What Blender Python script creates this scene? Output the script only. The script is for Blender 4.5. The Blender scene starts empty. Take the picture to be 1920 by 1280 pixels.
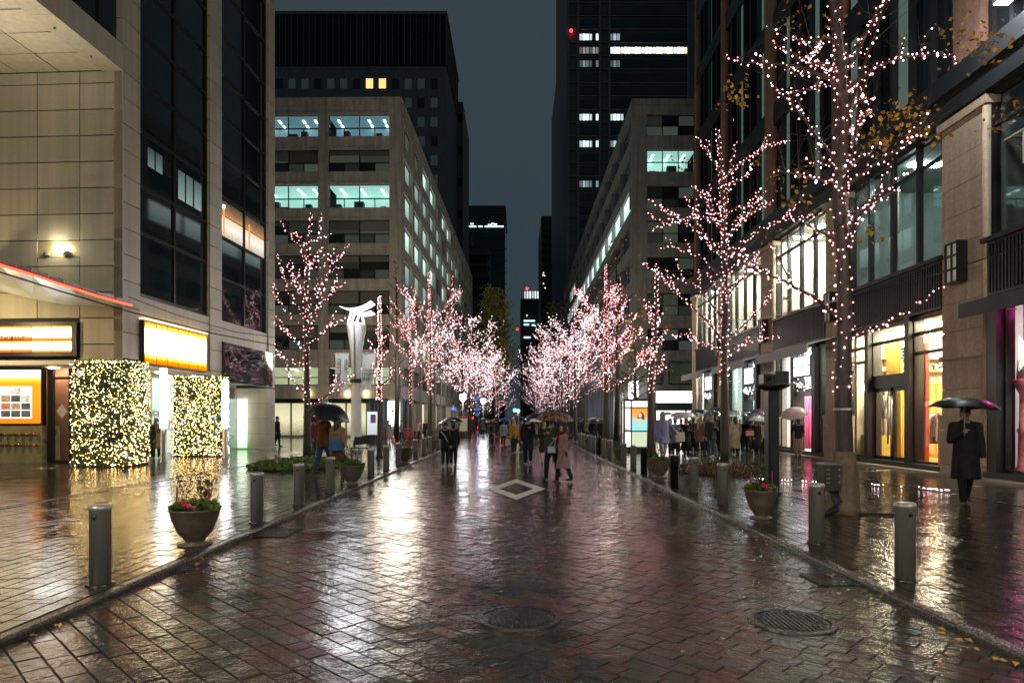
import bpy, bmesh, math, random
from mathutils import Vector, Matrix
R = math.radians
rng = random.Random(7)
S = bpy.context.scene
COL = S.collection
# ---------------------------------------------------------------- camera, sky, exposure
F, CX, CY, H = 1250.0, 968.0, 784.0, 1.6          # focal length, vanishing point, eye height (photo of 1920 x 1280)
cam_d = bpy.data.cameras.new('camera'); cam = bpy.data.objects.new('camera', cam_d); COL.objects.link(cam)
cam.location = (0, 0, H); cam.rotation_euler = (R(90), 0, 0)
cam_d.sensor_width = 36; cam_d.lens = F / 1920 * 36
cam_d.shift_x = -(CX - 960) / 1920; cam_d.shift_y = (CY - 640) / 1920
cam_d.clip_end = 4000
S.camera = cam
W = bpy.data.worlds.new('World'); S.world = W; W.use_nodes = True
bg = W.node_tree.nodes['Background']
bg.inputs['Color'].default_value = (0.55, 0.83, 1.0, 1); bg.inputs['Strength'].default_value = 0.041   # overcast night sky lit by the city
_n = W.node_tree.nodes; _l = W.node_tree.links.new          # low cloud, a little uneven
_tc = _n.new('ShaderNodeTexCoord'); _nz = _n.new('ShaderNodeTexNoise'); _nz.inputs['Scale'].default_value = 2.6; _nz.inputs['Detail'].default_value = 4; _l(_tc.outputs['Generated'], _nz.inputs['Vector'])
_cr = _n.new('ShaderNodeValToRGB'); _cr.color_ramp.elements[0].position = .3; _cr.color_ramp.elements[0].color = (.5, .76, .93, 1); _cr.color_ramp.elements[1].position = .7; _cr.color_ramp.elements[1].color = (.62, .9, 1.06, 1)
_l(_nz.outputs[0], _cr.inputs[0]); _l(_cr.outputs[0], bg.inputs['Color'])
vs = S.view_settings; vs.view_transform = 'Standard'; vs.look = 'None'; vs.exposure = 0.65; vs.gamma = 1; vs.use_curve_mapping = False
S.render.engine = 'CYCLES'
cy = S.cycles
cy.use_denoising = True
cy.max_bounces = 6; cy.diffuse_bounces = 2; cy.glossy_bounces = 3; cy.transmission_bounces = 4; cy.transparent_max_bounces = 10
cy.caustics_reflective = False; cy.caustics_refractive = False
cy.sample_clamp_indirect = 3.0; cy.sample_clamp_direct = 0
cy.use_light_tree = True
LAMP = 1.0

# ---------------------------------------------------------------- helpers
def at(px, py, d): return Vector(((px - CX) * d / F, d, H + (CY - py) * d / F))
def gd(py): return F * H / (py - CY)
def gnd(px, py):
    d = gd(py); return Vector(((px - CX) * d / F, d, 0))
def zz(py, d): return H + (CY - py) * d / F

LOC = {}
def tag(o, label=None, cat=None, group=None, kind=None):
    if label: o['label'] = label
    if cat: o['category'] = cat
    if group: o['group'] = group
    if kind: o['kind'] = kind
    return o
def thing(name, label, cat, loc=(0, 0, 0), group=None, rz=0):
    o = bpy.data.objects.new(name, None); COL.objects.link(o)
    o.location = loc; o.rotation_euler = (0, 0, rz); o.empty_display_size = .2
    LOC[o.name] = Vector(loc)
    return tag(o, label, cat, group)
def link(name, me, parent=None, loc=None):
    o = bpy.data.objects.new(name, me); COL.objects.link(o)
    if parent is not None: o.parent = parent
    if loc is not None: o.location = loc
    return o
def copy_tree(o, parent=None):
    c = o.copy(); COL.objects.link(c); c.parent = parent
    for ch in o.children: copy_tree(ch, c)
    return c

class MB:
    """collects simple solids and links them as one mesh object"""
    def __init__(s): s.v = []; s.f = []; s.c = []; s.cur = None
    def add(s, vs_, fs):
        n = len(s.v); s.v += [tuple(v) for v in vs_]; s.f += [tuple(i + n for i in f) for f in fs]
        if s.cur is not None or s.c: s.c += [s.cur or (1, 1, 1)] * len(fs)
        return s
    def box(s, x0, x1, y0, y1, z0, z1, fn=None):
        p = [(x, y, z) for z in (z0, z1) for y in (y0, y1) for x in (x0, x1)]
        if fn: p = [fn(*q) for q in p]
        return s.add(p, [(0, 2, 3, 1), (4, 5, 7, 6), (0, 1, 5, 4), (2, 6, 7, 3), (0, 4, 6, 2), (1, 3, 7, 5)])
    def quad(s, a, b, c, d): return s.add([a, b, c, d], [(0, 1, 2, 3)])
    def tube(s, pts, rads, n=6, cap=True):
        pts = [Vector(p) for p in pts]; m = len(pts)
        if not isinstance(rads, (list, tuple)): rads = [rads] * m
        vs_, fs = [], []
        a = None
        for i, p in enumerate(pts):
            t = (pts[min(i + 1, m - 1)] - pts[max(i - 1, 0)])
            t = t.normalized() if t.length > 1e-9 else Vector((0, 0, 1))
            if a is None: a = t.orthogonal().normalized()
            a = (a - t * a.dot(t)); a = a.normalized() if a.length > 1e-6 else t.orthogonal().normalized()
            b = t.cross(a)
            for k in range(n):
                w = 2 * math.pi * k / n
                vs_.append(p + (a * math.cos(w) + b * math.sin(w)) * rads[i])
        for i in range(m - 1):
            for k in range(n):
                q = (k + 1) % n; fs.append((i * n + k, i * n + q, (i + 1) * n + q, (i + 1) * n + k))
        if cap: fs.append(tuple(range(n - 1, -1, -1))); fs.append(tuple((m - 1) * n + k for k in range(n)))
        return s.add(vs_, fs)
    def lathe(s, prof, n=16, c=(0, 0, 0), fn=None):
        vs_, fs = [], []
        for r, z in prof:
            for k in range(n):
                w = 2 * math.pi * k / n; vs_.append((c[0] + r * math.cos(w), c[1] + r * math.sin(w), c[2] + z))
        for i in range(len(prof) - 1):
            for k in range(n):
                q = (k + 1) % n; fs.append((i * n + k, i * n + q, (i + 1) * n + q, (i + 1) * n + k))
        fs.append(tuple(range(n - 1, -1, -1))); fs.append(tuple((len(prof) - 1) * n + k for k in range(n)))
        if fn: vs_ = [fn(*v) for v in vs_]
        return s.add(vs_, fs)
    def ell(s, c, r, n=10, m=7, rot=None):
        vs_, fs = [], []
        for i in range(m + 1):
            a = math.pi * i / m
            for k in range(n):
                w = 2 * math.pi * k / n
                q = Vector((r[0] * math.sin(a) * math.cos(w), r[1] * math.sin(a) * math.sin(w), r[2] * math.cos(a)))
                if rot: q = rot @ q
                vs_.append(Vector(c) + q)
        for i in range(m):
            for k in range(n):
                q = (k + 1) % n; fs.append((i * n + k, (i + 1) * n + k, (i + 1) * n + q, i * n + q))
        return s.add(vs_, fs)
    def cap(s, p0, p1, r0, r1, n=10):
        p0, p1 = Vector(p0), Vector(p1); t = (p1 - p0)
        if t.length < 1e-6: t = Vector((0, 0, 1e-3))
        t.normalize(); pts, rr = [], []
        for k in range(4): a = math.pi / 2 * (1 - k / 3); pts.append(p0 - t * r0 * math.sin(a)); rr.append(max(r0 * math.cos(a), r0 * .05))
        for k in range(4): a = math.pi / 2 * k / 3; pts.append(p1 + t * r1 * math.sin(a)); rr.append(max(r1 * math.cos(a), r1 * .05))
        a = t.orthogonal().normalized(); b = t.cross(a); vs_, fs = [], []
        for p, r in zip(pts, rr):
            for k in range(n): w = 2 * math.pi * k / n; vs_.append(p + (a * math.cos(w) + b * math.sin(w)) * r)
        m = len(pts)
        for i in range(m - 1):
            for k in range(n): q = (k + 1) % n; fs.append((i * n + k, i * n + q, (i + 1) * n + q, (i + 1) * n + k))
        fs.append(tuple(range(n - 1, -1, -1))); fs.append(tuple((m - 1) * n + k for k in range(n)))
        return s.add(vs_, fs)
    def octa(s, c, r):
        x, y, z = c
        return s.add([(x + r, y, z), (x - r, y, z), (x, y + r, z), (x, y - r, z), (x, y, z + r), (x, y, z - r)],
                     [(0, 2, 4), (2, 1, 4), (1, 3, 4), (3, 0, 4), (2, 0, 5), (1, 2, 5), (3, 1, 5), (0, 3, 5)])
    def mesh(s, name, mat, off=None, smooth=False):
        me = bpy.data.meshes.new(name)
        v = s.v if off is None else [(a - off[0], b - off[1], c - off[2]) for a, b, c in s.v]
        me.from_pydata(v, [], s.f)
        for m_ in (mat if isinstance(mat, (list, tuple)) else [mat]): me.materials.append(m_)
        if s.c:
            at_ = me.color_attributes.new('Col', 'FLOAT_COLOR', 'CORNER'); flat = []
            for f, c in zip(s.f, s.c): flat += [c[0], c[1], c[2], 1.0] * len(f)
            at_.data.foreach_set('color', flat)
        if smooth: me.polygons.foreach_set('use_smooth', [True] * len(me.polygons))
        me.update()
        return me
    def build(s, name, mat, parent=None, smooth=False, root=None):
        """root: the top-level thing whose location the vertices are taken relative to (world coordinates in)"""
        r = root if root is not None else parent
        while r is not None and r.parent is not None: r = r.parent
        off = LOC.get(r.name) if r is not None else None
        return link(name, s.mesh(name, mat, off, smooth), parent)

class Fac:
    """a facade frame: s along the wall, w out of it, z up"""
    def __init__(s, o, deg, flip=1):
        a = R(deg); s.o = Vector((o[0], o[1])); s.u = Vector((math.sin(a), math.cos(a))); s.n = Vector((math.cos(a), -math.sin(a))) * flip
    def __call__(s, a, w, z):
        p = s.o + s.u * a + s.n * w; return (p.x, p.y, z)
    def s_of(s, px, w=0):
        t = (px - CX) / F; o = s.o + s.n * w
        return (t * o.y - o.x) / (s.u.x - t * s.u.y)
    def d_of(s, px, w=0): return (s.o + s.n * w + s.u * s.s_of(px, w)).y

# ---------------------------------------------------------------- materials
def mk(name):
    m = bpy.data.materials.new(name); m.use_nodes = True; nt = m.node_tree; nt.nodes.clear()
    out = nt.nodes.new('ShaderNodeOutputMaterial'); return m, nt, out
def N(nt, t, **kw):
    n = nt.nodes.new(t)
    for k, v in kw.items():
        if k in n.inputs: n.inputs[k].default_value = v
        else: setattr(n, k, v)
    return n
def mat(name, base=(.5, .5, .5), rough=.5, metal=0., spec=.5, var=0., vscale=3., bump=0., bscale=30., emit=None, estr=1., coat=0., rvar=0., attr=False, rnd=0., stretch=None, streak=0.):
    m, nt, out = mk(name); L = nt.links.new
    p = N(nt, 'ShaderNodeBsdfPrincipled'); L(p.outputs[0], out.inputs[0])
    p.inputs['Base Color'].default_value = (*base, 1); p.inputs['Roughness'].default_value = rough; p.inputs['Metallic'].default_value = metal
    p.inputs['Specular IOR Level'].default_value = spec
    if coat: p.inputs['Coat Weight'].default_value = coat; p.inputs['Coat Roughness'].default_value = .08
    if emit: p.inputs['Emission Color'].default_value = (*emit, 1); p.inputs['Emission Strength'].default_value = estr
    geo = N(nt, 'ShaderNodeNewGeometry'); pos = geo.outputs['Position']
    if stretch:
        vm = N(nt, 'ShaderNodeVectorMath', operation='MULTIPLY'); vm.inputs[1].default_value = stretch; L(pos, vm.inputs[0]); pos = vm.outputs[0]
    cs = None
    if attr:
        a = N(nt, 'ShaderNodeVertexColor', layer_name='Col'); cs = a.outputs[0]
    if var or rnd or streak:
        hs = N(nt, 'ShaderNodeHueSaturation')
        if cs: L(cs, hs.inputs['Color'])
        else: hs.inputs['Color'].default_value = (*base, 1)
        val = None
        if var:
            nz = N(nt, 'ShaderNodeTexNoise', Scale=vscale, Detail=5.0, Roughness=.6); L(pos, nz.inputs['Vector'])
            mr = N(nt, 'ShaderNodeMapRange'); mr.inputs[1].default_value = .3; mr.inputs[2].default_value = .7; mr.inputs[3].default_value = 1 - var; mr.inputs[4].default_value = 1 + var
            L(nz.outputs[0], mr.inputs[0]); val = mr.outputs[0]
        if streak:                                       # rain and dirt streaks that run down the wall
            vm2 = N(nt, 'ShaderNodeVectorMath', operation='MULTIPLY'); vm2.inputs[1].default_value = (4, 4, .22); L(geo.outputs['Position'], vm2.inputs[0])
            nz = N(nt, 'ShaderNodeTexNoise', Scale=1.0, Detail=4.0); L(vm2.outputs[0], nz.inputs['Vector'])
            mr = N(nt, 'ShaderNodeMapRange'); mr.inputs[1].default_value = .35; mr.inputs[2].default_value = .7; mr.inputs[3].default_value = 1 + streak * .4; mr.inputs[4].default_value = 1 - streak
            L(nz.outputs[0], mr.inputs[0])
            if val: mm = N(nt, 'ShaderNodeMath', operation='MULTIPLY'); L(val, mm.inputs[0]); L(mr.outputs[0], mm.inputs[1]); val = mm.outputs[0]
            else: val = mr.outputs[0]
        if rnd:
            oi = N(nt, 'ShaderNodeObjectInfo'); mr2 = N(nt, 'ShaderNodeMapRange'); mr2.inputs[3].default_value = 1 - rnd; mr2.inputs[4].default_value = 1 + rnd
            L(oi.outputs['Random'], mr2.inputs[0])
            if val:
                mm = N(nt, 'ShaderNodeMath', operation='MULTIPLY'); L(val, mm.inputs[0]); L(mr2.outputs[0], mm.inputs[1]); val = mm.outputs[0]
            else: val = mr2.outputs[0]
        L(val, hs.inputs['Value']); cs = hs.outputs[0]
    if cs: L(cs, p.inputs['Base Color'])
    if rvar:
        nz = N(nt, 'ShaderNodeTexNoise', Scale=vscale * 1.7, Detail=3.0); L(pos, nz.inputs['Vector'])
        mr = N(nt, 'ShaderNodeMapRange'); mr.inputs[1].default_value = .35; mr.inputs[2].default_value = .65; mr.inputs[3].default_value = max(rough - rvar, .02); mr.inputs[4].default_value = rough + rvar
        L(nz.outputs[0], mr.inputs[0]); L(mr.outputs[0], p.inputs['Roughness'])
    if bump:
        nz = N(nt, 'ShaderNodeTexNoise', Scale=bscale, Detail=5.0, Roughness=.6); L(pos, nz.inputs['Vector'])
        b = N(nt, 'ShaderNodeBump', Strength=bump, Distance=.02); L(nz.outputs[0], b.inputs['Height']); L(b.outputs[0], p.inputs['Normal'])
    return m
def emis(name, col, s, base=None):
    m, nt, out = mk(name); e = N(nt, 'ShaderNodeEmission'); e.inputs[0].default_value = (*col, 1); e.inputs[1].default_value = s
    nt.links.new(e.outputs[0], out.inputs[0]); return m
def emis_ramp(name, stops, s, axis=2, noise=.0):
    """a backlit printed panel: colours along one axis of the panel"""
    m, nt, out = mk(name); L = nt.links.new
    tc = N(nt, 'ShaderNodeTexCoord'); sp = N(nt, 'ShaderNodeSeparateXYZ'); L(tc.outputs['Generated'], sp.inputs[0])
    cr = N(nt, 'ShaderNodeValToRGB'); el = cr.color_ramp.elements
    while len(el) < len(stops): el.new(.5)
    for e, (p_, c) in zip(el, stops): e.position = p_; e.color = (*c, 1)
    src = sp.outputs[axis]
    if noise:
        nz = N(nt, 'ShaderNodeTexNoise', Scale=6.0, Detail=3.0); L(tc.outputs['Object'], nz.inputs['Vector'])
        ma = N(nt, 'ShaderNodeMath', operation='MULTIPLY_ADD'); ma.inputs[1].default_value = noise; L(nz.outputs[0], ma.inputs[0]); L(src, ma.inputs[2])
        sb = N(nt, 'ShaderNodeMath', operation='SUBTRACT'); sb.inputs[1].default_value = noise / 2; L(ma.outputs[0], sb.inputs[0]); src = sb.outputs[0]
    L(src, cr.inputs[0]); e = N(nt, 'ShaderNodeEmission'); e.inputs[1].default_value = s; L(cr.outputs[0], e.inputs[0]); L(e.outputs[0], out.inputs[0])
    return m
def glass(name, tint=(.9, .95, .95), ior=1.5, rough=.02, base_refl=.0):
    m, nt, out = mk(name); L = nt.links.new
    t = N(nt, 'ShaderNodeBsdfTransparent'); t.inputs[0].default_value = (*tint, 1)
    g = N(nt, 'ShaderNodeBsdfGlossy', Roughness=rough); fr = N(nt, 'ShaderNodeFresnel', IOR=ior)
    mx = N(nt, 'ShaderNodeMixShader')
    ge = N(nt, 'ShaderNodeNewGeometry'); mi = N(nt, 'ShaderNodeMix', data_type='FLOAT'); mi.inputs[2].default_value = ior; mi.inputs[3].default_value = 1 / ior
    L(ge.outputs['Backfacing'], mi.inputs[0]); L(mi.outputs[0], fr.inputs['IOR'])      # the same reflection from both faces of the pane
    ad = N(nt, 'ShaderNodeMath', operation='ADD'); ad.inputs[1].default_value = base_refl; L(fr.outputs[0], ad.inputs[0])
    L(ad.outputs[0], mx.inputs[0]); L(t.outputs[0], mx.inputs[1]); L(g.outputs[0], mx.inputs[2]); L(mx.outputs[0], out.inputs[0])
    return m
def wet(name, rough=.2, rvar=.12, bump=.5, dark=1.0, slabs=False, puddle=True):
    """wet split stone: colour per stone, water film with uneven roughness, coarse and fine relief"""
    m, nt, out = mk(name); L = nt.links.new
    p = N(nt, 'ShaderNodeBsdfPrincipled'); L(p.outputs[0], out.inputs[0]); p.inputs['Specular IOR Level'].default_value = .55
    geo = N(nt, 'ShaderNodeNewGeometry'); pos = geo.outputs['Position']
    n1 = N(nt, 'ShaderNodeTexNoise', Scale=14.0, Detail=6.0, Roughness=.65); L(pos, n1.inputs['Vector'])
    if slabs:
        bt = N(nt, 'ShaderNodeTexBrick', Scale=1.0); bt.inputs['Color1'].default_value = (.075, .06, .052, 1); bt.inputs['Color2'].default_value = (.045, .04, .04, 1); bt.inputs['Mortar'].default_value = (.01, .01, .01, 1)
        bt.inputs['Brick Width'].default_value = .4; bt.inputs['Row Height'].default_value = .2; bt.inputs['Mortar Size'].default_value = .008; L(pos, bt.inputs['Vector']); c = bt.outputs[0]
    else:
        c = N(nt, 'ShaderNodeVertexColor', layer_name='Col').outputs[0]
    hs = N(nt, 'ShaderNodeHueSaturation'); L(c, hs.inputs['Color'])
    mr = N(nt, 'ShaderNodeMapRange'); mr.inputs[1].default_value = .3; mr.inputs[2].default_value = .7; mr.inputs[3].default_value = .6 * dark; mr.inputs[4].default_value = 1.35 * dark
    L(n1.outputs[0], mr.inputs[0]); L(mr.outputs[0], hs.inputs['Value']); L(hs.outputs[0], p.inputs['Base Color'])
    n2 = N(nt, 'ShaderNodeTexNoise', Scale=2.3, Detail=4.0); L(pos, n2.inputs['Vector'])
    mr = N(nt, 'ShaderNodeMapRange'); mr.inputs[1].default_value = .36; mr.inputs[2].default_value = .64; mr.inputs[3].default_value = max(.04, rough - rvar); mr.inputs[4].default_value = rough + rvar
    L(n2.outputs[0], mr.inputs[0]); L(mr.outputs[0], p.inputs['Roughness'])
    # relief: ridges of split stone, stretched a little across the view of the course, plus fine grit
    vm = N(nt, 'ShaderNodeVectorMath', operation='MULTIPLY'); vm.inputs[1].default_value = (1.0, 1.0, 1.0); L(pos, vm.inputs[0])
    n3 = N(nt, 'ShaderNodeTexNoise', Scale=26.0, Detail=3.5, Roughness=.5, Distortion=.6); L(vm.outputs[0], n3.inputs['Vector'])
    n4 = N(nt, 'ShaderNodeTexNoise', Scale=5.0, Detail=2.0); L(pos, n4.inputs['Vector'])
    ad = N(nt, 'ShaderNodeMath', operation='MULTIPLY_ADD'); ad.inputs[1].default_value = 2.2; L(n4.outputs[0], ad.inputs[0]); L(n3.outputs[0], ad.inputs[2])
    n5 = N(nt, 'ShaderNodeTexNoise', Scale=170.0, Detail=2.0); L(pos, n5.inputs['Vector'])
    ag = N(nt, 'ShaderNodeMath', operation='MULTIPLY_ADD'); ag.inputs[1].default_value = .12; L(n5.outputs[0], ag.inputs[0]); L(ad.outputs[0], ag.inputs[2])
    b = N(nt, 'ShaderNodeBump', Distance=.012); L(ag.outputs[0], b.inputs['Height']); L(b.outputs[0], p.inputs['Normal'])
    # water lies deeper in some places (nearly flat film) and thin in others (the stone's own relief shows)
    n6 = N(nt, 'ShaderNodeTexNoise', Scale=.9, Detail=4.0, Roughness=.6); L(pos, n6.inputs['Vector'])
    mb_ = N(nt, 'ShaderNodeMapRange'); mb_.inputs[1].default_value = .38; mb_.inputs[2].default_value = .66; mb_.inputs[3].default_value = bump * .4; mb_.inputs[4].default_value = bump * 1.5
    L(n6.outputs[0], mb_.inputs[0]); L(mb_.outputs[0], b.inputs['Strength'])
    return m

M = {}
M['road_stone'] = wet('wet_split_stone', .1, .055, .36, .8)
M['walk_stone'] = wet('wet_sawn_stone', .085, .045, .24, .6)
M['far_stone'] = wet('wet_far_stone', .1, .05, .34, .6, slabs=True)
M['joint'] = mat('wet_joint_sand', (.012, .011, .01), .35, bump=.4, bscale=60)
M['kerb'] = mat('wet_granite', (.055, .05, .045), .22, var=.35, vscale=40, bump=.25, bscale=80, rvar=.1)
M['asphalt'] = mat('wet_asphalt', (.03, .03, .032), .2, var=.3, vscale=6, bump=.4, bscale=90, rvar=.1)
M['stoneA'] = mat('beige_granite_panel', (.43, .385, .305), .5, var=.07, vscale=25, bump=.06, bscale=120, rnd=.09, streak=.13)
M['stoneJ'] = mat('tan_sandstone_block', (.42, .32, .22), .6, var=.16, vscale=9, bump=.2, bscale=70, rnd=.08, streak=.18)
M['terra'] = mat('terracotta_pier', (.21, .115, .08), .6, var=.15, vscale=5, bump=.15, bscale=60, streak=.2)
M['conc'] = mat('beige_rendered_concrete', (.44, .395, .32), .7, var=.14, vscale=1.5, bump=.1, bscale=30, streak=.3)
M['conc_d'] = mat('grey_rendered_concrete', (.26, .25, .225), .7, var=.14, vscale=1.5, streak=.3)
M['core'] = mat('dark_recess', (.015, .015, .015), .8)
M['steel'] = mat('charcoal_painted_steel', (.02, .021, .023), .36, metal=.2, var=.08, vscale=1, rvar=.03)
M['frame'] = mat('dark_bronze_frame', (.035, .034, .032), .35, metal=.6)
M['alu'] = mat('grey_aluminium', (.3, .31, .32), .38, metal=.8)
M['brushed'] = mat('brushed_stainless', (.5, .48, .45), .36, metal=.6, var=.12, vscale=12, rvar=.08, stretch=(1, 1, .1))
M['white_metal'] = mat('white_enamelled_metal', (.72, .71, .68), .35, var=.05, vscale=4)
M['dglass'] = mat('dark_glass', (.012, .016, .018), .04, spec=.6, var=.3, vscale=.5)
M['bglass'] = mat('blue_dark_glass', (.018, .03, .04), .06, spec=.5, var=.3, vscale=.12)
def dimglass(name, c, s):
    m = mat(name, (.02, .024, .024), .06, spec=.5, emit=c, estr=s); nt = m.node_tree; p = [n for n in nt.nodes if n.type == 'BSDF_PRINCIPLED'][0]
    oi = N(nt, 'ShaderNodeObjectInfo'); mr = N(nt, 'ShaderNodeMapRange'); mr.inputs[1].default_value = .25; mr.inputs[4].default_value = s; nt.links.new(oi.outputs['Random'], mr.inputs[0]); nt.links.new(mr.outputs[0], p.inputs['Emission Strength']); return m
M['dimpane'] = dimglass('dim_office_pane', (.62, .75, .58), .055)
M['teal_dim'] = mat('dim_teal_blind', (.1, .14, .13), .7, emit=(.5, .8, .7), estr=.075)
M['glass'] = glass('clear_glass')
M['interior'] = mat('pale_interior', (.6, .58, .52), .8)
M['bark'] = mat('dark_wet_bark', (.045, .034, .028), .5, var=.4, vscale=14, bump=.7, bscale=40, stretch=(1, 1, .25))
M['leaf_y'] = mat('yellow_leaf', (.48, .27, .035), .45, rnd=.2, var=.4, vscale=3)
M['leaf_g'] = mat('green_leaf', (.09, .17, .03), .4, var=.5, vscale=8)
M['leaf_dg'] = mat('dark_green_leaf', (.03, .07, .02), .4, var=.5, vscale=10)
M['leaf_b'] = mat('brown_leaf', (.09, .05, .02), .5, var=.5, vscale=10)
M['leaf_gk'] = mat('olive_yellow_leaf', (.3, .26, .05), .5, var=.5, vscale=2)
M['led_pink'] = emis('pink_led', (1.0, .3, .31), 7.5)
M['led_far'] = emis('pink_led_far', (1.0, .46, .49), 9); M['led_far_white'] = emis('white_led_far', (1.0, .84, .88), 16)
M['led_white'] = emis('pale_pink_led', (1.0, .74, .79), 15.0)
M['led_warm'] = emis('warm_white_led', (1.0, .78, .5), 6.5)
M['tube'] = emis('white_tube_lamp', (1.0, .97, .98), 6)
M['lampw'] = emis('cold_white_lamp', (.93, .95, 1), 9)
M['lum'] = emis('office_luminaire', (.85, 1, .98), 4)
M['lum_warm'] = emis('warm_luminaire', (1, .86, .66), 5)
M['red_neon'] = emis('red_orange_neon', (1, .04, .02), 5)
M['red_lamp'] = emis('red_warning_lamp', (1, .03, .03), 4)
M['green_lamp'] = emis('green_signal_lamp', (.1, 1, .7), 6)
M['black'] = mat('black_satin', (.012, .012, .013), .35)
M['blackmat'] = mat('black_rubber', (.01, .01, .01), .6)
M['terrac_pot'] = mat('dark_clay_pot', (.12, .095, .075), .45, var=.25, vscale=9, bump=.1)
M['soil'] = mat('wet_soil', (.02, .015, .01), .6, bump=.5, bscale=50)
M['paint'] = mat('worn_road_paint', (.82, .8, .75), .42, var=.35, vscale=9, bump=.3, bscale=40, rvar=.1)
M['iron'] = mat('wet_cast_iron', (.045, .042, .04), .2, metal=.4, bump=.3, bscale=30, rvar=.1)
M['banner'] = mat('grey_white_banner', (.7, .74, .74), .5, var=.06, vscale=3)
M['ink'] = mat('black_ink', (.015, .015, .018), .5)
M['red_ink'] = mat('red_ink', (.45, .03, .05), .5)
M['burlap'] = mat('wet_burlap_wrap', (.17, .125, .075), .75, var=.3, vscale=12, bump=.6, bscale=70)
M['brass'] = mat('brass_fitting', (.6, .38, .12), .25, metal=1)
M['mirror'] = mat('brushed_gold_metal', (.4, .35, .2), .35, metal=.35, var=.15, vscale=2, rvar=.08)

def text(name, body, mt, size, origin, xdir, ydir, parent=None, extrude=.004, align='LEFT'):
    """flat lettering: xdir reads along, ydir up"""
    cu = bpy.data.curves.new('lettering', 'FONT'); cu.body = body; cu.size = size; cu.extrude = extrude; cu.align_x = align; cu.resolution_u = 2
    o = bpy.data.objects.new('lettering_source', cu)
    me = bpy.data.meshes.new_from_object(o); bpy.data.objects.remove(o)
    x = Vector(xdir).normalized(); y = Vector(ydir).normalized(); z = x.cross(y)
    mx = Matrix((x, y, z)).transposed().to_4x4(); mx.translation = Vector(origin)
    r = parent
    while r is not None and r.parent is not None: r = r.parent
    if r is not None: mx.translation = mx.translation - LOC[r.name]
    me.transform(mx); me.materials.clear(); me.materials.append(mt); me.name = name
    return link(name, me, parent)
# ---------------------------------------------------------------- ground
WZ = 0.03                                   # the pavements stand a little above the carriageway
KL, KR = -3.66, 3.36                        # kerb centre lines
YEND = 37.0
def sheet(name, x0, x1, y0, y1, z, m):
    o = MB().quad((x0, y0, z), (x1, y0, z), (x1, y1, z), (x0, y1, z)).build(name, m); return tag(o, kind='structure')
ground = sheet('ground', -600, 600, -120, 900, -.06, M['asphalt'])
road = sheet('road', KL, KR, -14, YEND, -.011, M['joint'])
walk_l = sheet('pavement', KL - 26, KL, -14, YEND, WZ - .011, M['joint'])
walk_r = sheet('pavement', KR, KR + 14, -14, 46, WZ - .011, M['joint'])
cross = sheet('crossing_street', -60, 60, YEND, 55, .0, M['far_stone'])
far_road = sheet('far_road', KL, KR, 55, 400, .0, M['far_stone'])
tag(MB().box(-34, KL, 55, 400, -.05, .05).build('far_pavement', M['far_stone']), kind='structure')
tag(MB().box(KR, 34, 55, 400, -.05, .05).build('far_pavement', M['far_stone']), kind='structure')
HOLES = [(0.02, 5.35, .34), (2.17, 5.25, .33)]
PAL_ROAD = [(.085, .062, .052), (.1, .07, .055), (.06, .058, .056), (.11, .05, .038), (.075, .068, .055), (.055, .046, .04), (.07, .066, .064), (.09, .055, .045)]
PAL_WALK = [(.085, .07, .056), (.07, .058, .048), (.095, .075, .056), (.062, .056, .05), (.08, .06, .045)]
def block(mb, hw, hl, th, bev):
    """one stone: chamfered top, no underside"""
    a = [(-hl, -hw, -th), (hl, -hw, -th), (hl, hw, -th), (-hl, hw, -th)]
    b = [(x, y, -bev) for x, y, z in a]
    c = [(x - math.copysign(bev, x), y - math.copysign(bev, y), 0) for x, y, z in a]
    f = [(8, 9, 10, 11)]
    for i in range(4):
        j = (i + 1) % 4; f.append((i, j, 4 + j, 4 + i)); f.append((4 + i, 4 + j, 8 + j, 8 + i))
    return a + b + c, f
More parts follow.
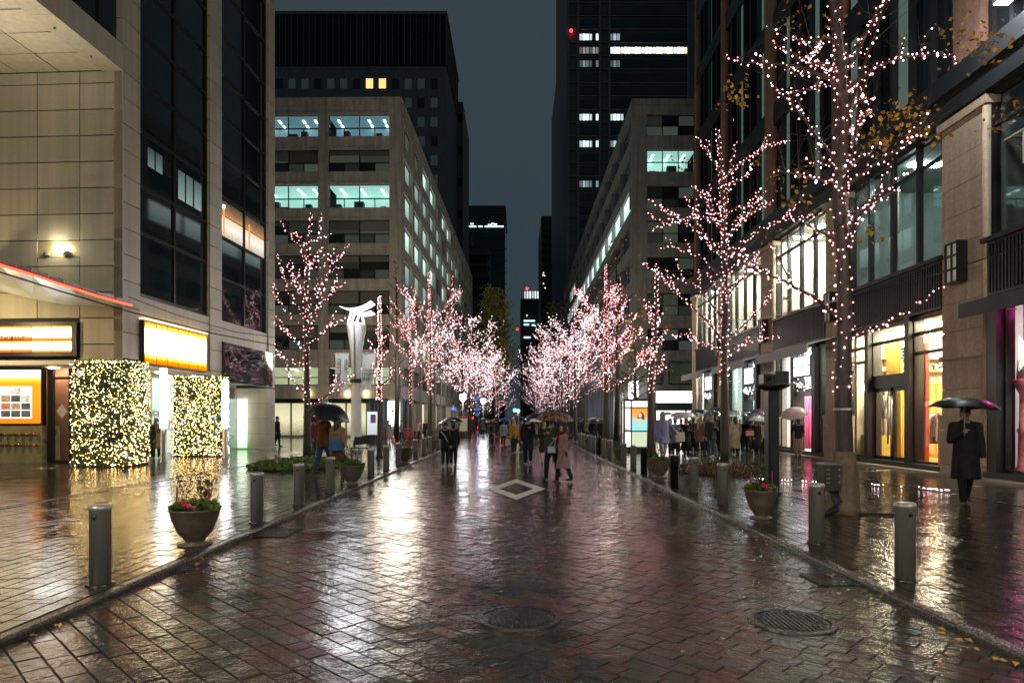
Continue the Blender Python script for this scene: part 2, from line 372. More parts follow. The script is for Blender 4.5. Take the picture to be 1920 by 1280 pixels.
def pave(parent, name, ang, x0, x1, y0, y1, width, lens, z, pal, matl, holes=(), gap=.007, skip=None, tilt=.012):
    th = R(ang); u = Vector((math.cos(th), -math.sin(th))); v = Vector((math.sin(th), math.cos(th)))
    cs = [Vector(p) for p in ((x0, y0), (x1, y0), (x1, y1), (x0, y1))]
    v0, v1 = min(c.dot(v) for c in cs), max(c.dot(v) for c in cs); u0, u1 = min(c.dot(u) for c in cs), max(c.dot(u) for c in cs)
    r = random.Random(len(name) + int(ang * 3) + 11); items = []
    k = 0
    while v0 + k * width < v1:
        s = u0 - r.random() * .5
        while s < u1:
            l = r.choice(lens); c = u * (s + l / 2) + v * (v0 + (k + .5) * width); s += l
            if x0 <= c.x <= x1 and y0 <= c.y <= y1 and not any((c.x - h[0]) ** 2 + (c.y - h[1]) ** 2 < (h[2] - .1) ** 2 for h in holes) and not (skip and skip(c)):
                px = CX + c.x * F / c.y
                if -1100 < px < 3000: items.append((c.y, c.x, l, r.randrange(len(pal)), r.uniform(-tilt, tilt), r.uniform(-tilt, tilt), r.uniform(-.0035, .0015)))
        k += 1
    items.sort(key=lambda t: t[0] + (0 if t[0] > 3.85 and -40 < CX + t[1] * F / t[0] < 1960 else 99))     # the 300 that show largest come first
    shared = {}
    rest = MB()
    for i, (yy, xx, l, ci, ta, tb, dz) in enumerate(items):
        vs_, fs = block(None, width / 2 - gap / 2, l / 2 - gap / 2, .03, .0045)
        if i < 300:
            key = (l, ci)
            if key not in shared:
                mb = MB(); mb.cur = pal[ci]; mb.add(vs_, fs); shared[key] = mb.mesh(name, matl)
            o = link(name, shared[key], parent, (xx, yy, z + dz)); o.rotation_euler = (ta, tb, -th)
        else:
            c_, s_ = math.cos(-th), math.sin(-th); rest.cur = tuple(min(.3, q * r.uniform(.8, 1.25)) for q in pal[ci])
            rest.add([(xx + a * c_ - b * s_, yy + a * s_ + b * c_, z + dz + e - a * tb + b * ta) for a, b, e in vs_], fs)
    tag(rest.build(name, matl, parent), kind='stuff')
pave(road, 'paving_stone', 45, KL, KR, 3.2, YEND, .155, (.16, .2, .25, .3), 0, PAL_ROAD, M['road_stone'], HOLES)
pave(walk_l, 'paving_stone', 90, -8.9, KL - .06, 3.2, YEND, .165, (.2, .26, .32), WZ, PAL_WALK, M['walk_stone'], gap=.008, tilt=.007)
pave(walk_l, 'paving_slab', 90, -19, -9.0, 8, YEND, .45, (.6, .9), WZ, [(.12, .1, .08), (.1, .088, .072), (.13, .105, .08)], M['walk_stone'], gap=.007, tilt=.002)
pave(walk_r, 'paving_stone', 90, KR + .06, 9.0, 3.2, 45, .165, (.2, .26, .32), WZ, PAL_WALK, M['walk_stone'], gap=.008, tilt=.007)
pave(walk_r, 'paving_slab', 90, 9.1, 12.2, 8, 45, .45, (.6, .9), WZ, [(.1, .08, .06), (.085, .072, .058), (.11, .085, .065)], M['walk_stone'], gap=.007, tilt=.002)
# kerbs: one stone after another, with a rolled edge
def kerb(x, y1, name='kerb'):
    base = tag(MB().box(x - .05, x + .05, -14, y1, -.04, .0).build(name, M['joint']), kind='structure')
    mb = MB(); n = 8; prof = [(-.06, -.03)] + [(-.06 + .02 * (1 - math.cos(a)), .035 + .02 * math.sin(a)) for a in (0, .8, 1.57)] + [(.06 - .02 * (1 - math.cos(a)), .035 + .02 * math.sin(a)) for a in (1.57, .8, 0)] + [(.06, -.03)]
    vs_ = [(a, s, b) for s in (-.595, .595) for a, b in prof]; m_ = len(prof)
    mb.add(vs_, [(i, i + 1, m_ + i + 1, m_ + i) for i in range(m_ - 1)] + [tuple(range(m_))[::-1], tuple(range(m_, 2 * m_))])
    me = mb.mesh('kerb_stone', M['kerb'])
    y = 2.0
    while y < y1:
        o = link('kerb_stone', me, base, (x + rng.uniform(-.004, .004), y, rng.uniform(-.003, .003))); o.rotation_euler = (0, 0, rng.uniform(-.003, .003)); y += 1.2
kerb(KL, YEND); kerb(KR, 39)
# line drains where the pavements meet the private aprons
for x, y1 in ((-8.95, YEND), (9.05, 45)):
    tag(MB().box(x - .05, x + .05, 4, y1, WZ - .01, WZ + .006).build('drain_channel', M['iron']), kind='structure')
# manholes
for (x, y, r_), lab in zip(HOLES, ('round cast iron manhole cover in the middle of the carriageway', 'round manhole cover near the right kerb with leaves beside it')):
    t = thing('manhole_cover', lab, 'manhole cover', (x, y, 0), 'manhole covers in the carriageway')
    MB().lathe([(r_ - .045, -.02), (r_ - .045, .011), (r_, .011), (r_ + .012, -.02)], 40, (x, y, 0)).build('rim', M['iron'], t)
    MB().lathe([(r_ - .055, -.02), (r_ - .055, .006), (r_ - .06, .008)], 40, (x, y, 0)).build('lid', M['iron'], t)
    mb = MB()
    for i in range(-7, 8):
        for j in range(-7, 8):
            a, b = i * .038, j * .038
            if a * a + b * b < (r_ - .08) ** 2: mb.box(x + a - .012, x + a + .012, y + b - .012, y + b + .012, .005, .014)
    tag(mb.build('stud', M['iron'], t), kind='stuff')
for (x0, x1, y0, y1), lab in (((KL + .1, KL + .55, 9.0, 9.7), 'slotted gutter grate against the left kerb'), ((KR - .45, KR - .1, 6.4, 6.85), 'slotted gutter grate against the right kerb')):
    t = thing('gutter_grate', lab, 'drain grate', (x0, y0, 0), 'gutter grates')
    MB().box(x0, x1, y0, y1, -.01, .007).build('tray', M['core'], t)
    for i in range(9):
        a = y0 + (y1 - y0) * i / 8; MB().box(x0, x1, a - .02, a + .02, .007, .01).build('bar', M['iron'], t)
# painted diamond
pts_o = [(0, 13.05), (.66, 15.1), (0, 17.5), (-.66, 15.1)]; pts_i = [(0, 13.9), (.39, 15.1), (0, 16.45), (-.39, 15.1)]
mb = MB(); mb.add([(x, y, .008) for x, y in pts_o + pts_i], [(i, (i + 1) % 4, 4 + (i + 1) % 4, 4 + i) for i in range(4)])
tag(mb.build('road_marking', M['paint']), kind='structure')
# fallen leaves
mb = MB(); r = random.Random(5)
def leaf(mb, c, s, up=None):
    a = Vector((r.uniform(-1, 1), r.uniform(-1, 1), r.uniform(-.25, .25))).normalized(); b = a.cross(Vector((0, 0, 1))).normalized()
    c = Vector(c); w = s * .35; h = Vector((0, 0, s * .18))
    mb.add([c - a * s * .5, c + b * w + h, c + a * s * .5, c - b * w + h * r.uniform(-.1, 1.2), c], [(0, 4, 1), (4, 2, 1), (0, 3, 4), (3, 2, 4)])
for i in range(70):
    y = 4.3 + r.random() ** 1.6 * 22; leaf(mb, (KR - .1 - abs(r.gauss(0, .12)), y, .016), r.uniform(.035, .07))
for i in range(45):
    y = 4.3 + r.random() ** 1.5 * 20; leaf(mb, (r.uniform(-3.4, 8), y, .02 + (WZ if 0 else 0)), r.uniform(.035, .06))
for i in range(40):
    y = 4.3 + r.random() ** 1.5 * 22; leaf(mb, (KL + .1 + abs(r.gauss(0, .1)), y, .016), r.uniform(.035, .06))
for i in range(30):
    y = 5 + r.random() * 14; leaf(mb, (r.uniform(3.6, 9), y, WZ + .016), r.uniform(.035, .06))
tag(mb.build('fallen_leaves', M['leaf_y']), 'scattered wet yellow leaves along the kerbs and on the paving', 'leaf litter', kind='stuff')
# ---------------------------------------------------------------- corner tower on the left
A = Fac((-13.46, 22.8), 3.2)
bA = thing('stone_tower', 'beige stone and dark glass corner tower with an overhang above a restaurant entrance', 'building', (-13.46, 22.8, 0))
sA = lambda px, w=0: A.s_of(px, w)
s1, s2a, s2b, s3a = sA(263), sA(390, -.1), sA(416), sA(500, -.1); s3b = sA(515.5)
TOPZ = 34
MB().box(.3, s3b - .2, -13, -.35, 3.75, TOPZ, A).build('core', M['core'], bA)
MB().box(-24, .35, -13, -.3, 14.2, TOPZ, A).build('overhang_core', M['core'], bA)
ROW = .894; Z0 = 13.5
def panels(nm, s0, s1_, w0, w1, z0, z1, mt, par, gap=.016, root=None):
    return MB().box(s0 + gap / 2, s1_ - gap / 2, w0, w1, z0 + gap / 2, z1 - gap / 2, A).build(nm, mt, par)
rows = []
z = Z0
while z > 3.7: rows.append((max(z - (.42 if z == Z0 else ROW), 3.6), z)); z = rows[-1][0]
# front wall: panels facing the camera
wall = MB().box(.06, .3, -13, -.02, 3.6, Z0, A).build('front_wall', M['core'], bA)
for ci in range(8):
    w1, w0 = -.01 - ci * 1.52, -.01 - (ci + 1) * 1.52
    for z0, z1 in rows:
        if ci == 1 and abs(z0 - 6.82) < .2:                     # recessed lamp niche in this panel
            zn = z0
            MB().box(0, .06, w0 + .016, w1 - .016, z0 + .018, 7.12, A).build('stone_panel', M['stoneA'], wall)
            continue
        if ci >= 1 and z0 < 4.9 and z1 > 3.7 and ci <= 3: 
            if z0 >= 4.88: pass
            else: continue
        MB().box(0, .06, w0 + .016, w1 - .016, z0 + .018, z1 - .018, A).build('stone_panel', M['stoneA'], wall)
# lamp niche
wn0, wn1 = -.01 - 3.04, -.01 - 1.52
nic = MB().box(.04, .058, wn0, wn1, 7.15, 7.7, A).build('lamp_niche', M['mirror'], bA)
MB().ell(A(-.03, -2.28, 7.44), (.14, .1, .16)).build('lamp', emis('niche_lamp', (1, .9, .62), 30), nic, True)
for w in (-2.0, -2.7): MB().lathe([(.1, 0), (.12, .1), (.06, .17)], 12, A(0.0, w, 7.18)).build('fixture', M['alu'], nic)
# corner pillar and the two street pillars, stone by stone
def pillar(s0, s1_, w0, w1, z0, z1, nm):
    p = MB().box(s0 + .05, s1_ - .05, w0 + .02, w1 - .05, z0, z1, A).build(nm, M['core'], bA)
    z = Z0
    zs = []
    while z > z0: z -= ROW
    while z < z1:
        a, b = max(z, z0), min(z + ROW, z1)
        if b - a > .1: MB().box(s0, s1_, w0, w1, a + .014, b - .014, A).build('stone_block', M['stoneA'], p)
        z += ROW
pillar(.0, s1, -.32, 0.0, 3.6, TOPZ, 'corner_pillar')
pillar(s2a, s2b, -.32, 0.0, 3.3, TOPZ, 'street_pillar')
pillar(s3a, s3b, -.32, 0.0, 3.2, TOPZ, 'street_pillar')
# soffit with visible panels
for i in range(6):
    for j in range(7):
        w1 = -.75 - j * 1.5; a = -1.15 * (i + 1)
        MB().box(a + .03, a + 1.12, w1 - 1.46, w1, Z0, Z0 + .1, A).build('soffit_panel', M['stoneA'], bA)
MB().box(-24, -6.9, -11.5, -.75, Z0, Z0 + .1, A).build('soffit_panel', M['stoneA'], bA)
MB().box(-24, 0, -11.6, -.7, Z0 + .1, 14.2, A).build('soffit_void', M['core'], bA)
for i in range(7):
    a = -3.2 * (i + 1); MB().box(a + .01, a + 3.19, -.72, 0.02, Z0 - .03, Z0 + .85, A).build('edge_stone', M['stoneA'], bA)
    for q in (.6, 2.2): MB().box(a + q, a + q + .05, -.45, -.4, Z0 - .1, Z0 - .03, A).build('fixing', M['alu'], bA)
mb = MB().box(-24, -.05, -.3, -.2, Z0 + .85, TOPZ, A).build('upper_glass', M['dglass'], bA)
for a in range(-22, 0, 3): MB().box(a, a + .08, -.2, -.14, Z0 + .85, TOPZ, A).build('mullion', M['frame'], bA)
# glazing bays
def bay(sa, sb, mid, zs, nm):
    b = MB().box(sa, sb, -.32, -.26, zs[0], TOPZ, A).build(nm, M['core'], bA)
    zz_ = zs + [TOPZ]
    for i in range(len(zs)):
        for a, c in ((sa, mid), (mid, sb)):
            MB().box(a + .05, c - .05, -.25, -.22, zz_[i] + .06, zz_[i + 1] - .06, A).build('glass_pane', M['dglass'], b)
        MB().box(sa, sb, -.26, -.16, zz_[i] - .06, zz_[i] + .06, A).build('transom', M['frame'], b)
    MB().box(mid - .06, mid + .06, -.26, -.15, zs[0], TOPZ, A).build('mullion', M['frame'], b)
    for a in (sa + .04, sb - .04): MB().box(a - .04, a + .04, -.26, -.14, zs[0], TOPZ, A).build('mullion', M['frame'], b)
    return b
m1 = sA(326, -.2)
bay(s1, s2a, m1, [6.05, 8.3, 10, 12, 13.7, 15.5, 17.3, 19.1, 21, 23, 25, 27, 29], 'glazed_bay')
m2 = sA(457, -.2)
b2 = bay(s2b, s3a, m2, [5.95, 7.9, 9.75, 11.6, 13.4, 15.2, 17, 18.8, 21, 23, 25, 27, 29], 'glazed_bay')
# the restaurant floor behind the second bay is lit
for a, c in ((s2b, m2), (m2, s3a)):
    MB().box(a + .1, c - .1, -.215, -.205, 9.85, 10.75, A).build('lit_curtain', emis_ramp('lit_curtain', [(0, (.5, .42, .3)), (.5, (.8, .78, .68)), (1, (.75, .6, .4))], .8, 2, .5), b2)
    MB().box(a + .1, c - .1, -.216, -.208, 10.8, 11.45, A).build('lit_pane', emis_ramp('lit_dining_room', [(0, (.55, .25, .1)), (.4, (.25, .13, .06)), (1, (.06, .05, .04))], .8, 2, .6), b2)
    MB().box(a + .5, a + .62, -.2, -.18, 9.9, 11.1, A).build('curtain_tie', emis('orange_lit_drape', (.8, .3, .08), .9), b2)
MB().ell(A(s2b + .5, -.19, 11.15), (.1, .05, .1)).build('ceiling_lamp', M['lum_warm'], b2)
for a, c in ((sA(335, -.2), sA(347, -.2)), (sA(350, -.2), sA(362, -.2)), (sA(365, -.2), sA(378, -.2))):      # lit office seen in the first bay
    MB().box(a, c, -.216, -.21, 10.35, 11.5, A).build('lit_pane', emis_ramp('lit_office_pane', [(0, (.3, .45, .4)), (1, (.1, .14, .13))], .5, 2, .3), bA)
for a, c in ((sA(278, -.2), sA(290, -.2)), (sA(293, -.2), sA(305, -.2))):
    MB().box(a, c, -.216, -.21, 10.9, 11.6, A).build('lit_pane', emis_ramp('lit_office_pane', [(0, (.3, .45, .4)), (1, (.1, .14, .13))], .3, 2, .3), bA)
# spandrels and string course between the ground floor and the windows
for a, b, zb in ((s1, s2a, 5.2), (s2b, s3a, 5.05)):
    n = 3
    for i in range(n): MB().box(a + (b - a) * i / n + .008, a + (b - a) * (i + 1) / n - .008, -.3, -.05, zb, 5.95, A).build('spandrel_stone', M['stoneA'], bA)
MB().box(s1, s2a, -.3, -.1, 3.4, 5.2, A).build('sign_backing', M['stoneA'], bA)
# lit signs: on the street face, and on the front wall
sg = thing('lit_sign', 'white and orange backlit sign above the entrance between hedge boxes', 'sign', A(s1 + .05, .15, 3.55))
a0, a1 = s1 - .05, sA(390, .2)
MB().box(a0, a1, -.04, .16, 3.52, 5.12, A).build('sign_frame', M['steel'], sg)
m_sig = emis_ramp('backlit_print', [(0, (.2, .03, .0)), (.1, (.28, .06, .0)), (.19, (.5, .22, .03)), (.3, (1, .88, .5)), (.78, (1, .9, .52)), (.9, (.4, .2, .02)), (1, (.26, .06, .0))], 5, 2, .12)
for i in range(6):
    q0, q1 = a0 + .04 + (a1 - a0 - .08) * i / 6, a0 + .04 + (a1 - a0 - .08) * (i + 1) / 6
    MB().box(q0 + .03, q1 - .03, .16, .175, 3.58, 5.06, A).build('sign_panel', m_sig, sg)
text('lettering', 'R E S T A U R A N T', mat('pale_letters', (.6, .5, .4), .5, emit=(1, .86, .7), estr=1.6), .3, A(a0 + 1.0, .18, 4.5), (A.u.x, A.u.y, 0), (0, 0, 1), sg)
MB().box(a0, a1, -.02, .2, 5.12, 5.18, A).build('sign_top_lamp', emis('sign_top_strip', (1, .62, .32), 2.0), sg)
sg2 = thing('lit_sign', 'orange, white and teal backlit restaurant sign on the front wall under the canopy', 'sign', A(-.1, -3, 3.8))
zb, zt = 3.72, 4.9; wl = -1.56
MB().box(-.12, .2, -9, wl, zb, zt, A).build('sign_frame', M['steel'], sg2)
m_sig2 = emis_ramp('backlit_print_teal', [(0, (.16, .015, .0)), (.16, (.2, .06, .01)), (.28, (.16, .2, .11)), (.45, (.2, .35, .3)), (.55, (1, .95, .7)), (.78, (1, .9, .55)), (.86, (.4, .18, .01)), (1, (.24, .03, .0))], 4.2, 2, .05)
m_sig2b = emis_ramp('backlit_print_bright', [(0, (.18, .025, .0)), (.14, (.22, .07, .01)), (.26, (.8, .9, .8)), (.45, (.9, 1, 1)), (.8, (1, 1, .95)), (.88, (.35, .2, .01)), (1, (.2, .03, .0))], 6, 2, .04)
for i in range(9):
    q1 = wl - .16 - i * .71; q0 = q1 - .71
    MB().box(-.135, -.12, q0 + .018, q1 - .018, zb + .14, zb + .54, A).build('sign_panel', m_sig2b if i < 2 else m_sig2, sg2)
    MB().box(-.135, -.12, q0 + .018, q1 - .018, zb + .56, zt - .14, A).build('sign_panel', m_sig2b if i < 2 else m_sig2, sg2)
m_sig2.node_tree.nodes  # one print across both rows
text('lettering', 'RESTAURANT', M['ink'], .19, A(-.145, wl - 3.0, zb + .55), (A.n.x, A.n.y, 0), (0, 0, 1), sg2)
# set-back ground floor: ceiling, back wall, glass, door, return wall
MB().box(.0, s3a + 1, -13, -.02, 3.45, 3.6, A).build('entrance_ceiling', mat('warm_white_ceiling', (.7, .62, .5), .6), bA)
MB().box(2.4, s3a, -4.2, -4.0, 0, 3.45, A).build('entrance_wall', mat('pink_beige_wall', (.55, .4, .3), .5), bA)
for i in range(4):
    for j in range(3):
        MB().lathe([(.14, 0), (.16, -.02)], 12, A(1.2 + i * 2.6, -1.0 - j * 1.2, 3.43)).build('downlight', emis('downlight', (1, .82, .56), 45), bA)
ent = MB().box(3.0, 3.06, -3.6, -.4, WZ, 3.4, A).build('glass_screen', M['glass'], bA)
for w in (-3.6, -2.5, -1.4, -.4): MB().box(2.98, 3.08, w - .03, w + .03, WZ, 3.4, A).build('mullion', M['alu'], ent)
MB().box(s2b + .2, s3a - .6, -1.45, -1.4, WZ, 3.3, A).build('shop_glass', M['glass'], bA)
MB().box(s2b, s3a + 1, -3.2, -3.1, WZ, 3.4, A).build('lit_back_wall', emis_ramp('lit_shop_wall', [(0, (.5, .55, .4)), (1, (.9, 1, .9))], .9, 2, .3), bA)
MB().box(s3a - .55, s3a - .5, -1.38, -.9, .1, 2.6, A).build('lit_poster', emis_ramp('green_white_poster', [(0, (.3, .7, .3)), (.4, (.9, 1, .8)), (1, (1, 1, .9))], 1.6, 2, .4), bA)
rw = MB().box(s3a - .2, s3a + .2, -1.62, -.02, WZ, 3.3, A).build('return_wall', M['core'], bA)
for i in range(4):
    MB().box(s3a - .26, s3b, -1.68, 0.0, WZ + .78 * i + (.06 if i == 0 else .008), WZ + .78 * (i + 1) - .008, A).build('stone_block', M['stoneA'], rw)
MB().box(s3a - .28, s3b + .02, -1.7, .02, WZ, WZ + .06, A).build('plinth', M['stoneA'], rw)
MB().box(s3b - .3, s3b, -13, -.05, 3.2, TOPZ, A).build('end_wall', M['stoneA'], bA)
dp = thing('dark_sign_panel', 'dark glossy blank sign panel reflecting tree lights beside the second hedge box', 'sign', A(s2b, .1, 3.3))
MB().box(s2b + .02, s3a + .3, -.06, .08, 3.25, 4.98, A).build('panel', M['dglass'], dp); MB().box(s2b, s3a + .32, -.06, .05, 3.2, 5.02, A).build('sign_frame', M['steel'], dp)
# restaurant front on the far left: menu board over a counter with brass taps, glass door
mbd = thing('menu_board', 'orange framed lit menu board with rows of food pictures', 'menu board', A(.5, -4.6, 1.4))
wR = -3.2
MB().box(.42, .6, wR - 4.5, wR, 1.35, 3.4, A).build('board_frame', M['steel'], mbd)
MB().box(.39, .42, wR - 4.4, wR - .06, 1.42, 3.3, A).build('board_face', emis_ramp('orange_lit_board', [(0, (.6, .13, .005)), (.3, (.68, .19, .01)), (.74, (.7, .22, .01)), (.82, (.75, .45, .02)), (.9, (1, .92, .7)), (1, (1, .98, .9))], 1.5, 2, .04), mbd)
MB().box(.375, .39, wR - 2.3, wR - .36, 1.6, 2.72, A).build('menu_sheet', emis('white_menu_sheet', (1, .95, .85), 1.3), mbd)
m_food = []
for k, (c, e) in enumerate([((.45, .26, .12), .8), ((.6, .5, .35), .9), ((.5, .16, .08), .8), ((.16, .15, .12), .5), ((.7, .62, .5), 1.0)]):
    m, nt, out = mk('food_picture'); tc = N(nt, 'ShaderNodeTexCoord'); v = N(nt, 'ShaderNodeTexVoronoi', Scale=9.0); nt.links.new(tc.outputs['Object'], v.inputs['Vector'])
    cr = N(nt, 'ShaderNodeValToRGB'); cr.color_ramp.elements[0].color = (*[min(1, q * 1.7) for q in c], 1); cr.color_ramp.elements[1].color = (*[q * .5 for q in c], 1)
    nt.links.new(v.outputs['Distance'], cr.inputs[0]); em = N(nt, 'ShaderNodeEmission', Strength=e); nt.links.new(cr.outputs[0], em.inputs[0]); nt.links.new(em.outputs[0], out.inputs[0]); m_food.append(m)
for i in range(5):
    for j in range(4):
        if j == 3 and i in (0, 2): continue
        w1 = wR - .4 - i * .37
        MB().box(.36, .375, w1 - .33, w1, 1.64 + j * .265, 1.64 + j * .265 + .235, A).build('food_picture', m_food[(i * 2 + j * 3) % 5 if j else 3 if i < 3 else 0], mbd)
ctr = thing('counter', 'brushed gold metal counter front with two rows of brass taps', 'counter', A(.4, -4.6, 0))
MB().box(.3, 1.2, wR - 4.5, wR + .05, WZ, 1.33, A).build('counter_front', M['mirror'], ctr)
for j, zq in enumerate((1.05, .68)):
    for i in range(8):
        w = wR - .12 - i * .26
        tp = MB().cap(A(.28, w, zq), A(.16, w, zq), .04, .055).build('tap', M['brass'], ctr, True)
        MB().box(.2, .24, w + .03, w + .1, zq - .03, zq + .03, A).build('tap_handle', M['brass'], tp)
    MB().tube([A(.27, wR - 2.2, zq), A(.27, wR - .05, zq)], .02).build('pipe', M['brass'], ctr)
dr = thing('glass_door', 'tall bronze framed glass door with a white diamond sticker', 'door', A(.5, -2.2, 0))
MB().box(.6, .63, -2.95, -2.33, WZ + .06, 3.0, A).build('pane', M['glass'], dr)
for w in (-3.08, -2.98, -2.3): MB().box(.56, .68, w - .05, w + .05, WZ, 3.35, A).build('door_post', M['frame'], dr)
MB().box(.56, .68, -2.98, -2.3, 2.98, 3.06, A).build('door_head', M['frame'], dr); MB().box(.57, .67, -2.98, -2.3, WZ, .12, A).build('door_sill', M['frame'], dr)
MB().add([A(.59, -2.62 + a, 1.85 + b) for a, b in ((-.2, 0), (0, -.26), (.2, 0), (0, .26))], [(0, 1, 2, 3)]).build('sticker', mat('pale_sticker', (.6, .55, .5), .5), dr)
MB().box(1.6, 1.7, -9, -1.0, WZ, 3.45, A).build('lobby_wall', mat('copper_wall', (.5, .22, .13), .35, var=.1), bA)
# canopy with red neon edge
cn = thing('canopy', 'curved entrance canopy with a red neon edge and stepped dark red tiles', 'canopy', at(120, 530, 19))
def cpt(px, py): 
    f = px / 246.0
    d = 15.5 + f * 7.0
    return at(px, py, d)
edge = [cpt(x, y) for x, y in ((-60, 478), (0, 497), (60, 515), (120, 535), (180, 554), (246, 572))]
MB().tube(edge, .035, 8).build('neon_tube', M['red_neon'], cn, True)
back = [Vector(A(-.08, w, z)) for w, z in ((-5.4, 6.25), (-4.2, 5.95), (-3.1, 5.66), (-2.1, 5.48), (-.95, 5.42), (.1, 5.4))]
mb = MB(); n = len(edge)
mb.add([tuple(p) for p in edge] + [tuple(p) for p in back], [(i, i + 1, n + i + 1, n + i) for i in range(n - 1)]); 
mb.add([(p.x, p.y, p.z + .1) for p in edge] + [(p.x, p.y, p.z + .1) for p in back], [(i, n + i, n + i + 1, i + 1) for i in range(n - 1)])
mb.build('canopy_deck', mat('pale_green_canopy', (.62, .68, .58), .35, coat=.5), cn)
for i in range(n - 1):
    for k in range(2):
        p = edge[i].lerp(edge[i + 1], k / 2 + .02); q = edge[i].lerp(edge[i + 1], (k + 1) / 2 - .02)
        up = Vector((0, 0, .07)); bk = (back[i] - edge[i]).normalized() * .55
        lift = Vector((0, 0, .1))
        MB().add([p + up, q + up, q + bk + up, p + bk + up, p + up + lift * .5, q + up + lift, q + bk + up + lift, p + bk + up + lift * .5], [(0, 3, 2, 1), (4, 5, 6, 7), (0, 1, 5, 4), (1, 2, 6, 5), (2, 3, 7, 6), (3, 0, 4, 7)]).build('tile', mat('dark_red_tile', (.06, .018, .018), .35) if 'dark_red_tile' not in bpy.data.materials else bpy.data.materials['dark_red_tile'], cn)
# tube lamps
for (x, y, z0, z1), lab in (((-12.62, 23.85, 1.27, 3.38), 'white glowing tube lamp on a steel pole beside the first hedge box'), ((-11.65, 26.7, 1.26, 3.12), 'white glowing tube lamp on a steel pole beside the second hedge box')):
    t = thing('tube_lamp', lab, 'lamp', (x, y, WZ), 'tube lamps at the entrance')
    MB().lathe([(.12, z0), (.12, z1), (.02, z1 + .02)], 14, (x, y, 0)).build('light_tube', M['tube'], t, True)
    MB().lathe([(.16, WZ), (.12, WZ + .03), (.105, WZ + .04), (.105, z0)], 14, (x, y, 0)).build('pole', M['brushed'], t, True)
# lit hedge boxes
M['leaf_hedge'] = mat('hedge_leaf', (.07, .14, .035), .45, var=.5, vscale=9)
def hedge_box(x0, x1, y0, y1, z1, lab, seed):
    t = thing('hedge_box', lab, 'illuminated hedge', ((x0 + x1) / 2, (y0 + y1) / 2, WZ), 'hedge boxes at the entrance')
    r = random.Random(seed)
    MB().box(x0 + .08, x1 - .08, y0 + .08, y1 - .08, WZ, z1 - .06).build('hedge_core', mat('hedge_core', (.015, .022, .01), .8), t)
    lv = MB(); led = MB(); pnk = MB()
    def surf():
        k = r.random(); zq = r.uniform(WZ + .04, z1)
        aF, aR = (x1 - x0), (y1 - y0)
        k *= (aF + aR * 1.2)
        if k < aF: return Vector((r.uniform(x0, x1), y0, zq)), Vector((0, -1, 0))
        if k < aF + aR: return Vector((x1, r.uniform(y0, y1), zq)), Vector((1, 0, 0))
        return Vector((r.uniform(x0, x1), r.uniform(y0, y1), z1)), Vector((0, 0, 1))
    for i in range(9000):
        p, nn = surf(); p = p - nn * r.uniform(-.05, .1); s = r.uniform(.04, .095)
        d = (nn * .7 + Vector((r.uniform(-1, 1), r.uniform(-1, 1), r.uniform(-1, .6)))).normalized(); e = d.cross(Vector((r.uniform(-1, 1), r.uniform(-1, 1), 1))).normalized()
        lv.add([p - e * s * .3, p + d * s, p + e * s * .3], [(0, 1, 2)])
    tag(lv.build('leaves', M['leaf_hedge'], t), kind='stuff')
    warm = MB()
    for i in range(1550):
        p, nn = surf()
        if nn.z > .5 and r.random() < .6: continue
        p = p + nn * r.uniform(.0, .04); r.choice((led, led, led, warm, warm, pnk)).octa(p, r.choice((.006, .007, .008, .011)))
    tag(led.build('light_string', emis('hedge_led', (1, .72, .34), 42), t), kind='stuff'); tag(pnk.build('light_string', emis('hedge_led_pink', (1, .46, .42), 26), t), kind='stuff'); tag(warm.build('light_string', emis('hedge_led_gold', (1, .58, .1), 44), t), kind='stuff')
    orn = [emis('pale_glass_star', (.75, .9, 1), .5), mat('silver_bauble', (.7, .7, .7), .15, metal=1), mat('gold_bauble', (.7, .5, .2), .2, metal=1)]
    for i in range(16):
        p, nn = surf()
        if nn.z > .5: continue
        p = p + nn * .06
        if i % 3 == 0: MB().add([p + Vector((0, 0, .13)), p + Vector((.06, -.01, 0)), p + Vector((0, -.05, 0)), p + Vector((-.06, .01, 0)), p + Vector((0, 0, -.16)), p + Vector((0, .04, 0))], [(0, 2, 1), (0, 3, 2), (4, 1, 2), (4, 2, 3), (0, 1, 5), (0, 5, 3), (4, 5, 1), (4, 3, 5)]).build('star', orn[0], t)
        else: MB().ell(p, (.05, .05, .05)).build('bauble', orn[i % 3], t, True)
hedge_box(-14.38, -12.52, 21.5, 22.75, 3.45, 'taller leafy hedge box full of warm lights wrapped round the corner pillar', 3)
hedge_box(-14.2, -12.07, 27.4, 28.0, 3.32, 'second hedge box of warm lights standing farther along under the white sign', 4)

# ---------------------------------------------------------------- mid-rise office block, left
def lit_room(par, P, a0, a1, z0, z1, depth, mwall, mlum, nl):
    """a lit room behind an opening; P maps (along, out, up)"""
    rm = MB().box(a0, a1, -depth - .1, -depth, z0, z1, P).build('room_wall', mwall, par)
    MB().box(a0, a1, -depth, -.3, z1 - .12, z1 - .06, P).build('room_ceiling', mwall, rm)
    MB().box(a0, a1, -depth, -.3, z0 - .1, z0 - .04, P).build('room_floor', M['interior'], rm)
    for k_ in range(3 if nl > 1 else 0):                        # things standing on the window ledge and desks behind
        q = a0 + (a1 - a0) * (.08 + .3 * k_ + .07 * ((nl + k_) % 3)); hq = .25 + .22 * ((k_ * 2 + nl) % 3)
        MB().box(q, q + .5 + .3 * (k_ % 2), -1.1, -.6, z0 - .04, z0 + hq, P).build('desk_clutter', M['dark_furn'], rm)
    for i in range(nl):
        if nl > 3 and i == 2: continue
        c = a0 + (a1 - a0) * (i + .5) / nl
        for w in (-.9, -1.9): 
            if -w < depth: MB().box(c - .08, c + .08, w - .6, w, z1 - .17, z1 - .125, P).build('luminaire', mlum, rm)
    return rm
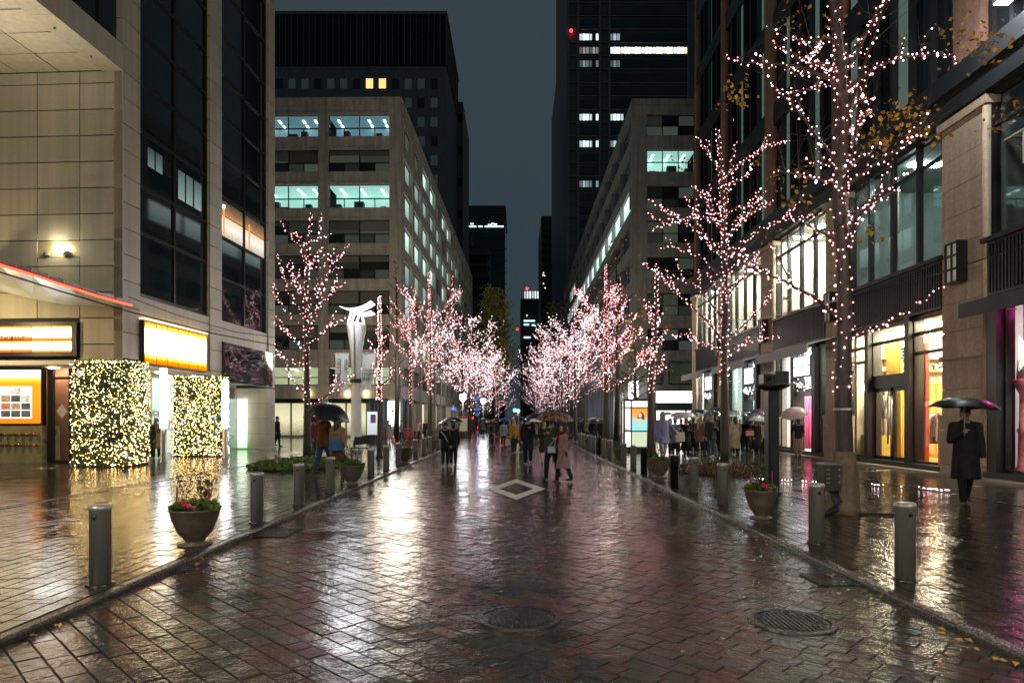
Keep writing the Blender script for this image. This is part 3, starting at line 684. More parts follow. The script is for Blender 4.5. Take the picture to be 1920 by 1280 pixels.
M['dark_furn'] = mat('grey_furniture', (.12, .13, .13), .6)
m_teal_room = mat('lit_teal_room', (.5, .7, .64), .8, emit=(.5, .85, .76), estr=.42)
m_blue_room = mat('lit_blue_room', (.3, .4, .45), .8, emit=(.3, .62, .75), estr=.16)
m_dim_room = mat('dim_green_room', (.15, .18, .15), .8, emit=(.4, .6, .5), estr=.09)
m_yel_room = mat('lit_yellow_room', (.5, .5, .35), .8, emit=(.85, .85, .55), estr=.3)
def big_window(par, P, a0, a1, z0, z1, lit=None, rail=True, seed=0):
    """wide opening: two upper panes, four lower panes, frame; dark panes are opaque glossy glass"""
    win = MB()
    t = .07
    win.box(a0, a1, -.42, -.3, z0, z0 + t, P); win.box(a0, a1, -.42, -.3, z1 - t, z1, P); win.box(a0, a0 + t, -.42, -.3, z0, z1, P); win.box(a1 - t, a1, -.42, -.3, z0, z1, P)
    zm = z0 + (z1 - z0) * .42; mid = (a0 + a1) / 2
    win.box(a0, a1, -.42, -.3, zm - .04, zm + .04, P); win.box(mid - .04, mid + .04, -.42, -.3, z0, z1, P)
    for q in (.25, .75): win.box(a0 + (a1 - a0) * q - .03, a0 + (a1 - a0) * q + .03, -.42, -.3, z0, zm, P)
    w = win.build('window', M['frame'], par)
    gm = M['glass'] if lit else M['dimpane']
    for i in range(2): MB().box(a0 + (a1 - a0) * i / 2 + .06, a0 + (a1 - a0) * (i + 1) / 2 - .06, -.37, -.35, zm + .05, z1 - t, P).build('pane', gm, w)
    for i in range(4): MB().box(a0 + (a1 - a0) * i / 4 + .05, a0 + (a1 - a0) * (i + 1) / 4 - .05, -.37, -.35, z0 + t, zm - .05, P).build('pane', gm, w)
    if lit:
        mw, ml, nl = lit; lit_room(par, P, a0, a1, z0, z1, 2.6, mw, ml, nl)
    elif rail:
        r = random.Random(seed)
        for i in range(2):                                     # part-drawn blinds in front of dark rooms
            if r.random() < .75:
                h = r.uniform(.3, .95); MB().box(a0 + (a1 - a0) * i / 2 + .1, a0 + (a1 - a0) * (i + 1) / 2 - .1, -.348, -.344, z1 - t - (z1 - zm) * h, z1 - t, P).build('blind', M['blind'], w)
M['blind'] = mat('dusty_blind', (.16, .15, .125), .7, var=.1, rnd=.35)
B = Fac((-9.85, 57.0), 1.05)                                    # street side
BF = lambda a, w, z: (B.o.x - a * B.n.x + w * (-B.u.x), B.o.y - a * B.n.y + w * (-B.u.y), z)   # front, a runs to the left
bB = thing('office_block', 'beige nine storey office block with deep window grid and lit teal floors', 'building', (-9.85, 57, 0))
TB = 28.95; LB = 72
MB().box(3.2, LB, -30, -.55, 0, TB - .6, B).build('core', M['core'], bB)
roof = MB().box(.0, LB, -30, 0, TB - .55, TB, B).build('roof', M['conc'], bB)
MB().box(-.06, LB, -30, .06, TB - .12, TB + .1, B).build('cornice', M['conc'], roof)
rowsB = [(25.75, 27.65), (22.75, 24.65), (19.65, 21.65), (16.6, 18.6), (13.55, 15.6), (10.5, 12.55), (7.5, 9.6), (4.45, 6.05)]
bayB = [(1.0, 6.3), (7.15, 12.45), (13.3, 18.6)]
litF = {(0, 0): (m_blue_room, M['lum'], 4), (0, 1): (m_blue_room, M['lum'], 5), (2, 0): (m_teal_room, M['lum'], 3), (2, 1): (m_teal_room, M['lum'], 4), (7, 0): (m_yel_room, M['lum_warm'], 1), (7, 1): (m_yel_room, M['lum_warm'], 1)}
def spandrels(P, a0, a1, nm='spandrel'):
    prev = TB - .55
    for z0, z1 in rowsB:
        MB().box(a0, a1, -.5, -.06, z1, prev, P).build(nm, M['conc'], bB)
        MB().box(a0, a1, -.06, .04, z1 - .02, z1 + .16, P).build('sill', M['conc'], bB)
        prev = z0
    MB().box(a0, a1, -.5, -.06, 3.3, prev, P).build(nm, M['conc'], bB)
for (a0, a1) in bayB:
    spandrels(BF, a0, a1)
for a0, a1 in ((-.0, 1.0), (6.3, 7.15), (12.45, 13.3), (18.6, 20)): MB().box(a0, a1, -.6, 0, 0.05, TB - .5, BF).build('column', M['conc'], bB)
for ri, (z0, z1) in enumerate(rowsB):
    for bi, (a0, a1) in enumerate(bayB):
        big_window(bB, BF, a0, a1, z0, z1, litF.get((ri, bi)), seed=ri * 7 + bi)
nb = 14; pit = (LB - 1.0) / nb
for i in range(nb):
    a0, a1 = 1.0 + pit * i, 1.0 + pit * (i + 1) - .5
    MB().box(a1, a1 + .5, -.6, .03, .05, TB - .5, B).build('column', M['conc'], bB)
    prev = TB - .55
    for ri, (z0, z1) in enumerate(rowsB):
        MB().box(a0, a1, -.5, -.08, z1, prev, B).build('spandrel', M['conc'], bB); prev = z0
        lit = {1: (0, 1, 2, 3, 4, 6, 7, 8), 2: (0, 1, 2, 3, 4, 5, 6, 8, 9), 3: (0, 1, 2, 3, 5), 0: (2, 3, 5, 6), 4: (0, 1, 2, 4), 5: (0, 3, 4), 6: (1, 2)}.get(ri, ()); lit = (1 + (i * 3 + ri) % 3) if i in lit else 0
        w = MB(); t = .08
        w.box(a0, a1, -.42, -.28, z0, z0 + t, B).box(a0, a1, -.42, -.28, z1 - t, z1, B).box((a0 + a1) / 2 - .05, (a0 + a1) / 2 + .05, -.42, -.28, z0, z1, B)
        w = w.build('window', M['frame'], bB)
        for k in range(2):
            q0, q1 = a0 + (a1 - a0) * k / 2 + .05, a0 + (a1 - a0) * (k + 1) / 2 - .05
            MB().box(q0, q1, -.37, -.34, z0 + t, z1 - t, B).build('pane', emis_ramp('lit_office_glass', [(0, (.25, .4, .36)), (.5, (.5, .75, .68)), (1, (.75, 1, .92))], (0, .75, .3, .5)[lit], 2, .35) if lit else M['dimpane'], w)
        MB().box(a0 + .2, a0 + .42, -.25, .02, z0 - .1, z1 + .1, B).build('fin', M['conc'], bB)
    MB().box(a0, a1, -.5, -.08, 3.3, prev, B).build('spandrel', M['conc'], bB)
    if i: MB().box(a0 + .1, a1 - .1, -.6, -.5, .3, 3.1, B).build('shopfront', emis_ramp('lit_shop_window', [(0, (.55, .4, .25)), (.5, (.9, .8, .6)), (1, (.8, .75, .6))], [.35, .1, .7, .2][i % 4], 2, .4), bB)
# ground floor front
MB().box(.0, 20, -.9, -.7, 0, 3.3, BF).build('ground_wall', M['conc_d'], bB)
for a0, a1, m in ((14.2, 17.5, mat('pale_blue_shutter', (.5, .56, .62), .4, emit=(.6, .72, .8), estr=.12)), (17.6, 18.5, M['alu'])):
    MB().box(a0, a1, -.7, -.62, .15, 3.1, BF).build('shutter', m, bB)
for a0 in (3.2, 5.0, 8.0, 9.8): MB().box(a0, a0 + 1.6, -.7, -.62, .15, 2.9, BF).build('shop_window', emis_ramp('warm_shop_window', [(0, (.3, .27, .15)), (.5, (.9, .85, .55)), (1, (.7, .65, .4))], .65, 2, .5), bB)
MB().box(2.9, 12.4, -.7, -.3, 2.95, 3.25, BF).build('shop_canopy', M['steel'], bB)
MB().box(12.4, 20, -.7, -.55, 3.1, 3.25, BF).build('shutter_head', mat('teal_lit_head', (.3, .45, .42), .5, emit=(.5, .8, .75), estr=.25), bB)
# glowing display by the corner column
dis = thing('lit_display', 'tall white glowing shop display by the corner of the beige block', 'display', BF(.55, .3, 0))
a_ = .12
MB().box(a_, a_ + 1.0, -.1, .12, .95, 3.05, BF).build('display_face', emis_ramp('white_display', [(0, (.7, .9, 1)), (.3, (.95, 1, 1)), (1, (.9, .98, 1))], 2.6, 2, .1), dis)
MB().box(a_ + .52, a_ + .6, .125, .14, 2.35, 2.75, BF).build('product_picture', M['ink'], dis); MB().ell(BF(a_ + .56, .13, 2.2), (.12, .02, .1)).build('product_picture', M['ink'], dis)
for a in (-.3, 1.25, 1.6, 2.0, 2.4): MB().box(a, a + .12, -.2, .1, .05, 3.3, BF).build('fin', mat('navy_fin', (.03, .06, .1), .3) if 'navy_fin' not in bpy.data.materials else bpy.data.materials['navy_fin'], dis)
for a in (3.0, 4.6, 8.0): 
    t = MB().lathe([(.0, 0), (.16, .0), (.1, .35)], 12, BF(a, .1, 3.55)).build('spot_lamp', emis('warm_spot', (1, .75, .45), 12), bB)
# ---------------------------------------------------------------- shop building on the right: stone piers, dark steel, lit shops
XJ = 12.2
J = lambda a, w, z: (XJ - w, a, z)                              # a = distance along the street, w = out towards the street
bJ = thing('shop_building', 'dark steel and tan stone shop building with terracotta piers and lit street windows', 'building', (XJ, 18, 0))
TJ = 33
piers = [(17.3, 19.1), (24.7, 26.3), (31.6, 33.3), (38.9, 40.4), (45.2, 46.3)]
piers_all = [(9.9, 11.7)] + piers
MB().box(2, 46.3, -14, -5.2, 0, TJ, J).build('core', M['core'], bJ)
MB().box(2, 46.3, -5.2, -.35, 10.2, TJ, J).build('core', M['core'], bJ)
for a, b in piers_all:
    p = MB().box(a + .06, b - .06, -.6, -.06, 0, 10.1, J).build('pier', M['core'], bJ)
    z = .0
    hs = [.28, .75, .55]
    zc = [0, .3, 1.25, 1.6]
    while zc[-1] < 9.9: zc.append(min(zc[-1] + .8, 10.0))
    for i in range(len(zc) - 1):
        z0, z1 = zc[i], zc[i + 1]; e = .07 if z1 <= 1.6 else 0
        g = .012
        MB().box(a - e, b + e, -.3, 0 + e, z0 + g * (i > 0), z1, J).build('stone_block', M['stoneJ'], p)
    for zq, hh, e in ((1.6, .1, .09), (3.25, .1, .06), (9.75, .22, .1)): MB().box(a - e, b + e, -.3, e, zq, zq + hh, J).build('moulding', M['stoneJ'], p)
    MB().lathe([(.1, .4), (.1, 9.7)], 10, J(a + .02, -.02, 0)).build('corner_roll', M['stoneJ'], p, True)
    MB().box(a + .35, b - .35, -.3, -.08, 11.3, TJ, J).build('terracotta_pier', M['terra'], bJ)
MB().box(2, 9.9, -.5, -.1, 0, 10.1, J).build('blank_wall', M['steel'], bJ)
# steel bands
def band(z0, z1, w, nm='steel_band', ribs=False):
    for (a, b), (c, d) in zip(piers_all, piers_all[1:]):
        o = MB().box(b, c, -.4, w, z0, z1, J).build(nm, M['steel'], bJ)
        if ribs:
            mb = MB(); n = int((c - b) / .12)
            for i in range(n): mb.box(b + .12 * i + .03, b + .12 * i + .08, w, w + .03, z0 + .08, z1 - .08, J)
            tag(mb.build('rib', M['steel'], o), kind='stuff')
        MB().box(b - .05, c + .05, -.4, w + .12, z1 - .02, z1 + .1, J).build('ledge', M['steel'], o)
band(4.75, 6.15, .02, ribs=True)
MB().box(2, 46.3, -.4, .12, 10.05, 11.3, J).build('steel_cornice', M['steel'], bJ)
MB().box(2, 46.3, -.4, .3, 10.6, 10.72, J).build('steel_ledge', M['steel'], bJ)
for z in (15.6, 20, 24.4, 28.8): MB().box(2, 46.3, -.4, -.12, z, z + 1.0, J).build('steel_band', M['steel'], bJ)
# upper storeys: fins, glass, teal curtains
for k, ((a, b), (c, d)) in enumerate(zip(piers_all, piers_all[1:])):
    lo, hi = b - .3, c + .3
    for zi, z in enumerate((11.3, 16.6, 21, 25.4, 29.8)):
        zt = (15.6, 20, 24.4, 28.8, 33)[zi]
        n = 6
        for i in range(n):
            q0, q1 = lo + (hi - lo) * i / n, lo + (hi - lo) * (i + 1) / n
            cur = (i * 5 + zi * 3 + k * 2) % 3 == 0
            MB().box(q0 + .1, q1 - .1, -.34, -.3, z, zt, J).build('pane', M['teal_dim'] if cur else M['dglass'], bJ)
            MB().box(q0 - .06, q0 + .06, -.34, -.1, z, zt, J).build('mullion', M['steel'], bJ)
# first floor windows: some rooms lit
m_pale = mat('lit_pale_room', (.65, .6, .5), .8); m_dimroom = mat('dim_room', (.12, .13, .12), .8)
lum_s = emis('shop_luminaire', (1, .93, .8), 130); lum_c = emis('cool_luminaire', (.8, 1, .97), 75); lum_w = emis('warm_shop_luminaire', (1, .82, .56), 190)
def room(par, a, b, z0, z1, depth, mw, lum, nl, floor=None, back=None, lw=.12):
    """an open-fronted room behind the glazing: floor, ceiling, back and side walls, ceiling lights"""
    rm = MB().box(a, b, -depth - .1, -depth, z0, z1, J).build('room_wall', back or mw, par)
    MB().box(a - .1, a, -depth, -.42, z0, z1, J).build('side_wall', mw, rm); MB().box(b, b + .1, -depth, -.42, z0, z1, J).build('side_wall', mw, rm)
    MB().box(a, b, -depth, -.42, z1 - .06, z1, J).build('room_ceiling', mw, rm); MB().box(a, b, -depth, -.42, z0 - .04, z0 + .02, J).build('room_floor', floor or M['interior'], rm)
    for i in range(nl):
        c = a + (b - a) * (i + .5) / nl
        for w in (-1.2, -2.9):
            if -w < depth - .3: MB().box(c - lw, c + lw, w - .55, w + .45, z1 - .13, z1 - .07, J).build('ceiling_light', lum, rm)
    return rm
def glazing(par, a, b, z0, z1, n, w=-.22, zs=(), nm='window_frame', tint='glass'):
    f = MB().box(a, b, w - .06, w + .08, z0, z0 + .1, J).box(a, b, w - .06, w + .08, z1 - .1, z1, J)
    for i in range(n + 1):
        q = a + (b - a) * i / n; f.box(q - .06, q + .06, w - .07, w + .09, z0, z1, J)
    for z in zs: f.box(a, b, w - .05, w + .06, z - .05, z + .05, J)
    f = f.build(nm, M['steel'], par)
    for i in range(n):
        MB().box(a + (b - a) * i / n + .07, a + (b - a) * (i + 1) / n - .07, w - .01, w + .01, z0 + .1, z1 - .1, J).build('pane', M[tint], f)
    return f
for k, ((a, b), (c, d)) in enumerate(zip(piers_all, piers_all[1:])):
    glazing(bJ, b, c, 6.25, 10.05, 4, zs=(9.2,))
    if k == 0: room(bJ, b, c, 6.25, 10.0, 4, m_dimroom, lum_c, 0)
    elif k == 1:
        rm = room(bJ, b, c, 6.25, 10.0, 4.5, m_dimroom, lum_c, 1)
        MB().box(b, c, -4.3, -4.2, 8.9, 9.7, J).build('lit_strip', emis('teal_lit_strip', (.35, .75, .7), .8), rm)
        MB().box(c - 1.9, c - 1.5, -.9, -.8, 6.3, 9.9, J).build('curtain', M['blind'], rm); MB().box(b + .4, b + .8, -.9, -.8, 6.3, 9.9, J).build('curtain', M['blind'], rm)
    else: room(bJ, b, c, 6.25, 10.0, 4, m_pale, lum_s, 3 if k == 2 else 2)
# street-level shops
glow = mat('orange_wood', (.5, .24, .06), .35, var=.2, vscale=4, stretch=(1, 1, .2)); gold = mat('gold_curtain', (.55, .36, .06), .5, var=.3, vscale=9, stretch=(3, 3, .1)); redc = mat('red_column', (.5, .05, .03), .4)
pinkc = mat('pink_curtain', (.6, .08, .22), .6, var=.35, vscale=9, stretch=(3, 3, .1)); white_d = mat('white_display_wall', (.75, .72, .66), .6)
ground_sill = MB()
for (a, b), (c, d) in zip(piers_all, piers_all[1:]): MB().box(b, c, -.35, .1, 0.02, .22, J).build('shop_plinth', M['steel'], bJ)
tag(MB().box(8, 46.3, 0, .45, .0, .075, J).build('pavement_step', mat('pale_stone_step', (.3, .25, .19), .3, var=.2, bump=.1)), kind='structure')
# -- bay 1: wooden shop with double door (between the first and second pier)
a, b = 19.1, 24.7
rm = room(bJ, a, b, .15, 4.7, 4.6, mat('cream_shop_wall', (.6, .5, .36), .7), lum_w, 4, glow)
for q0, q1, z0, z1, mm, nm in ((a + .1, a + .7, .2, 2.2, glow, 'cabinet'),):
    cb = MB().box(q0, q1, -1.6, -1.2, z0, z1, J).build(nm, mm, rm)
    for i in range(3): MB().box(q0 + .06, q1 - .06, -1.2, -1.17, z0 + .1 + i * (z1 - z0) / 3, z0 + (i + .85) * (z1 - z0) / 3, J).build('cabinet_panel', mat('lit_wood_panel', (.6, .33, .1), .4) if 'lit_wood_panel' not in bpy.data.materials else bpy.data.materials['lit_wood_panel'], rm)
wp = MB().box(20.7, 23.2, -3.4, -3.3, .2, 3.0, J).build('wood_partition', glow, rm)
for i in range(4):
    for z0, z1 in ((.3, 1.0), (1.1, 1.9), (2.0, 2.85)): MB().box(20.78 + i * .6, 21.3 + i * .6, -3.3, -3.26, z0, z1, J).build('wood_panel', bpy.data.materials['lit_wood_panel'], rm)
MB().box(19.2, 20.6, -1.8, -1.7, .2, 2.3, J).build('wood_partition', glow, rm)
MB().box(20.9, 21.4, -2.2, -1.9, .2, 1.7, J).build('display_cabinet', white_d, rm)
MB().box(23.4, 24.5, -1.35, -1.3, .2, 4.4, J).build('gold_curtain', gold, rm)
MB().box(23.2, 24.6, -1.0, -.5, .2, 1.0, J).build('display_plinth', mat('yellow_plinth', (.55, .38, .08), .4), rm)
for q in (19.25, 21.3): MB().box(q, q + .1, -1.0, -.88, .2, 4.6, J).build('red_column', redc, rm)
sw = MB().box(24.6, 24.68, -4.5, -.75, .2, 2.9, J).build('wood_wall', glow, rm)             # the panelled end wall seen through the door
for i in range(6):
    for z0, z1 in ((.3, .95), (1.05, 1.95), (2.05, 2.8)): MB().box(24.56, 24.6, -.82 - i * .62 - .5, -.82 - i * .62, z0, z1, J).build('wood_panel', bpy.data.materials['lit_wood_panel'], rm)
for z in (3.3, 3.75): MB().box(24.3, 24.68, -4.2, -1.1, z, z + .05, J).build('wall_shelf', glow, rm)
for i in range(11): MB().box(24.35, 24.6, -1.2 - i * .27 - .18, -1.2 - i * .27, 3.35, 3.35 + .12 + .08 * (i % 3), J).build('folded_stock', [white_d, redc, gold, M['dark_furn']][i % 4], rm)
rk = thing('clothes_rack', 'rack of hanging clothes inside the wooden shop', 'clothes rack', J(21.4, -2.0, .2))
MB().tube([J(20.4, -1.9, .2), J(20.4, -1.9, 1.8), J(22.9, -1.9, 1.8), J(22.9, -1.9, .2)], .02).build('rail', M['brushed'], rk)
for i in range(16):
    q = 20.55 + i * .145; c_ = [(.3, .28, .25), (.05, .06, .09), (.4, .3, .18), (.2, .04, .04), (.5, .47, .42)][(i * 3) % 5]
    MB().add([J(q, -1.68, .75 + .1 * (i % 3)), J(q, -2.12, .75 + .1 * (i % 3)), J(q, -2.08, 1.66), J(q, -1.9, 1.76), J(q, -1.72, 1.66)] + [J(q + .08, -1.68, .75 + .1 * (i % 3)), J(q + .08, -2.12, .75 + .1 * (i % 3)), J(q + .08, -2.08, 1.66), J(q + .08, -1.9, 1.76), J(q + .08, -1.72, 1.66)], [(0, 1, 2, 3, 4), (9, 8, 7, 6, 5), (0, 5, 6, 1), (1, 6, 7, 2), (2, 7, 8, 3), (3, 8, 9, 4), (4, 9, 5, 0)]).build('garment', mat('rack_garment_%d' % (i % 5), c_, .8) if 'rack_garment_%d' % (i % 5) not in bpy.data.materials else bpy.data.materials['rack_garment_%d' % (i % 5)], rk)
for k_ in range(3):
    t_ = thing('pendant_lamp', ['first brass pendant lamp over the clothes rack', 'middle brass pendant lamp over the clothes rack', 'last brass pendant lamp over the clothes rack'][k_], 'lamp', J(20.6 + k_ * 1.1, -2.4, 3.4)); MB().lathe([(.16, 0), (.1, .12), (.02, .2)], 12, J(20.6 + k_ * 1.1, -2.4, 3.3)).build('lamp_shade', M['brass'], t_, True); MB().ell(J(20.6 + k_ * 1.1, -2.4, 3.3), (.07, .07, .07)).build('bulb', lum_w, t_, True); MB().tube([J(20.6 + k_ * 1.1, -2.4, 3.5), J(20.6 + k_ * 1.1, -2.4, 4.62)], .01).build('cord', M['black'], t_)
for i in range(5): MB().box(19.5 + i * .55, 19.9 + i * .55, -4.55, -4.4, 1, 4, J).build('shelf_unit', white_d, rm)
glazing(bJ, 23.3, 24.7, .2, 4.7, 1, zs=(3.6, 4.1))
glazing(bJ, 20.9, 23.1, 2.95, 4.7, 1, zs=(4.15,))
glazing(bJ, a, 20.7, .2, 4.7, 1, zs=(3.6, 4.2))
for q in (20.8, 23.2): MB().box(q - .12, q + .12, -.45, .03, .1, 4.75, J).build('door_post', M['steel'], bJ)
dd = thing('shop_door', 'tall double glass shop door in a charcoal frame with long steel pulls', 'door', J(22, 0, 0))
MB().box(20.92, 23.08, -.34, -.12, 2.62, 2.95, J).build('door_head', M['steel'], dd)
for q0, q1, h in ((20.95, 21.98, 21.9), (22.02, 23.05, 22.1)):
    lf = MB().box(q0, q0 + .08, -.3, -.2, .18, 2.62, J).box(q1 - .08, q1, -.3, -.2, .18, 2.62, J).box(q0, q1, -.3, -.2, .18, .34, J).box(q0, q1, -.3, -.2, 2.5, 2.62, J).build('door_leaf', M['steel'], dd)
    MB().box(q0 + .09, q1 - .09, -.26, -.24, .34, 2.5, J).build('pane', M['glass'], lf)
    MB().tube([J(h, -.12, .75), J(h, -.12, 2.35)], .03).build('pull_handle', M['brushed'], lf, True)
sgn = thing('hanging_sign', 'small dark hanging sign with white letters above the double door', 'sign', J(21.5, -.4, 3.6))
MB().box(21.05, 21.95, -.5, -.46, 3.55, 3.9, J).build('board', M['ink'], sgn)
text('lettering', 'E & E', emis('white_letters', (.9, 1, 1), 1.2), .36, J(21.9, -.44, 3.59), (0, -1, 0), (0, 0, 1), sgn)
pl = thing('pendant_lamp', 'small red pendant lamp hanging above the shop door inside', 'lamp', J(21.3, -.8, 4.2))
MB().lathe([(.13, 0), (.05, .14), (.01, .16)], 12, J(21.3, -.8, 4.12)).build('lamp_shade', redc, pl); MB().ell(J(21.3, -.8, 4.1), (.06, .06, .06)).build('bulb', lum_w, pl); MB().tube([J(21.3, -.8, 4.25), J(21.3, -.8, 4.65)], .012).build('cord', M['black'], pl)
def string_drop(nm, lab, pts, n, m, r_=.014, spread=.06, seed=1):
    r = random.Random(seed); mb = MB()
    for i in range(n):
        f = r.random() * (len(pts) - 1); i0 = int(f); p = Vector(pts[i0]).lerp(Vector(pts[i0 + 1]), f - i0)
        mb.octa(p + Vector((r.uniform(-spread, spread), r.uniform(-spread, spread), r.uniform(-spread, spread))), r_)
    t = thing(nm, lab, 'string lights', pts[0]); tag(mb.build('bulb', m, t), kind='stuff'); MB().tube(pts, .006, 4).build('wire', M['black'], t); return t
string_drop('string_lights', 'string lights running down inside the shop window beside the tan pier', [J(19.5, -.5, 4.3), J(19.45, -.55, 2.5), J(19.5, -.5, .7)], 70, M['led_pink'])
string_drop('string_lights', 'string lights in the gold curtained shop window', [J(23.8, -.6, 4.0), J(23.7, -.6, 2.5)], 40, M['led_warm'])
# -- bay 2: white windows and a door with a glowing sign box
def shop_small(a, b, door0, door1, backm, lum, nm_lab, curt=None):
    rm = room(bJ, a, b, .15, 4.7, 3.2, white_d, lum, 3, M['interior'], backm)
    for q in (door0, door1): MB().box(q - .16, q + .16, -.45, .05, .1, 4.75, J).build('door_post', M['steel'], bJ)
    glazing(bJ, a, door0 - .16, .2, 4.7, 1); glazing(bJ, door1 + .16, b, .2, 4.7, 1)
    glazing(bJ, door0 + .16, door1 - .16, 2.75, 4.7, 1)
    MB().box(door0 + .16, door1 - .16, -.4, -.1, 2.55, 2.8, J).build('door_head', M['alu'], bJ)
    t = thing('lit_shop_sign', nm_lab, 'sign', J((door0 + door1) / 2, -.2, 3.4))
    MB().box(door0 + .25, door1 - .25, -.1, .06, 3.35, 4.25, J).build('sign_frame', M['steel'], t)
    for z in (3.42, 3.84): MB().box(door0 + .3, door1 - .3, .06, .09, z, z + .36, J).build('sign_panel', emis('white_sign_panel', (.92, .96, 1), 3.2) if 'white_sign_panel' not in bpy.data.materials else bpy.data.materials['white_sign_panel'], t)
    g = MB(); r = random.Random(int(a)); led = MB()
    for i in range(260):
        p = Vector(J(r.uniform(door0 + .2, door1 - .2), r.uniform(-.05, .12), 3.0 + r.gauss(0, .12))); s = r.uniform(.06, .12)
        d = Vector((r.uniform(-1, .3), r.uniform(-1, 1), r.uniform(-1, 1))).normalized(); e = d.cross(Vector((.3, .2, 1))).normalized()
        g.add([p - e * s * .3, p + d * s, p + e * s * .3], [(0, 1, 2)])
        if i % 7 == 0: led.octa(p + Vector((-.06, 0, 0)), .016)
    gt = thing('garland', 'leafy garland with small lights ' + nm_lab.split(' ', 2)[2].replace('sign', 'sign box') if False else 'leafy light garland under the ' + nm_lab, 'garland', J((door0 + door1) / 2, 0, 3))
    tag(g.build('leaves', M['leaf_dg'], gt), kind='stuff'); tag(led.build('light_string', M['led_white'], gt), kind='stuff')
    if curt:
        for i in range(9): MB().lathe([(.09, .2), (.085, 1.5), (.07, 2.7)], 8, J(b - .35 - .05 * (i % 2), -.85 - i * .14, 0)).build('curtain_fold', curt, rm, True)
    return rm
M['curtain_p'] = pinkc
rm = shop_small(26.3, 31.6, 27.3, 29.4, mat('warm_back_wall', (.7, .5, .4), .7), lum_s, 'white glowing sign box over the pink curtained door', pinkc)
MB().box(30.3, 31.5, -.7, -.6, .25, 4.6, J).build('display_panel', emis_ramp('peach_display', [(0, (1, .6, .42)), (.3, (1, .85, .75)), (1, (1, .93, .85))], 1.3, 2, .2), rm)
text('lettering', 'X', mat('brown_print', (.5, .25, .12), .6, emit=(.7, .35, .2), estr=.5), .9, J(31.0, -.58, .75), (0, -1, 0), (0, 0, 1), rm)
MB().box(30.4, 31.3, -.595, -.585, 1.6, 1.75, J).build('print_line', bpy.data.materials['brown_print'], rm)
for i in range(4): MB().box(26.4, 27.1, -1.2, -.7, .3 + i * .85, .36 + i * .85, J).build('shelf', glow, rm)
rm = shop_small(33.3, 38.9, 33.9, 35.7, mat('cool_back_wall', (.5, .62, .6), .7), lum_c, 'white glowing sign box over the navy trimmed door')
MB().box(36.3, 38.6, -.7, -.6, .25, 4.6, J).build('display_panel', emis_ramp('green_white_display', [(0, (.6, .75, .6)), (1, (.8, .95, .85))], .8, 2, .2), rm)
MB().box(34.3, 35.3, -.6, -.5, .3, 2.4, J).build('poster', emis_ramp('blue_white_poster', [(0, (.2, .3, .6)), (.4, (.9, .9, 1)), (1, (.9, .95, 1))], 1.2, 2, .5), rm)
rm = shop_small(40.4, 45.2, 41.2, 43.0, mat('warm_back_wall_far', (.7, .5, .4), .7), lum_s, 'white glowing sign box over the farthest shop door')
# -- bay 0: pink lit arch window beside the near pier
a, b = 11.7, 17.3
rm = room(bJ, a, b, .15, 4.7, 4, mat('pale_mauve_wall', (.6, .5, .55), .6), lum_s, 1, M['interior'])
MB().box(16.9, 17.3, -.45, .04, .1, 4.75, J).build('door_post', M['steel'], bJ)
arch = MB(); n = 14; yc, zc_, r0, r1 = 15.0, 2.55, 1.5, 1.95
pr = []
for i in range(n + 1):
    t = math.pi * i / n; pr.append((math.cos(t), math.sin(t)))
for i in range(n):
    (c0, s0), (c1, s1_) = pr[i], pr[i + 1]
    v8 = [J(yc + c * r, w, zc_ + s_ * r) for w in (-.75, -.5) for c, s_, r in ((c0, s0, r0), (c0, s0, r1), (c1, s1_, r1), (c1, s1_, r0))]
    arch.add(v8, [(0, 1, 2, 3), (4, 7, 6, 5), (0, 4, 5, 1), (1, 5, 6, 2), (2, 6, 7, 3), (3, 7, 4, 0)])
pinkm = mat('pink_plaster_moulding', (.75, .12, .2), .5, var=.25, vscale=14, bump=.8, bscale=30)
ar = thing('arch_display', 'ornate pink moulded arch framing the shop window beside the near pier', 'window display', J(14.6, -.6, 0))
arch.build('arch', pinkm, ar)
spm = MB()
for i in range(n):                                              # plaster spandrel round the arch
    (c0, s0), (c1, s1_) = pr[i], pr[i + 1]
    spm.add([J(yc + c0 * r1, -.7, zc_ + s0 * r1), J(yc + c1 * r1, -.7, zc_ + s1_ * r1), J(yc + c1 * r1 * 1.01, -.7, 4.69), J(yc + c0 * r1 * 1.01, -.7, 4.69)], [(0, 1, 2, 3)])
spm.build('plaster_wall', mat('mauve_plaster', (.6, .3, .45), .7, var=.12, vscale=4, bump=.2), ar)
for i in range(n):
    c, s_ = pr[i]; MB().ell(J(yc + c * 1.72, -.5, zc_ + s_ * 1.72), (.05, .1, .1)).build('rosette', pinkm, ar, True)
for s_ in (-1, 1):
    MB().lathe([(.2, .2), (.22, .3), (.15, .4), (.13, 1.2), (.17, 1.3), (.12, 1.36), (.11, 2.2), (.16, 2.3), (.24, 2.52), (.24, 2.58)], 16, J(yc + s_ * 1.72, -.55, 0)).build('column', pinkm, ar, True)
MB().box(12.0, 17.0, -.85, -.8, .2, 4.7, J).build('violet_wall', mat('violet_wall', (.35, .1, .45), .6), ar) if False else None
for i in range(3): MB().box(16.45 - .0, 16.75, -.62 - i * .05, -.6 - i * .05, 4.2 + i * .12, 4.26 + i * .12, J).build('glow_strip', emis('magenta_glow_strip', (1, .12, .55), 8), ar)
MB().box(15.9, 16.2, -1.6, -1.5, .3, 3.2, J).build('green_panel', mat('green_panel', (.06, .16, .06), .5), rm); MB().box(14.2, 15.9, -1.3, -.9, .2, .95, J).build('display_plinth', bpy.data.materials['yellow_plinth'], rm)
glazing(bJ, a, 16.9, .2, 4.7, 2, w=-.25)
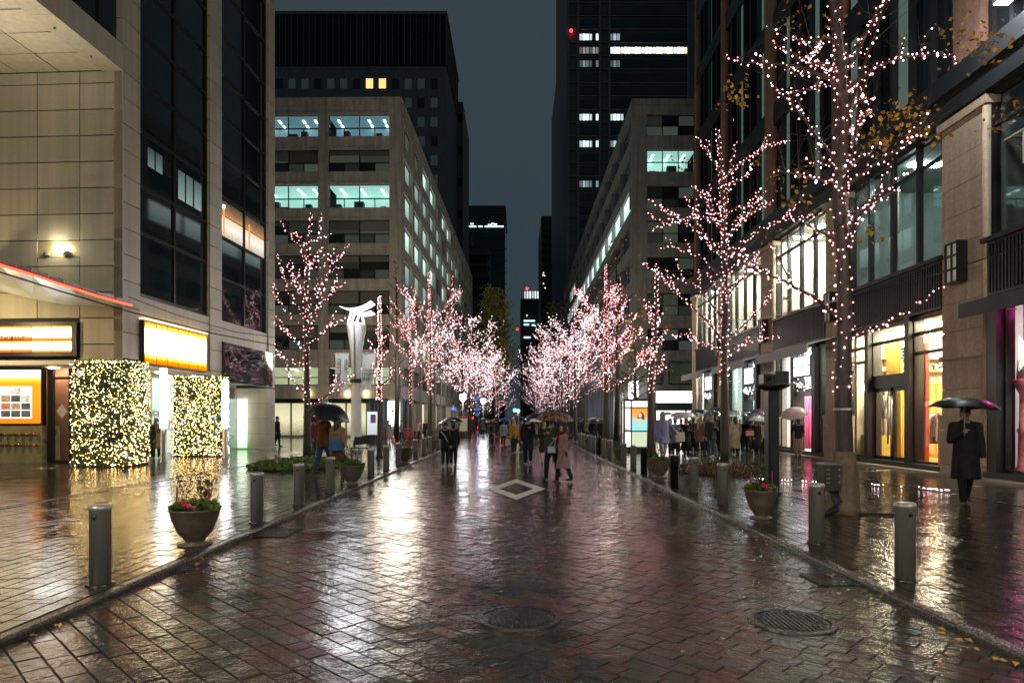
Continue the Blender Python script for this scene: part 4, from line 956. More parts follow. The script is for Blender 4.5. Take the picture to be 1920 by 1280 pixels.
# awnings
for k, (a, b, lab, g) in enumerate(((11.9, 16.5, 'dark grey', .06), (25.1, 30.5, 'light grey', .4), (32.2, 37.4, 'light grey', .38), (39.4, 44.2, 'light grey', .36))):
    t = thing('awning', ['dark grey awning beside the near pier over the pink arch window', 'pale grey awning over the pink curtained shop', 'pale grey awning over the navy trimmed shop door', 'pale grey awning over the farthest shop'][k], 'awning', J(a, .3, 4.3), 'shop awnings')
    ma = mat('awning_fabric', (g, g, g * 1.02), .6, var=.12, vscale=2)
    x0, x1 = .02, 1.25
    MB().add([J(a, x0, 4.72), J(b, x0, 4.72), J(b, x1, 4.42), J(a, x1, 4.42), J(a, x0, 4.68), J(b, x0, 4.68), J(b, x1, 4.38), J(a, x1, 4.38)], [(0, 1, 2, 3), (7, 6, 5, 4), (0, 3, 7, 4), (1, 5, 6, 2), (2, 6, 7, 3)]).build('canopy', ma, t)
    MB().box(a, b, x1 - .02, x1 + .01, 4.06, 4.42, J).build('valance', ma, t)
    for q in (a + .3, (a + b) / 2, b - .3): MB().tube([J(q, .05, 4.25), J(q, x1 - .05, 4.36)], .02).build('arm', M['steel'], t)
# wall lanterns on the piers
for k, (a, b) in enumerate(piers[:4]):
    c = (a + b) / 2; zq = 5.3
    t = thing('wall_lantern', ['black framed frosted lantern on the nearest tan pier', 'black framed lantern on the pier behind the large lit tree', 'black framed lantern on the pier above the dark post', 'black framed lantern on the pier beyond the second tree'][k], 'wall lamp', J(c, 0, zq), 'wall lanterns on the piers')
    fr = MB()
    for q in (-.24, 0, .24): fr.box(c + q - .022, c + q + .022, .3, .34, zq, zq + 1.1, J)
    for z in (0, .36, .72, 1.06): fr.box(c - .26, c + .26, .1, .345, zq + z - .02, zq + z + .03, J)
    for q in (-.25, .25): fr.box(c + q - .02, c + q + .02, .06, .34, zq, zq + 1.1, J)
    fr.build('cage', M['black'], t); MB().box(c - .22, c + .22, .08, .3, zq + .03, zq + 1.05, J).build('frosted_glass', mat('frosted_lamp_glass', (.55, .54, .5), .4, var=.1, emit=(1, .95, .85), estr=.06), t)
    MB().box(c - .15, c + .15, 0, .08, zq + .2, zq + .9, J).build('back_plate', M['black'], t)
fl = thing('flood_light', 'bright white flood light high on the dark facade', 'lamp', J(16.1, .3, 11.9))
MB().box(15.9, 16.4, .12, .5, 11.75, 11.9, J).build('housing', M['steel'], fl); MB().box(15.95, 16.35, .16, .48, 11.72, 11.745, J).build('lens', emis('flood_lens', (.9, .96, 1), 60), fl)
br = thing('banner_bracket', 'thin steel bar with a white banner edge on the dark facade', 'bracket', J(16.2, .1, 8.6))
MB().tube([J(16.3, .25, 8.4), J(14.6, .25, 8.4)], .03).build('arm', M['brushed'], br); MB().box(14.7, 15.72, .24, .26, 7.6, 8.36, J).build('cloth', M['banner'], br); MB().tube([J(16.1, .0, 8.4), J(16.1, .25, 8.4)], .03).build('stay', M['brushed'], br)
# mannequins in the wooden shop window
def mannequin(x, y, lab, mt):
    t = thing('mannequin', lab, 'mannequin', (x, y, 1.0), 'mannequins in the shop window')
    b = MB(); b.cap((x, y, 1.0), (x, y, 1.75), .07, .1).cap((x, y, 1.7), (x, y, 2.25), .15, .19).cap((x, y + .2, 2.22), (x - .1, y + .26, 1.75), .05, .04).cap((x, y - .2, 2.22), (x - .12, y - .22, 1.8), .05, .04)
    b.build('garment', mt, t, True); MB().ell((x, y, 2.52), (.09, .085, .12)).cap((x, y, 2.28), (x, y, 2.45), .05, .05).build('head', mat('mannequin_skin', (.55, .45, .36), .4) if 'mannequin_skin' not in bpy.data.materials else bpy.data.materials['mannequin_skin'], t, True)
    MB().lathe([(.2, 0), (.2, .03), (.02, .04)], 14, (x, y, .98)).build('stand', M['steel'], t)
mannequin(XJ + .85, 23.6, 'mannequin in a grey jacket before the gold curtain', mat('grey_garment', (.3, .28, .25), .7))
mannequin(XJ + .9, 24.25, 'mannequin in a dark outfit beside the gold curtain edge', mat('dark_garment', (.05, .04, .04), .7))

# ---------------------------------------------------------------- mid-rise office block, right
K = Fac((9.9, 57.0), 0, -1)                                     # out = towards the street (-x)
KF = lambda a, w, z: (9.9 + a, 57.0 - w, z)
bK = thing('office_block', 'grey office block behind the shops with ribbon windows along the street', 'building', (9.9, 57, 0))
TK = 28.9; LK = 86
MB().box(3.2, LK, -28, -.4, 0, TK - .5, K).build('core', M['core'], bK)
MB().box(0, LK, -28, 0, TK - .5, TK, K).build('roof', M['conc_d'], bK)
rowsK = [(25.8, 27.6), (22.7, 24.6), (19.6, 21.5), (16.6, 18.5), (13.5, 15.4), (10.4, 12.3), (7.4, 9.3)]
litK = {(1, 0): (m_teal_room, M['lum'], 3)}
def bigK(a0, a1, lo, hi):
    prev = TK - .5
    for ri, (z0, z1) in enumerate(rowsK):
        MB().box(a0, a1, -.5, -.05, z1, prev, KF).build('spandrel', M['conc_d'], bK); prev = z0
        w = MB(); w.box(a0, a1, -.4, -.3, z0, z0 + .07, KF).box(a0, a1, -.4, -.3, z1 - .07, z1, KF).box(a0, a1, -.4, -.3, z0 + .85, z0 + .92, KF)
        for i in range(4): w.box(a0 + (a1 - a0) * i / 3 - .04, a0 + (a1 - a0) * i / 3 + .04, -.4, -.3, z0, z1, KF)
        w = w.build('window', M['frame'], bK); lit = (ri, lo) in litK
        for i in range(3):
            for q0, q1 in ((z0 + .07, z0 + .85), (z0 + .92, z1 - .07)): MB().box(a0 + (a1 - a0) * i / 3 + .05, a0 + (a1 - a0) * (i + 1) / 3 - .05, -.37, -.35, q0, q1, KF).build('pane', M['glass'] if lit else M['dimpane'], w)
        if lit: lit_room(bK, KF, a0, a1, z0, z1, 2.6, *litK[(ri, lo)])
    MB().box(a0, a1, -.5, -.05, 6.6, prev, KF).build('spandrel', M['conc_d'], bK)
bigK(1.3, 5.4, 0, 0); bigK(6.2, 10.4, 1, 0); bigK(11.2, 15.4, 2, 0)
for a0, a1 in ((0, 1.3), (5.4, 6.2), (10.4, 11.2), (15.4, 16.4)): MB().box(a0, a1, -.6, 0, 0, TK - .45, KF).build('column', M['conc_d'], bK)
for ri, (z0, z1) in enumerate(rowsK):
    prev = rowsK[ri - 1][0] if ri else TK - .5
    MB().box(0.6, LK, -.5, -.02, z1, prev, K).build('spandrel', M['conc_d'], bK)
    n = 16
    w = MB().box(.6, LK, -.4, -.3, z0, z0 + .08, K).build('ribbon_window', M['frame'], bK)
    for i in range(n):
        a0, a1 = .6 + (LK - .6) * i / n, .6 + (LK - .6) * (i + 1) / n
        lit = (ri == 2 and i < 13) or (ri == 4 and 3 < i < 9) or (ri == 1 and 9 < i < 12)
        MB().box(a0 + .06, a1 - .06, -.3, -.26, z0 + .08, z1, K).build('pane', emis_ramp('lit_ribbon_glass', [(0, (.35, .55, .5)), (.6, (.7, .95, .88)), (1, (.9, 1, .98))], .8, 2, .3) if lit else M['bglass'], w)
        MB().box(a0 - .05, a0 + .05, -.3, .12, z0, z1, K).build('mullion', M['alu'], w)
MB().box(.6, LK, -.5, -.02, 5.4, rowsK[-1][0], K).build('spandrel', M['conc_d'], bK)
MB().box(0, 16.4, -.6, -.45, 0, 6.6, KF).build('ground_wall', M['conc_d'], bK)
# upper-ground windows with foliage reflection painted in, white fascia sign, shopfront
for q0, q1 in ((.7, 2.6), (3.2, 9.2), (9.6, 15.4)):
    w = MB().box(q0, q1, -.45, -.3, 4.5, 6.45, KF).build('window', M['frame'], bK)
    MB().box(q0 + .08, q1 - .08, -.3, -.28, 4.6, 6.35, KF).build('pane', mat('painted_foliage_glass', (.04, .06, .04), .06, var=.6, vscale=1.2, emit=(.4, .5, .3), estr=.03) if 'painted_foliage_glass' not in bpy.data.materials else bpy.data.materials['painted_foliage_glass'], w)
fs = thing('fascia_sign', 'long blank white glowing fascia sign over the shop behind the crowd', 'sign', KF(2.2, .1, 3))
MB().box(2.0, 9.2, -.4, .06, 2.9, 3.95, KF).build('sign_frame', M['alu'], fs)
for i in range(3): MB().box(2.05 + i * 2.38, 4.4 + i * 2.38, .06, .1, 2.95, 3.9, KF).build('sign_panel', emis('white_fascia', (1, .98, .97), 3), fs)
MB().box(2.0, 15, -.4, .3, 2.3, 2.85, KF).build('green_canopy', mat('dark_green_canopy', (.05, .07, .05), .5), bK)
for i in range(5): 
    MB().box(2.1 + i * 2.6, 4.6 + i * 2.6, -.4, -.3, .1, 2.25, KF).build('shop_window', emis_ramp('bright_shop_window', [(0, (.9, .8, .6)), (.35, (1, .7, .55)), (.6, (1, .95, .85)), (1, (1, .97, .92))], 1.5, 2, .5), bK)
    MB().box(2.0 + i * 2.6, 2.1 + i * 2.6, -.4, -.1, 0, 2.3, KF).build('shop_post', M['frame'], bK)
MB().box(0.5, 20, -.5, -.4, 0, 5.4, K).build('ground_wall', M['core'], bK)
for i in range(11):
    a0 = .8 + i * 3.4
    bright = i in (0, 1, 2)
    MB().box(a0, a0 + 2.7, -.4, -.3, .15, 4.0, K).build('shop_window', emis_ramp('white_shop_window' if bright else 'blue_shop_window', [(0, (.8, .75, .6)), (.5, (1, .97, .9)), (1, (1, 1, .97))] if bright else [(0, (.1, .12, .2)), (.5, (.25, .32, .5)), (1, (.1, .12, .2))], 1.6 if bright else .5, 2, .5), bK)
    MB().box(a0 + 2.7, a0 + 3.4, -.5, .1, .0, 5.4, K).build('shop_pier', M['alu'] if i > 2 else M['conc_d'], bK)
MB().box(36, LK, -.5, -.1, 0, 5.4, K).build('ground_wall', M['conc_d'], bK)
ps = thing('projecting_sign', 'white glowing box sign at the corner of the grey office block', 'sign', (9.4, 57, 3.4))
MB().box(-.3, .3, -.1, 1.4, 3.2, 4.7, KF).build('sign_box', emis('white_box_sign', (1, .98, .96), 2.6), ps); MB().box(-.34, .34, -.14, -.1, 3.15, 4.75, KF).build('sign_frame', M['steel'], ps)

# ---------------------------------------------------------------- towers behind
def tower(nm_lab, x0, x1, y0, y1, z1, mt, nm='tower'):
    t = thing(nm, nm_lab, 'tower', ((x0 + x1) / 2, y0, 0))
    MB().box(x0, x1, y0, y1, 0, z1).build('tower_body', mt, t); return t
m_tw = mat('dark_tower_cladding', (.15, .145, .145), .5, var=.15, vscale=.3, streak=.2); m_tw2 = mat('dark_grey_cladding', (.1, .105, .11), .5, var=.15, vscale=.3)
m_warmwin = emis('lit_yellow_window', (1, .62, .22), .9); m_faint = mat('faint_window', (.02, .028, .032), .1, emit=(.4, .6, .6), estr=.025)
# left tower with a louvred top
d = 140
xL, xR = -58, (837 - CX) * d / F
tC = tower('dark tower with a louvred crown and two yellow windows behind the beige block', xL, xR, d, d + 28, zz(125, d), m_tw)
zt = zz(22, d)
MB().box(xL, xR, d + .4, d + 28, zz(125, d), zt - .6).build('louvre_storey', M['core'], tC)
MB().box(xL - .2, xR + .2, d - .2, d + 28.2, zt - .7, zt).build('roof', m_tw, tC)
for i in range(34):
    x = xR - 1.25 * i; MB().box(x - .12, x, d - .1, d + .4, zz(122, d), zt - .7).build('louvre_fin', m_tw, tC)
for i in range(15): MB().box(xR - .1, xR + .1, d + .2 + i * 1.9, d + .5 + i * 1.9, zz(122, d), zt - .7).build('louvre_fin', m_tw, tC)
for r_ in range(11):
    ya = 148 + 36 * r_
    for i in range(14):
        xa = 517 + 24.2 * i
        if xa > 825: continue
        lit = r_ == 0 and i in (7, 8)
        w = MB().box((xa - CX) * d / F, (xa + 13 - CX) * d / F, d - .06, d + .1, zz(ya + 18, d), zz(ya, d)).build('window', m_warmwin if lit else m_faint if (i + r_) % 3 else M['dglass'], tC)
tC2 = tower('lower dark annex at the right edge of the louvred tower', xR - 4, xR + 1.2, 168, 190, zz(205, 172), m_tw2)
for r_ in range(9): MB().box(xR - 3.5, xR + 1.0, 167.9, 168.1, 12 + r_ * 8, 14 + r_ * 8).build('window_band', M['dglass'], tC2)
# far left glass tower
d = 420
tD = tower('distant dark glass tower with one row of white office lights', (860 - CX) * d / F, (947 - CX) * d / F, d, d + 60, zz(388, d), M['bglass'])
MB().box((868 - CX) * d / F, (948.5 - CX) * d / F, d - .6, d + 60, zz(388, d), zz(386, d)).build('roof', m_tw2, tD)
for i in range(9): 
    y = 400 + i * 22; MB().box((868 - CX) * d / F, (950 - CX) * d / F, d - .5, d, zz(y + 1.2, d), zz(y, d)).build('floor_line', m_tw2, tD)
for a, b in ((870, 893), (897, 905), (909, 944)): MB().box((a - CX) * d / F, (b - CX) * d / F, d - .6, d - .3, zz(426, d), zz(424, d)).build('lit_window', emis('office_row', (.6, .95, 1), 1.8), tD)
for x, y in ((885, 420), (924, 420), (929, 421), (918, 422)): MB().box((x - 3 - CX) * d / F, (x + 3 - CX) * d / F, d - .6, d - .3, zz(y + 1, d), zz(y - 1, d)).build('lit_window', bpy.data.materials['office_row'], tD)
# balcony block
d = 250
tE = tower('grey block with stepped balconies left of the street end', (862 - CX) * d / F, (915 - CX) * d / F, d, d + 30, zz(462, d), mat('violet_grey_concrete', (.075, .07, .085), .7, var=.1))
MB().box((862 - CX) * d / F, (882 - CX) * d / F, d + 2, d + 20, zz(462, d), zz(433, d)).build('roof_block', bpy.data.materials['violet_grey_concrete'], tE)
for i in range(4):
    y = 480 + 21 * i
    MB().box((862 - CX) * d / F, (913 - CX) * d / F, d - .3, d, zz(y + 11, d), zz(y, d)).build('balcony_recess', M['core'], tE)
    MB().box((862 - CX) * d / F, (917 - CX) * d / F, d - 1.5, d + 6, zz(y, d), zz(y - 2.5, d)).build('balcony', bpy.data.materials['violet_grey_concrete'], tE)
# street-end tower
d = 600
tF = tower('distant low tower at the street end with a striped white crown', (976 - CX) * d / F, (1016 - CX) * d / F, d, d + 60, zz(560, d), mat('grey_blue_tower', (.03, .04, .048), .6))
MB().box((980 - CX) * d / F, (1016 - CX) * d / F, d + 1, d + 50, zz(560, d), zz(544, d)).build('crown', m_tw2, tF)
for i in range(7): 
    x = 983 + i * 4.9; MB().box((x - CX) * d / F, (x + 2.6 - CX) * d / F, d, d + 1, zz(559, d), zz(546, d)).build('crown_light', emis('crown_strip', (.85, .95, 1), .9 if i % 3 else .5), tF)
for a, b, y in ((982, 1003, 600), (982, 992, 607), (997, 1003, 608), (1008, 1013, 607), (982, 995, 631), (987, 989, 590)): MB().box((a - CX) * d / F, (b - CX) * d / F, d - 1, d, zz(y + 3, d), zz(y, d)).build('lit_window', emis('street_end_window', (.65, .95, 1), .8), tF)
MB().ell(at(988, 541, d), (1.2, 1.2, 1.2)).build('warning_lamp', M['red_lamp'], tF)
MB().ell(at(970, 617, d - 4), (1, 1, 1)).build('warning_lamp', M['red_lamp'], tF)
# right side slab
d = 300
tG = tower('distant green grey slab tower right of the sky gap', (1015 - CX) * d / F, (1060 - CX) * d / F, d, d + 40, zz(405, d), mat('green_grey_tower', (.025, .035, .034), .5))
for i in range(12): MB().box((1016 - CX) * d / F, (1046 - CX) * d / F, d - .3, d, zz(418 + i * 14, d), zz(414 + i * 14, d)).build('window_band', M['bglass'], tG)
for x, y in ((1019, 512), (1021, 517), (1018, 516), (1019, 532), (1022, 540)): MB().box((x - 1 - CX) * d / F, (x + 1 - CX) * d / F, d - .4, d - .3, zz(y + 1, d), zz(y - 1, d)).build('lit_window', emis('tiny_window', (.9, .95, .9), 1.2), tG)
# big right tower
d = 140
x0, x1 = (1062 - CX) * d / F, 46
tH = tower('tall blue black office tower with scattered lit floors on the right', x0, x1, d, d + 36, 118, m_tw2)
gx_ = lambda px: (px - CX) * d / F
for px in (1064, 1084, 1124, 1142, 1290): MB().box(gx_(px) - .25, gx_(px) + .25, d - .5, d, 0, 118).build('column', m_tw, tH)
litH = {(62, 0): 1, (62, 1): .25, (87, 1): 2, (87, 0): .15, (112, 0): .12, (112, 1): .1, (212, 0): .9, (212, 1): .9, (262, 0): .8, (262, 1): .3, (337, 0): .2}
y = -13; 
while y < 700:
    z0, z1 = zz(y + 16, d), zz(y, d)
    for k, (a, b, n) in enumerate(((1086, 1123, 6), (1143, 1289, 22))):
        st = litH.get((y, k), 0)
        w = MB().box(gx_(a), gx_(b), d - .1, d, z0, z1).build('window_band', M['bglass'], tH)
        if st:
            for i in range(n):
                fr = (i < 3 and y in (62, 112)) or y == 87 or k == 0 or (y in (212, 262) and i < 4 + (y == 262) * -1)
                if not fr: continue
                if (i * 7 + y) % 5 == 0 and y != 87: continue
                q0, q1 = gx_(a + (b - a) * i / n) + .05, gx_(a + (b - a) * (i + 1) / n) - .1
                MB().box(q0, q1, d - .16, d - .1, z0 + .2, z1 - .3, ).build('lit_pane', emis('lit_pane_%d_%d' % (y, i % 3), (1, .75, .5) if (y == 87 and i % 2) else (.75, .95, 1), st * (.5 + .5 * ((i * 5) % 3))), w)
    MB().box(gx_(1062), gx_(1290), d - .35, d, z0 - .5, z0 - .3).build('ledge', m_tw, tH)
    y += 25
MB().ell(at(1071, 58, d - .6), (.35, .35, .35)).build('warning_lamp', M['red_lamp'], tH)
tH2 = tower('slim dark tower edge with a vertical white light strip', gx_(1047) * 1.2, gx_(1062) * 1.24, 168, 200, zz(135, 172), m_tw2)
MB().box((1053 - CX) * 168 / F, (1058 - CX) * 168 / F, 167.7, 168, zz(190, 168), zz(140, 168)).build('light_strip', emis_ramp('strip_light', [(0, (.9, .7, .65)), (1, (.8, .85, .8))], .7, 2, .5), tH2)
# ---------------------------------------------------------------- lit street trees
def wobble(pts, r, amp):
    return [p + Vector((r.uniform(-amp, amp), r.uniform(-amp, amp), r.uniform(-amp, amp) * .5)) if 0 < i else p for i, p in enumerate(pts)]
def resample(pts, step):
    out = [Vector(pts[0])]
    for a, b in zip(pts, pts[1:]):
        a, b = Vector(a), Vector(b); n = max(1, int((b - a).length / step))
        for i in range(1, n + 1): out.append(a.lerp(b, i / n))
    return out
def leds_along(led, hot, limb, per_m, r, rad0, rad1, size, hotp=.25, t0=0., t1=1.):
    pts = resample(limb, .1); n = len(pts); L_ = sum((b - a).length for a, b in zip(limb, limb[1:]))
    k = int(L_ * per_m * (t1 - t0)); ph = r.random() * 6
    for i in range(k):
        f = (t0 + (t1 - t0) * (i + r.random()) / max(k, 1)) * (n - 1); j = min(int(f), n - 2); p = pts[j].lerp(pts[j + 1], f - j)
        t = (pts[j + 1] - pts[j]).normalized(); a = t.orthogonal().normalized(); b = t.cross(a); ph += r.uniform(.8, 2.4)
        rr = (rad0 + (rad1 - rad0) * f / n) + r.uniform(.015, .045)
        p = p + (a * math.cos(ph) + b * math.sin(ph)) * rr
        (hot if r.random() < hotp else led).octa(p, size * r.choice((.6, .8, .9, 1., 1.1, 1.25, 1.6)))
def twigs(mb, limb, r, n, ln, rad, lift=.3):
    tips = []
    pts = resample(limb, .15)
    for i in range(n):
        p = pts[int((.2 + .8 * r.random()) * (len(pts) - 1))]; d = Vector((r.uniform(-1, 1), r.uniform(-1, 1), r.uniform(-.3, 1) * 1.0 + lift)).normalized(); l = ln * r.uniform(.5, 1.2)
        q = p + d * l * .5 + Vector((r.uniform(-.06, .06),) * 3); e = q + (d + Vector((r.uniform(-.4, .4), r.uniform(-.4, .4), r.uniform(-.1, .4)))).normalized() * l * .5
        mb.tube([p, q, e], [rad, rad * .6, rad * .25], 4, False); tips.append((p, q, e))
    return tips
def leaves_at(mb, pts, r, n, s, spread):
    for i in range(n):
        p = Vector(r.choice(pts)) + Vector((r.gauss(0, spread), r.gauss(0, spread), r.gauss(0, spread * .7)))
        d = Vector((r.uniform(-1, 1), r.uniform(-1, 1), r.uniform(-1.2, .2))).normalized(); e = d.cross(Vector((r.uniform(-1, 1), r.uniform(-1, 1), .7))).normalized(); q = s * r.uniform(.6, 1.3)
        f = d.cross(e) * q * .12
        mb.add([p, p + d * q * .5 + e * q * .42 + f, p + d * q, p + d * q * .5 - e * q * .42 + f], [(0, 1, 2), (0, 2, 3)])
def build_tree(lab, base, trunk, limbs, seed, size=.02, per_m=26, tr=.15, top_r=.03, trunk_from=.0, n_leaves=0, leaf_pts=None, twig_n=3, group='street trees with pink lights', leaf_mat=None, name='lit_tree', trunk_per=None, hotp=.2, trunk_led=True, twig_led=0):
    """trunk: list of points; limbs: list of (points, r0, r1)"""
    r = random.Random(seed); t = thing(name, lab, 'tree', base, group)
    n = len(trunk); mb = MB(); rads = [tr + (top_r - tr) * (i / (n - 1)) ** .8 for i in range(n)]
    mb.tube([Vector(trunk[0]) - Vector((0, 0, .02))] + trunk[1:], rads, 9)
    for k in range(5):
        w = k * 1.26; b0 = Vector(trunk[0]); mb.tube([b0 + Vector((math.cos(w) * tr * 1.5, math.sin(w) * tr * 1.5, -.02)), b0 + Vector((math.cos(w) * tr * .85, math.sin(w) * tr * .85, .12)), b0 + Vector((math.cos(w) * tr * .5, math.sin(w) * tr * .5, .45))], [tr * .35, tr * .4, tr * .3], 6)
    mb.build('trunk', M['bark'], t, True)
    lm, led, hot = MB(), MB(), MB(); tips = []
    for pts, r0, r1 in limbs:
        m_ = len(pts); lm.tube(pts, [r0 + (r1 - r0) * i / (m_ - 1) for i in range(m_)], 6, False)
        leds_along(led, hot, pts, per_m * r.uniform(.75, 1.25), r, r0, r1, size, hotp)
        tw = twigs(lm, pts, r, twig_n, .7, max(.006, r1 * .7)); tips += [e for _, _, e in tw]
        if twig_led:
            for q in tw:
                if r.random() < .7: leds_along(led, hot, q, twig_led, r, .004, .003, size, hotp)
    lm.build('branches', M['bark'], t)
    if trunk_led:
        tl = resample(trunk, .3); k = int(trunk_from * (len(tl) - 1)); leds_along(led, hot, tl[k:], trunk_per or per_m * 1.5, r, rads[min(int(trunk_from * n), n - 1)], top_r, size, hotp)
    far = base[1] > 55
    tag(led.build('light_string', M['led_far' if far else 'led_pink'], t), kind='stuff'); tag(hot.build('light_string', M['led_far_white' if far else 'led_white'], t), kind='stuff')
    if n_leaves:
        lv = MB(); leaves_at(lv, leaf_pts or tips, r, n_leaves, .085, .16); tag(lv.build('leaves', leaf_mat or M['leaf_y'], t), kind='stuff')
    return t
def traced(pts, d, r, depth, slope):
    """a limb measured on the photograph, growing out of the trunk's distance towards or away from the camera"""
    n = len(pts); return wobble([at(x, y, d + slope * depth * (i / (n - 1))) for i, (x, y) in enumerate(pts)], r, .025)
def traced_tree(lab, d, trunk_px, limbs_px, seed, base=None, **kw):
    r = random.Random(seed + 50); tr = resample([at(x, y, d) for x, y in trunk_px], .6)
    lims = []
    for i, l in enumerate(limbs_px):
        ln = abs(l[-1][0] - l[0][0]) * d / F
        pts = resample(traced(l, d, r, ln * .7, 1 if (i + seed) % 2 else -1), .25); pts = [pts[0]] + [p + Vector((r.uniform(-.02, .02), r.uniform(-.02, .02), r.uniform(-.02, .02))) for p in pts[1:]]
        lims.append((pts, .026 + .005 * ln, .006))
        for j in range(2 if ln > .9 else 1):                  # side shoots
            q = pts[int(len(pts) * r.uniform(.35, .85))]; dr = (pts[-1] - pts[0]).normalized(); e = q + (dr * .6 + Vector((r.uniform(-.3, .3), r.uniform(-.9, .9), r.uniform(.1, .9)))).normalized() * r.uniform(.35, .9)
            lims.append((resample([q, q.lerp(e, .5) + Vector((0, 0, -.03)), e], .25), .014, .006))
    b = Vector(tr[0]); b.z = 0
    # a few more limbs that grow mostly along the line of sight
    for i in range(kw.pop('extra', 6)):
        p = tr[int(r.uniform(.4, .85) * (len(tr) - 1))]; s = 1 if i % 2 else -1; l = r.uniform(1.0, 2.0)
        q = [p, p + Vector((r.uniform(-.3, .3), s * l * .5, l * .35)), p + Vector((r.uniform(-.5, .5), s * l, l * .8))]; lims.append((resample(q, .3), .03, .008))
    return build_tree(lab, b, tr, lims, seed, **kw)
# large tree on the right, in front of the lit shop
tR1 = traced_tree('tallest pink lit tree, its burlap wrapped trunk standing before the shop piers', 11.05,
    [(1584, 963), (1583, 860), (1580, 745), (1583, 600), (1581, 480), (1572, 380), (1582, 230), (1576, 130), (1562, 0), (1556, -90), (1560, -190)],
    [[(1575, 165), (1558, 148), (1500, 126), (1440, 118), (1398, 122), (1355, 108)], [(1571, 310), (1532, 255), (1490, 205), (1468, 178), (1448, 168)], [(1487, 200), (1478, 175), (1505, 172), (1550, 160)],
     [(1584, 140), (1600, 110), (1620, 70), (1640, 25), (1660, 0), (1672, -40)], [(1584, 170), (1640, 125), (1700, 108), (1740, 102), (1770, 104), (1797, 118)], [(1580, 355), (1640, 308), (1690, 275), (1728, 252), (1748, 240)],
     [(1578, 405), (1610, 398), (1645, 390)], [(1580, 345), (1545, 340), (1515, 330), (1498, 322)], [(1572, 300), (1545, 308), (1503, 300)], [(1584, 612), (1530, 560), (1470, 525), (1400, 496), (1370, 470)], [(1584, 640), (1620, 625), (1650, 612), (1674, 600)],
     [(1584, 230), (1608, 195), (1640, 178)], [(1583, 200), (1615, 185), (1634, 190)], [(1580, 100), (1560, 70), (1505, 78), (1490, 72)], [(1583, 260), (1612, 230), (1640, 205)], [(1582, 330), (1610, 300), (1625, 290)], [(1583, 450), (1604, 430), (1618, 400)]],
    3, size=.0125, per_m=15, tr=.155, top_r=.06, trunk_from=.22, n_leaves=520, leaf_pts=[at(x, y, 11 + e) for x, y, e in ((1640, 230, .5), (1670, 215, -.4), (1690, 200, .8), (1700, 250, .3), (1650, 270, -.6), (1620, 260, .7), (1720, 210, 1), (1380, 165, .5), (1370, 185, .2), (1780, 60, .3), (1835, 90, .4), (1850, 100, .2), (1830, 60, 0), (1890, 75, .3), (1480, 40, .4), (1515, 330, .5), (1640, 440, .3), (1500, 370, -.4), (1560, 20, .6), (1740, 250, .4), (1880, 215, 0))], twig_n=6, trunk_per=22, extra=7)
for o_ in [c for c in tR1.children if c.name.startswith('leaves')]: pass
# burlap wrap on its foot, control box and cables
bx = at(1584, 963, 11.05)
mb = MB()
prof = [(.29, .0), (.235, .1), (.21, .35), (.185, .55), (.172, .8), (.168, 1.0), (.165, 1.02)]
def wrapfn(x, y, z):
    a = math.atan2(y - bx.y, x - bx.x); q = 1 + .07 * math.sin(a * 3 + z * 5) + .05 * math.sin(a * 7 - z * 3); return (bx.x + (x - bx.x) * q, bx.y + (y - bx.y) * q, z)
mb.lathe([(r_, z + WZ) for r_, z in prof], 22, (bx.x, bx.y, 0), wrapfn); mb.build('burlap_wrap', M['burlap'], tR1, True)
MB().lathe([(.17, 1.72), (.175, 1.74), (.17, 1.77)], 14, (bx.x, bx.y, 0)).build('strap', M['brushed'], tR1, True)
cb = thing('control_box', 'dark metal power box for the lights hung on the wrapped tree trunk', 'control box', (bx.x - .28, bx.y - .05, .55))
MB().box(bx.x - .44, bx.x - .17, bx.y - .2, bx.y + .02, .42, .84).build('cabinet', mat('dark_box_paint', (.04, .036, .03), .4), cb); MB().box(bx.x - .46, bx.x - .15, bx.y - .22, bx.y + .04, .84, .87).build('lid', M['alu'], cb)
for z in (.55, .62, .69, .76): MB().box(bx.x - .4, bx.x - .34, bx.y - .206, bx.y - .2, z, z + .012).build('vent_slot', M['brushed'], cb)
for z in (.55, .65, .75): MB().box(bx.x - .2, bx.x - .18, bx.y - .21, bx.y - .2, z, z + .03).build('latch', M['brushed'], cb)
for k in range(6):
    MB().tube([(bx.x - .3 + .02 * k, bx.y - .1, .44), (bx.x - .25 + .02 * k, bx.y - .14 - .01 * k, .25), (bx.x - .2 - .03 * k, bx.y - .18, .1), (bx.x - .38 - .015 * k, bx.y - .2 - .02 * k, WZ + .02)], .022, 6).build('cable', M['blackmat'], cb, True)
MB().tube([(bx.x + .1, bx.y - .25, WZ + .02), (bx.x + .35, bx.y - .2, WZ + .02), (bx.x + .8, bx.y - .35, WZ + .02)], .02, 6).build('cable', M['blackmat'], cb, True)
wl = string_drop('string_lights', 'row of tiny white lights lying on the wet pavement by the shop doors', [(5.9, 16.9, WZ + .05), (7.6, 16.0, WZ + .05), (8.9, 14.8, WZ + .05), (9.2, 13.6, WZ + .05)], 46, M['led_white'], .011, .012)
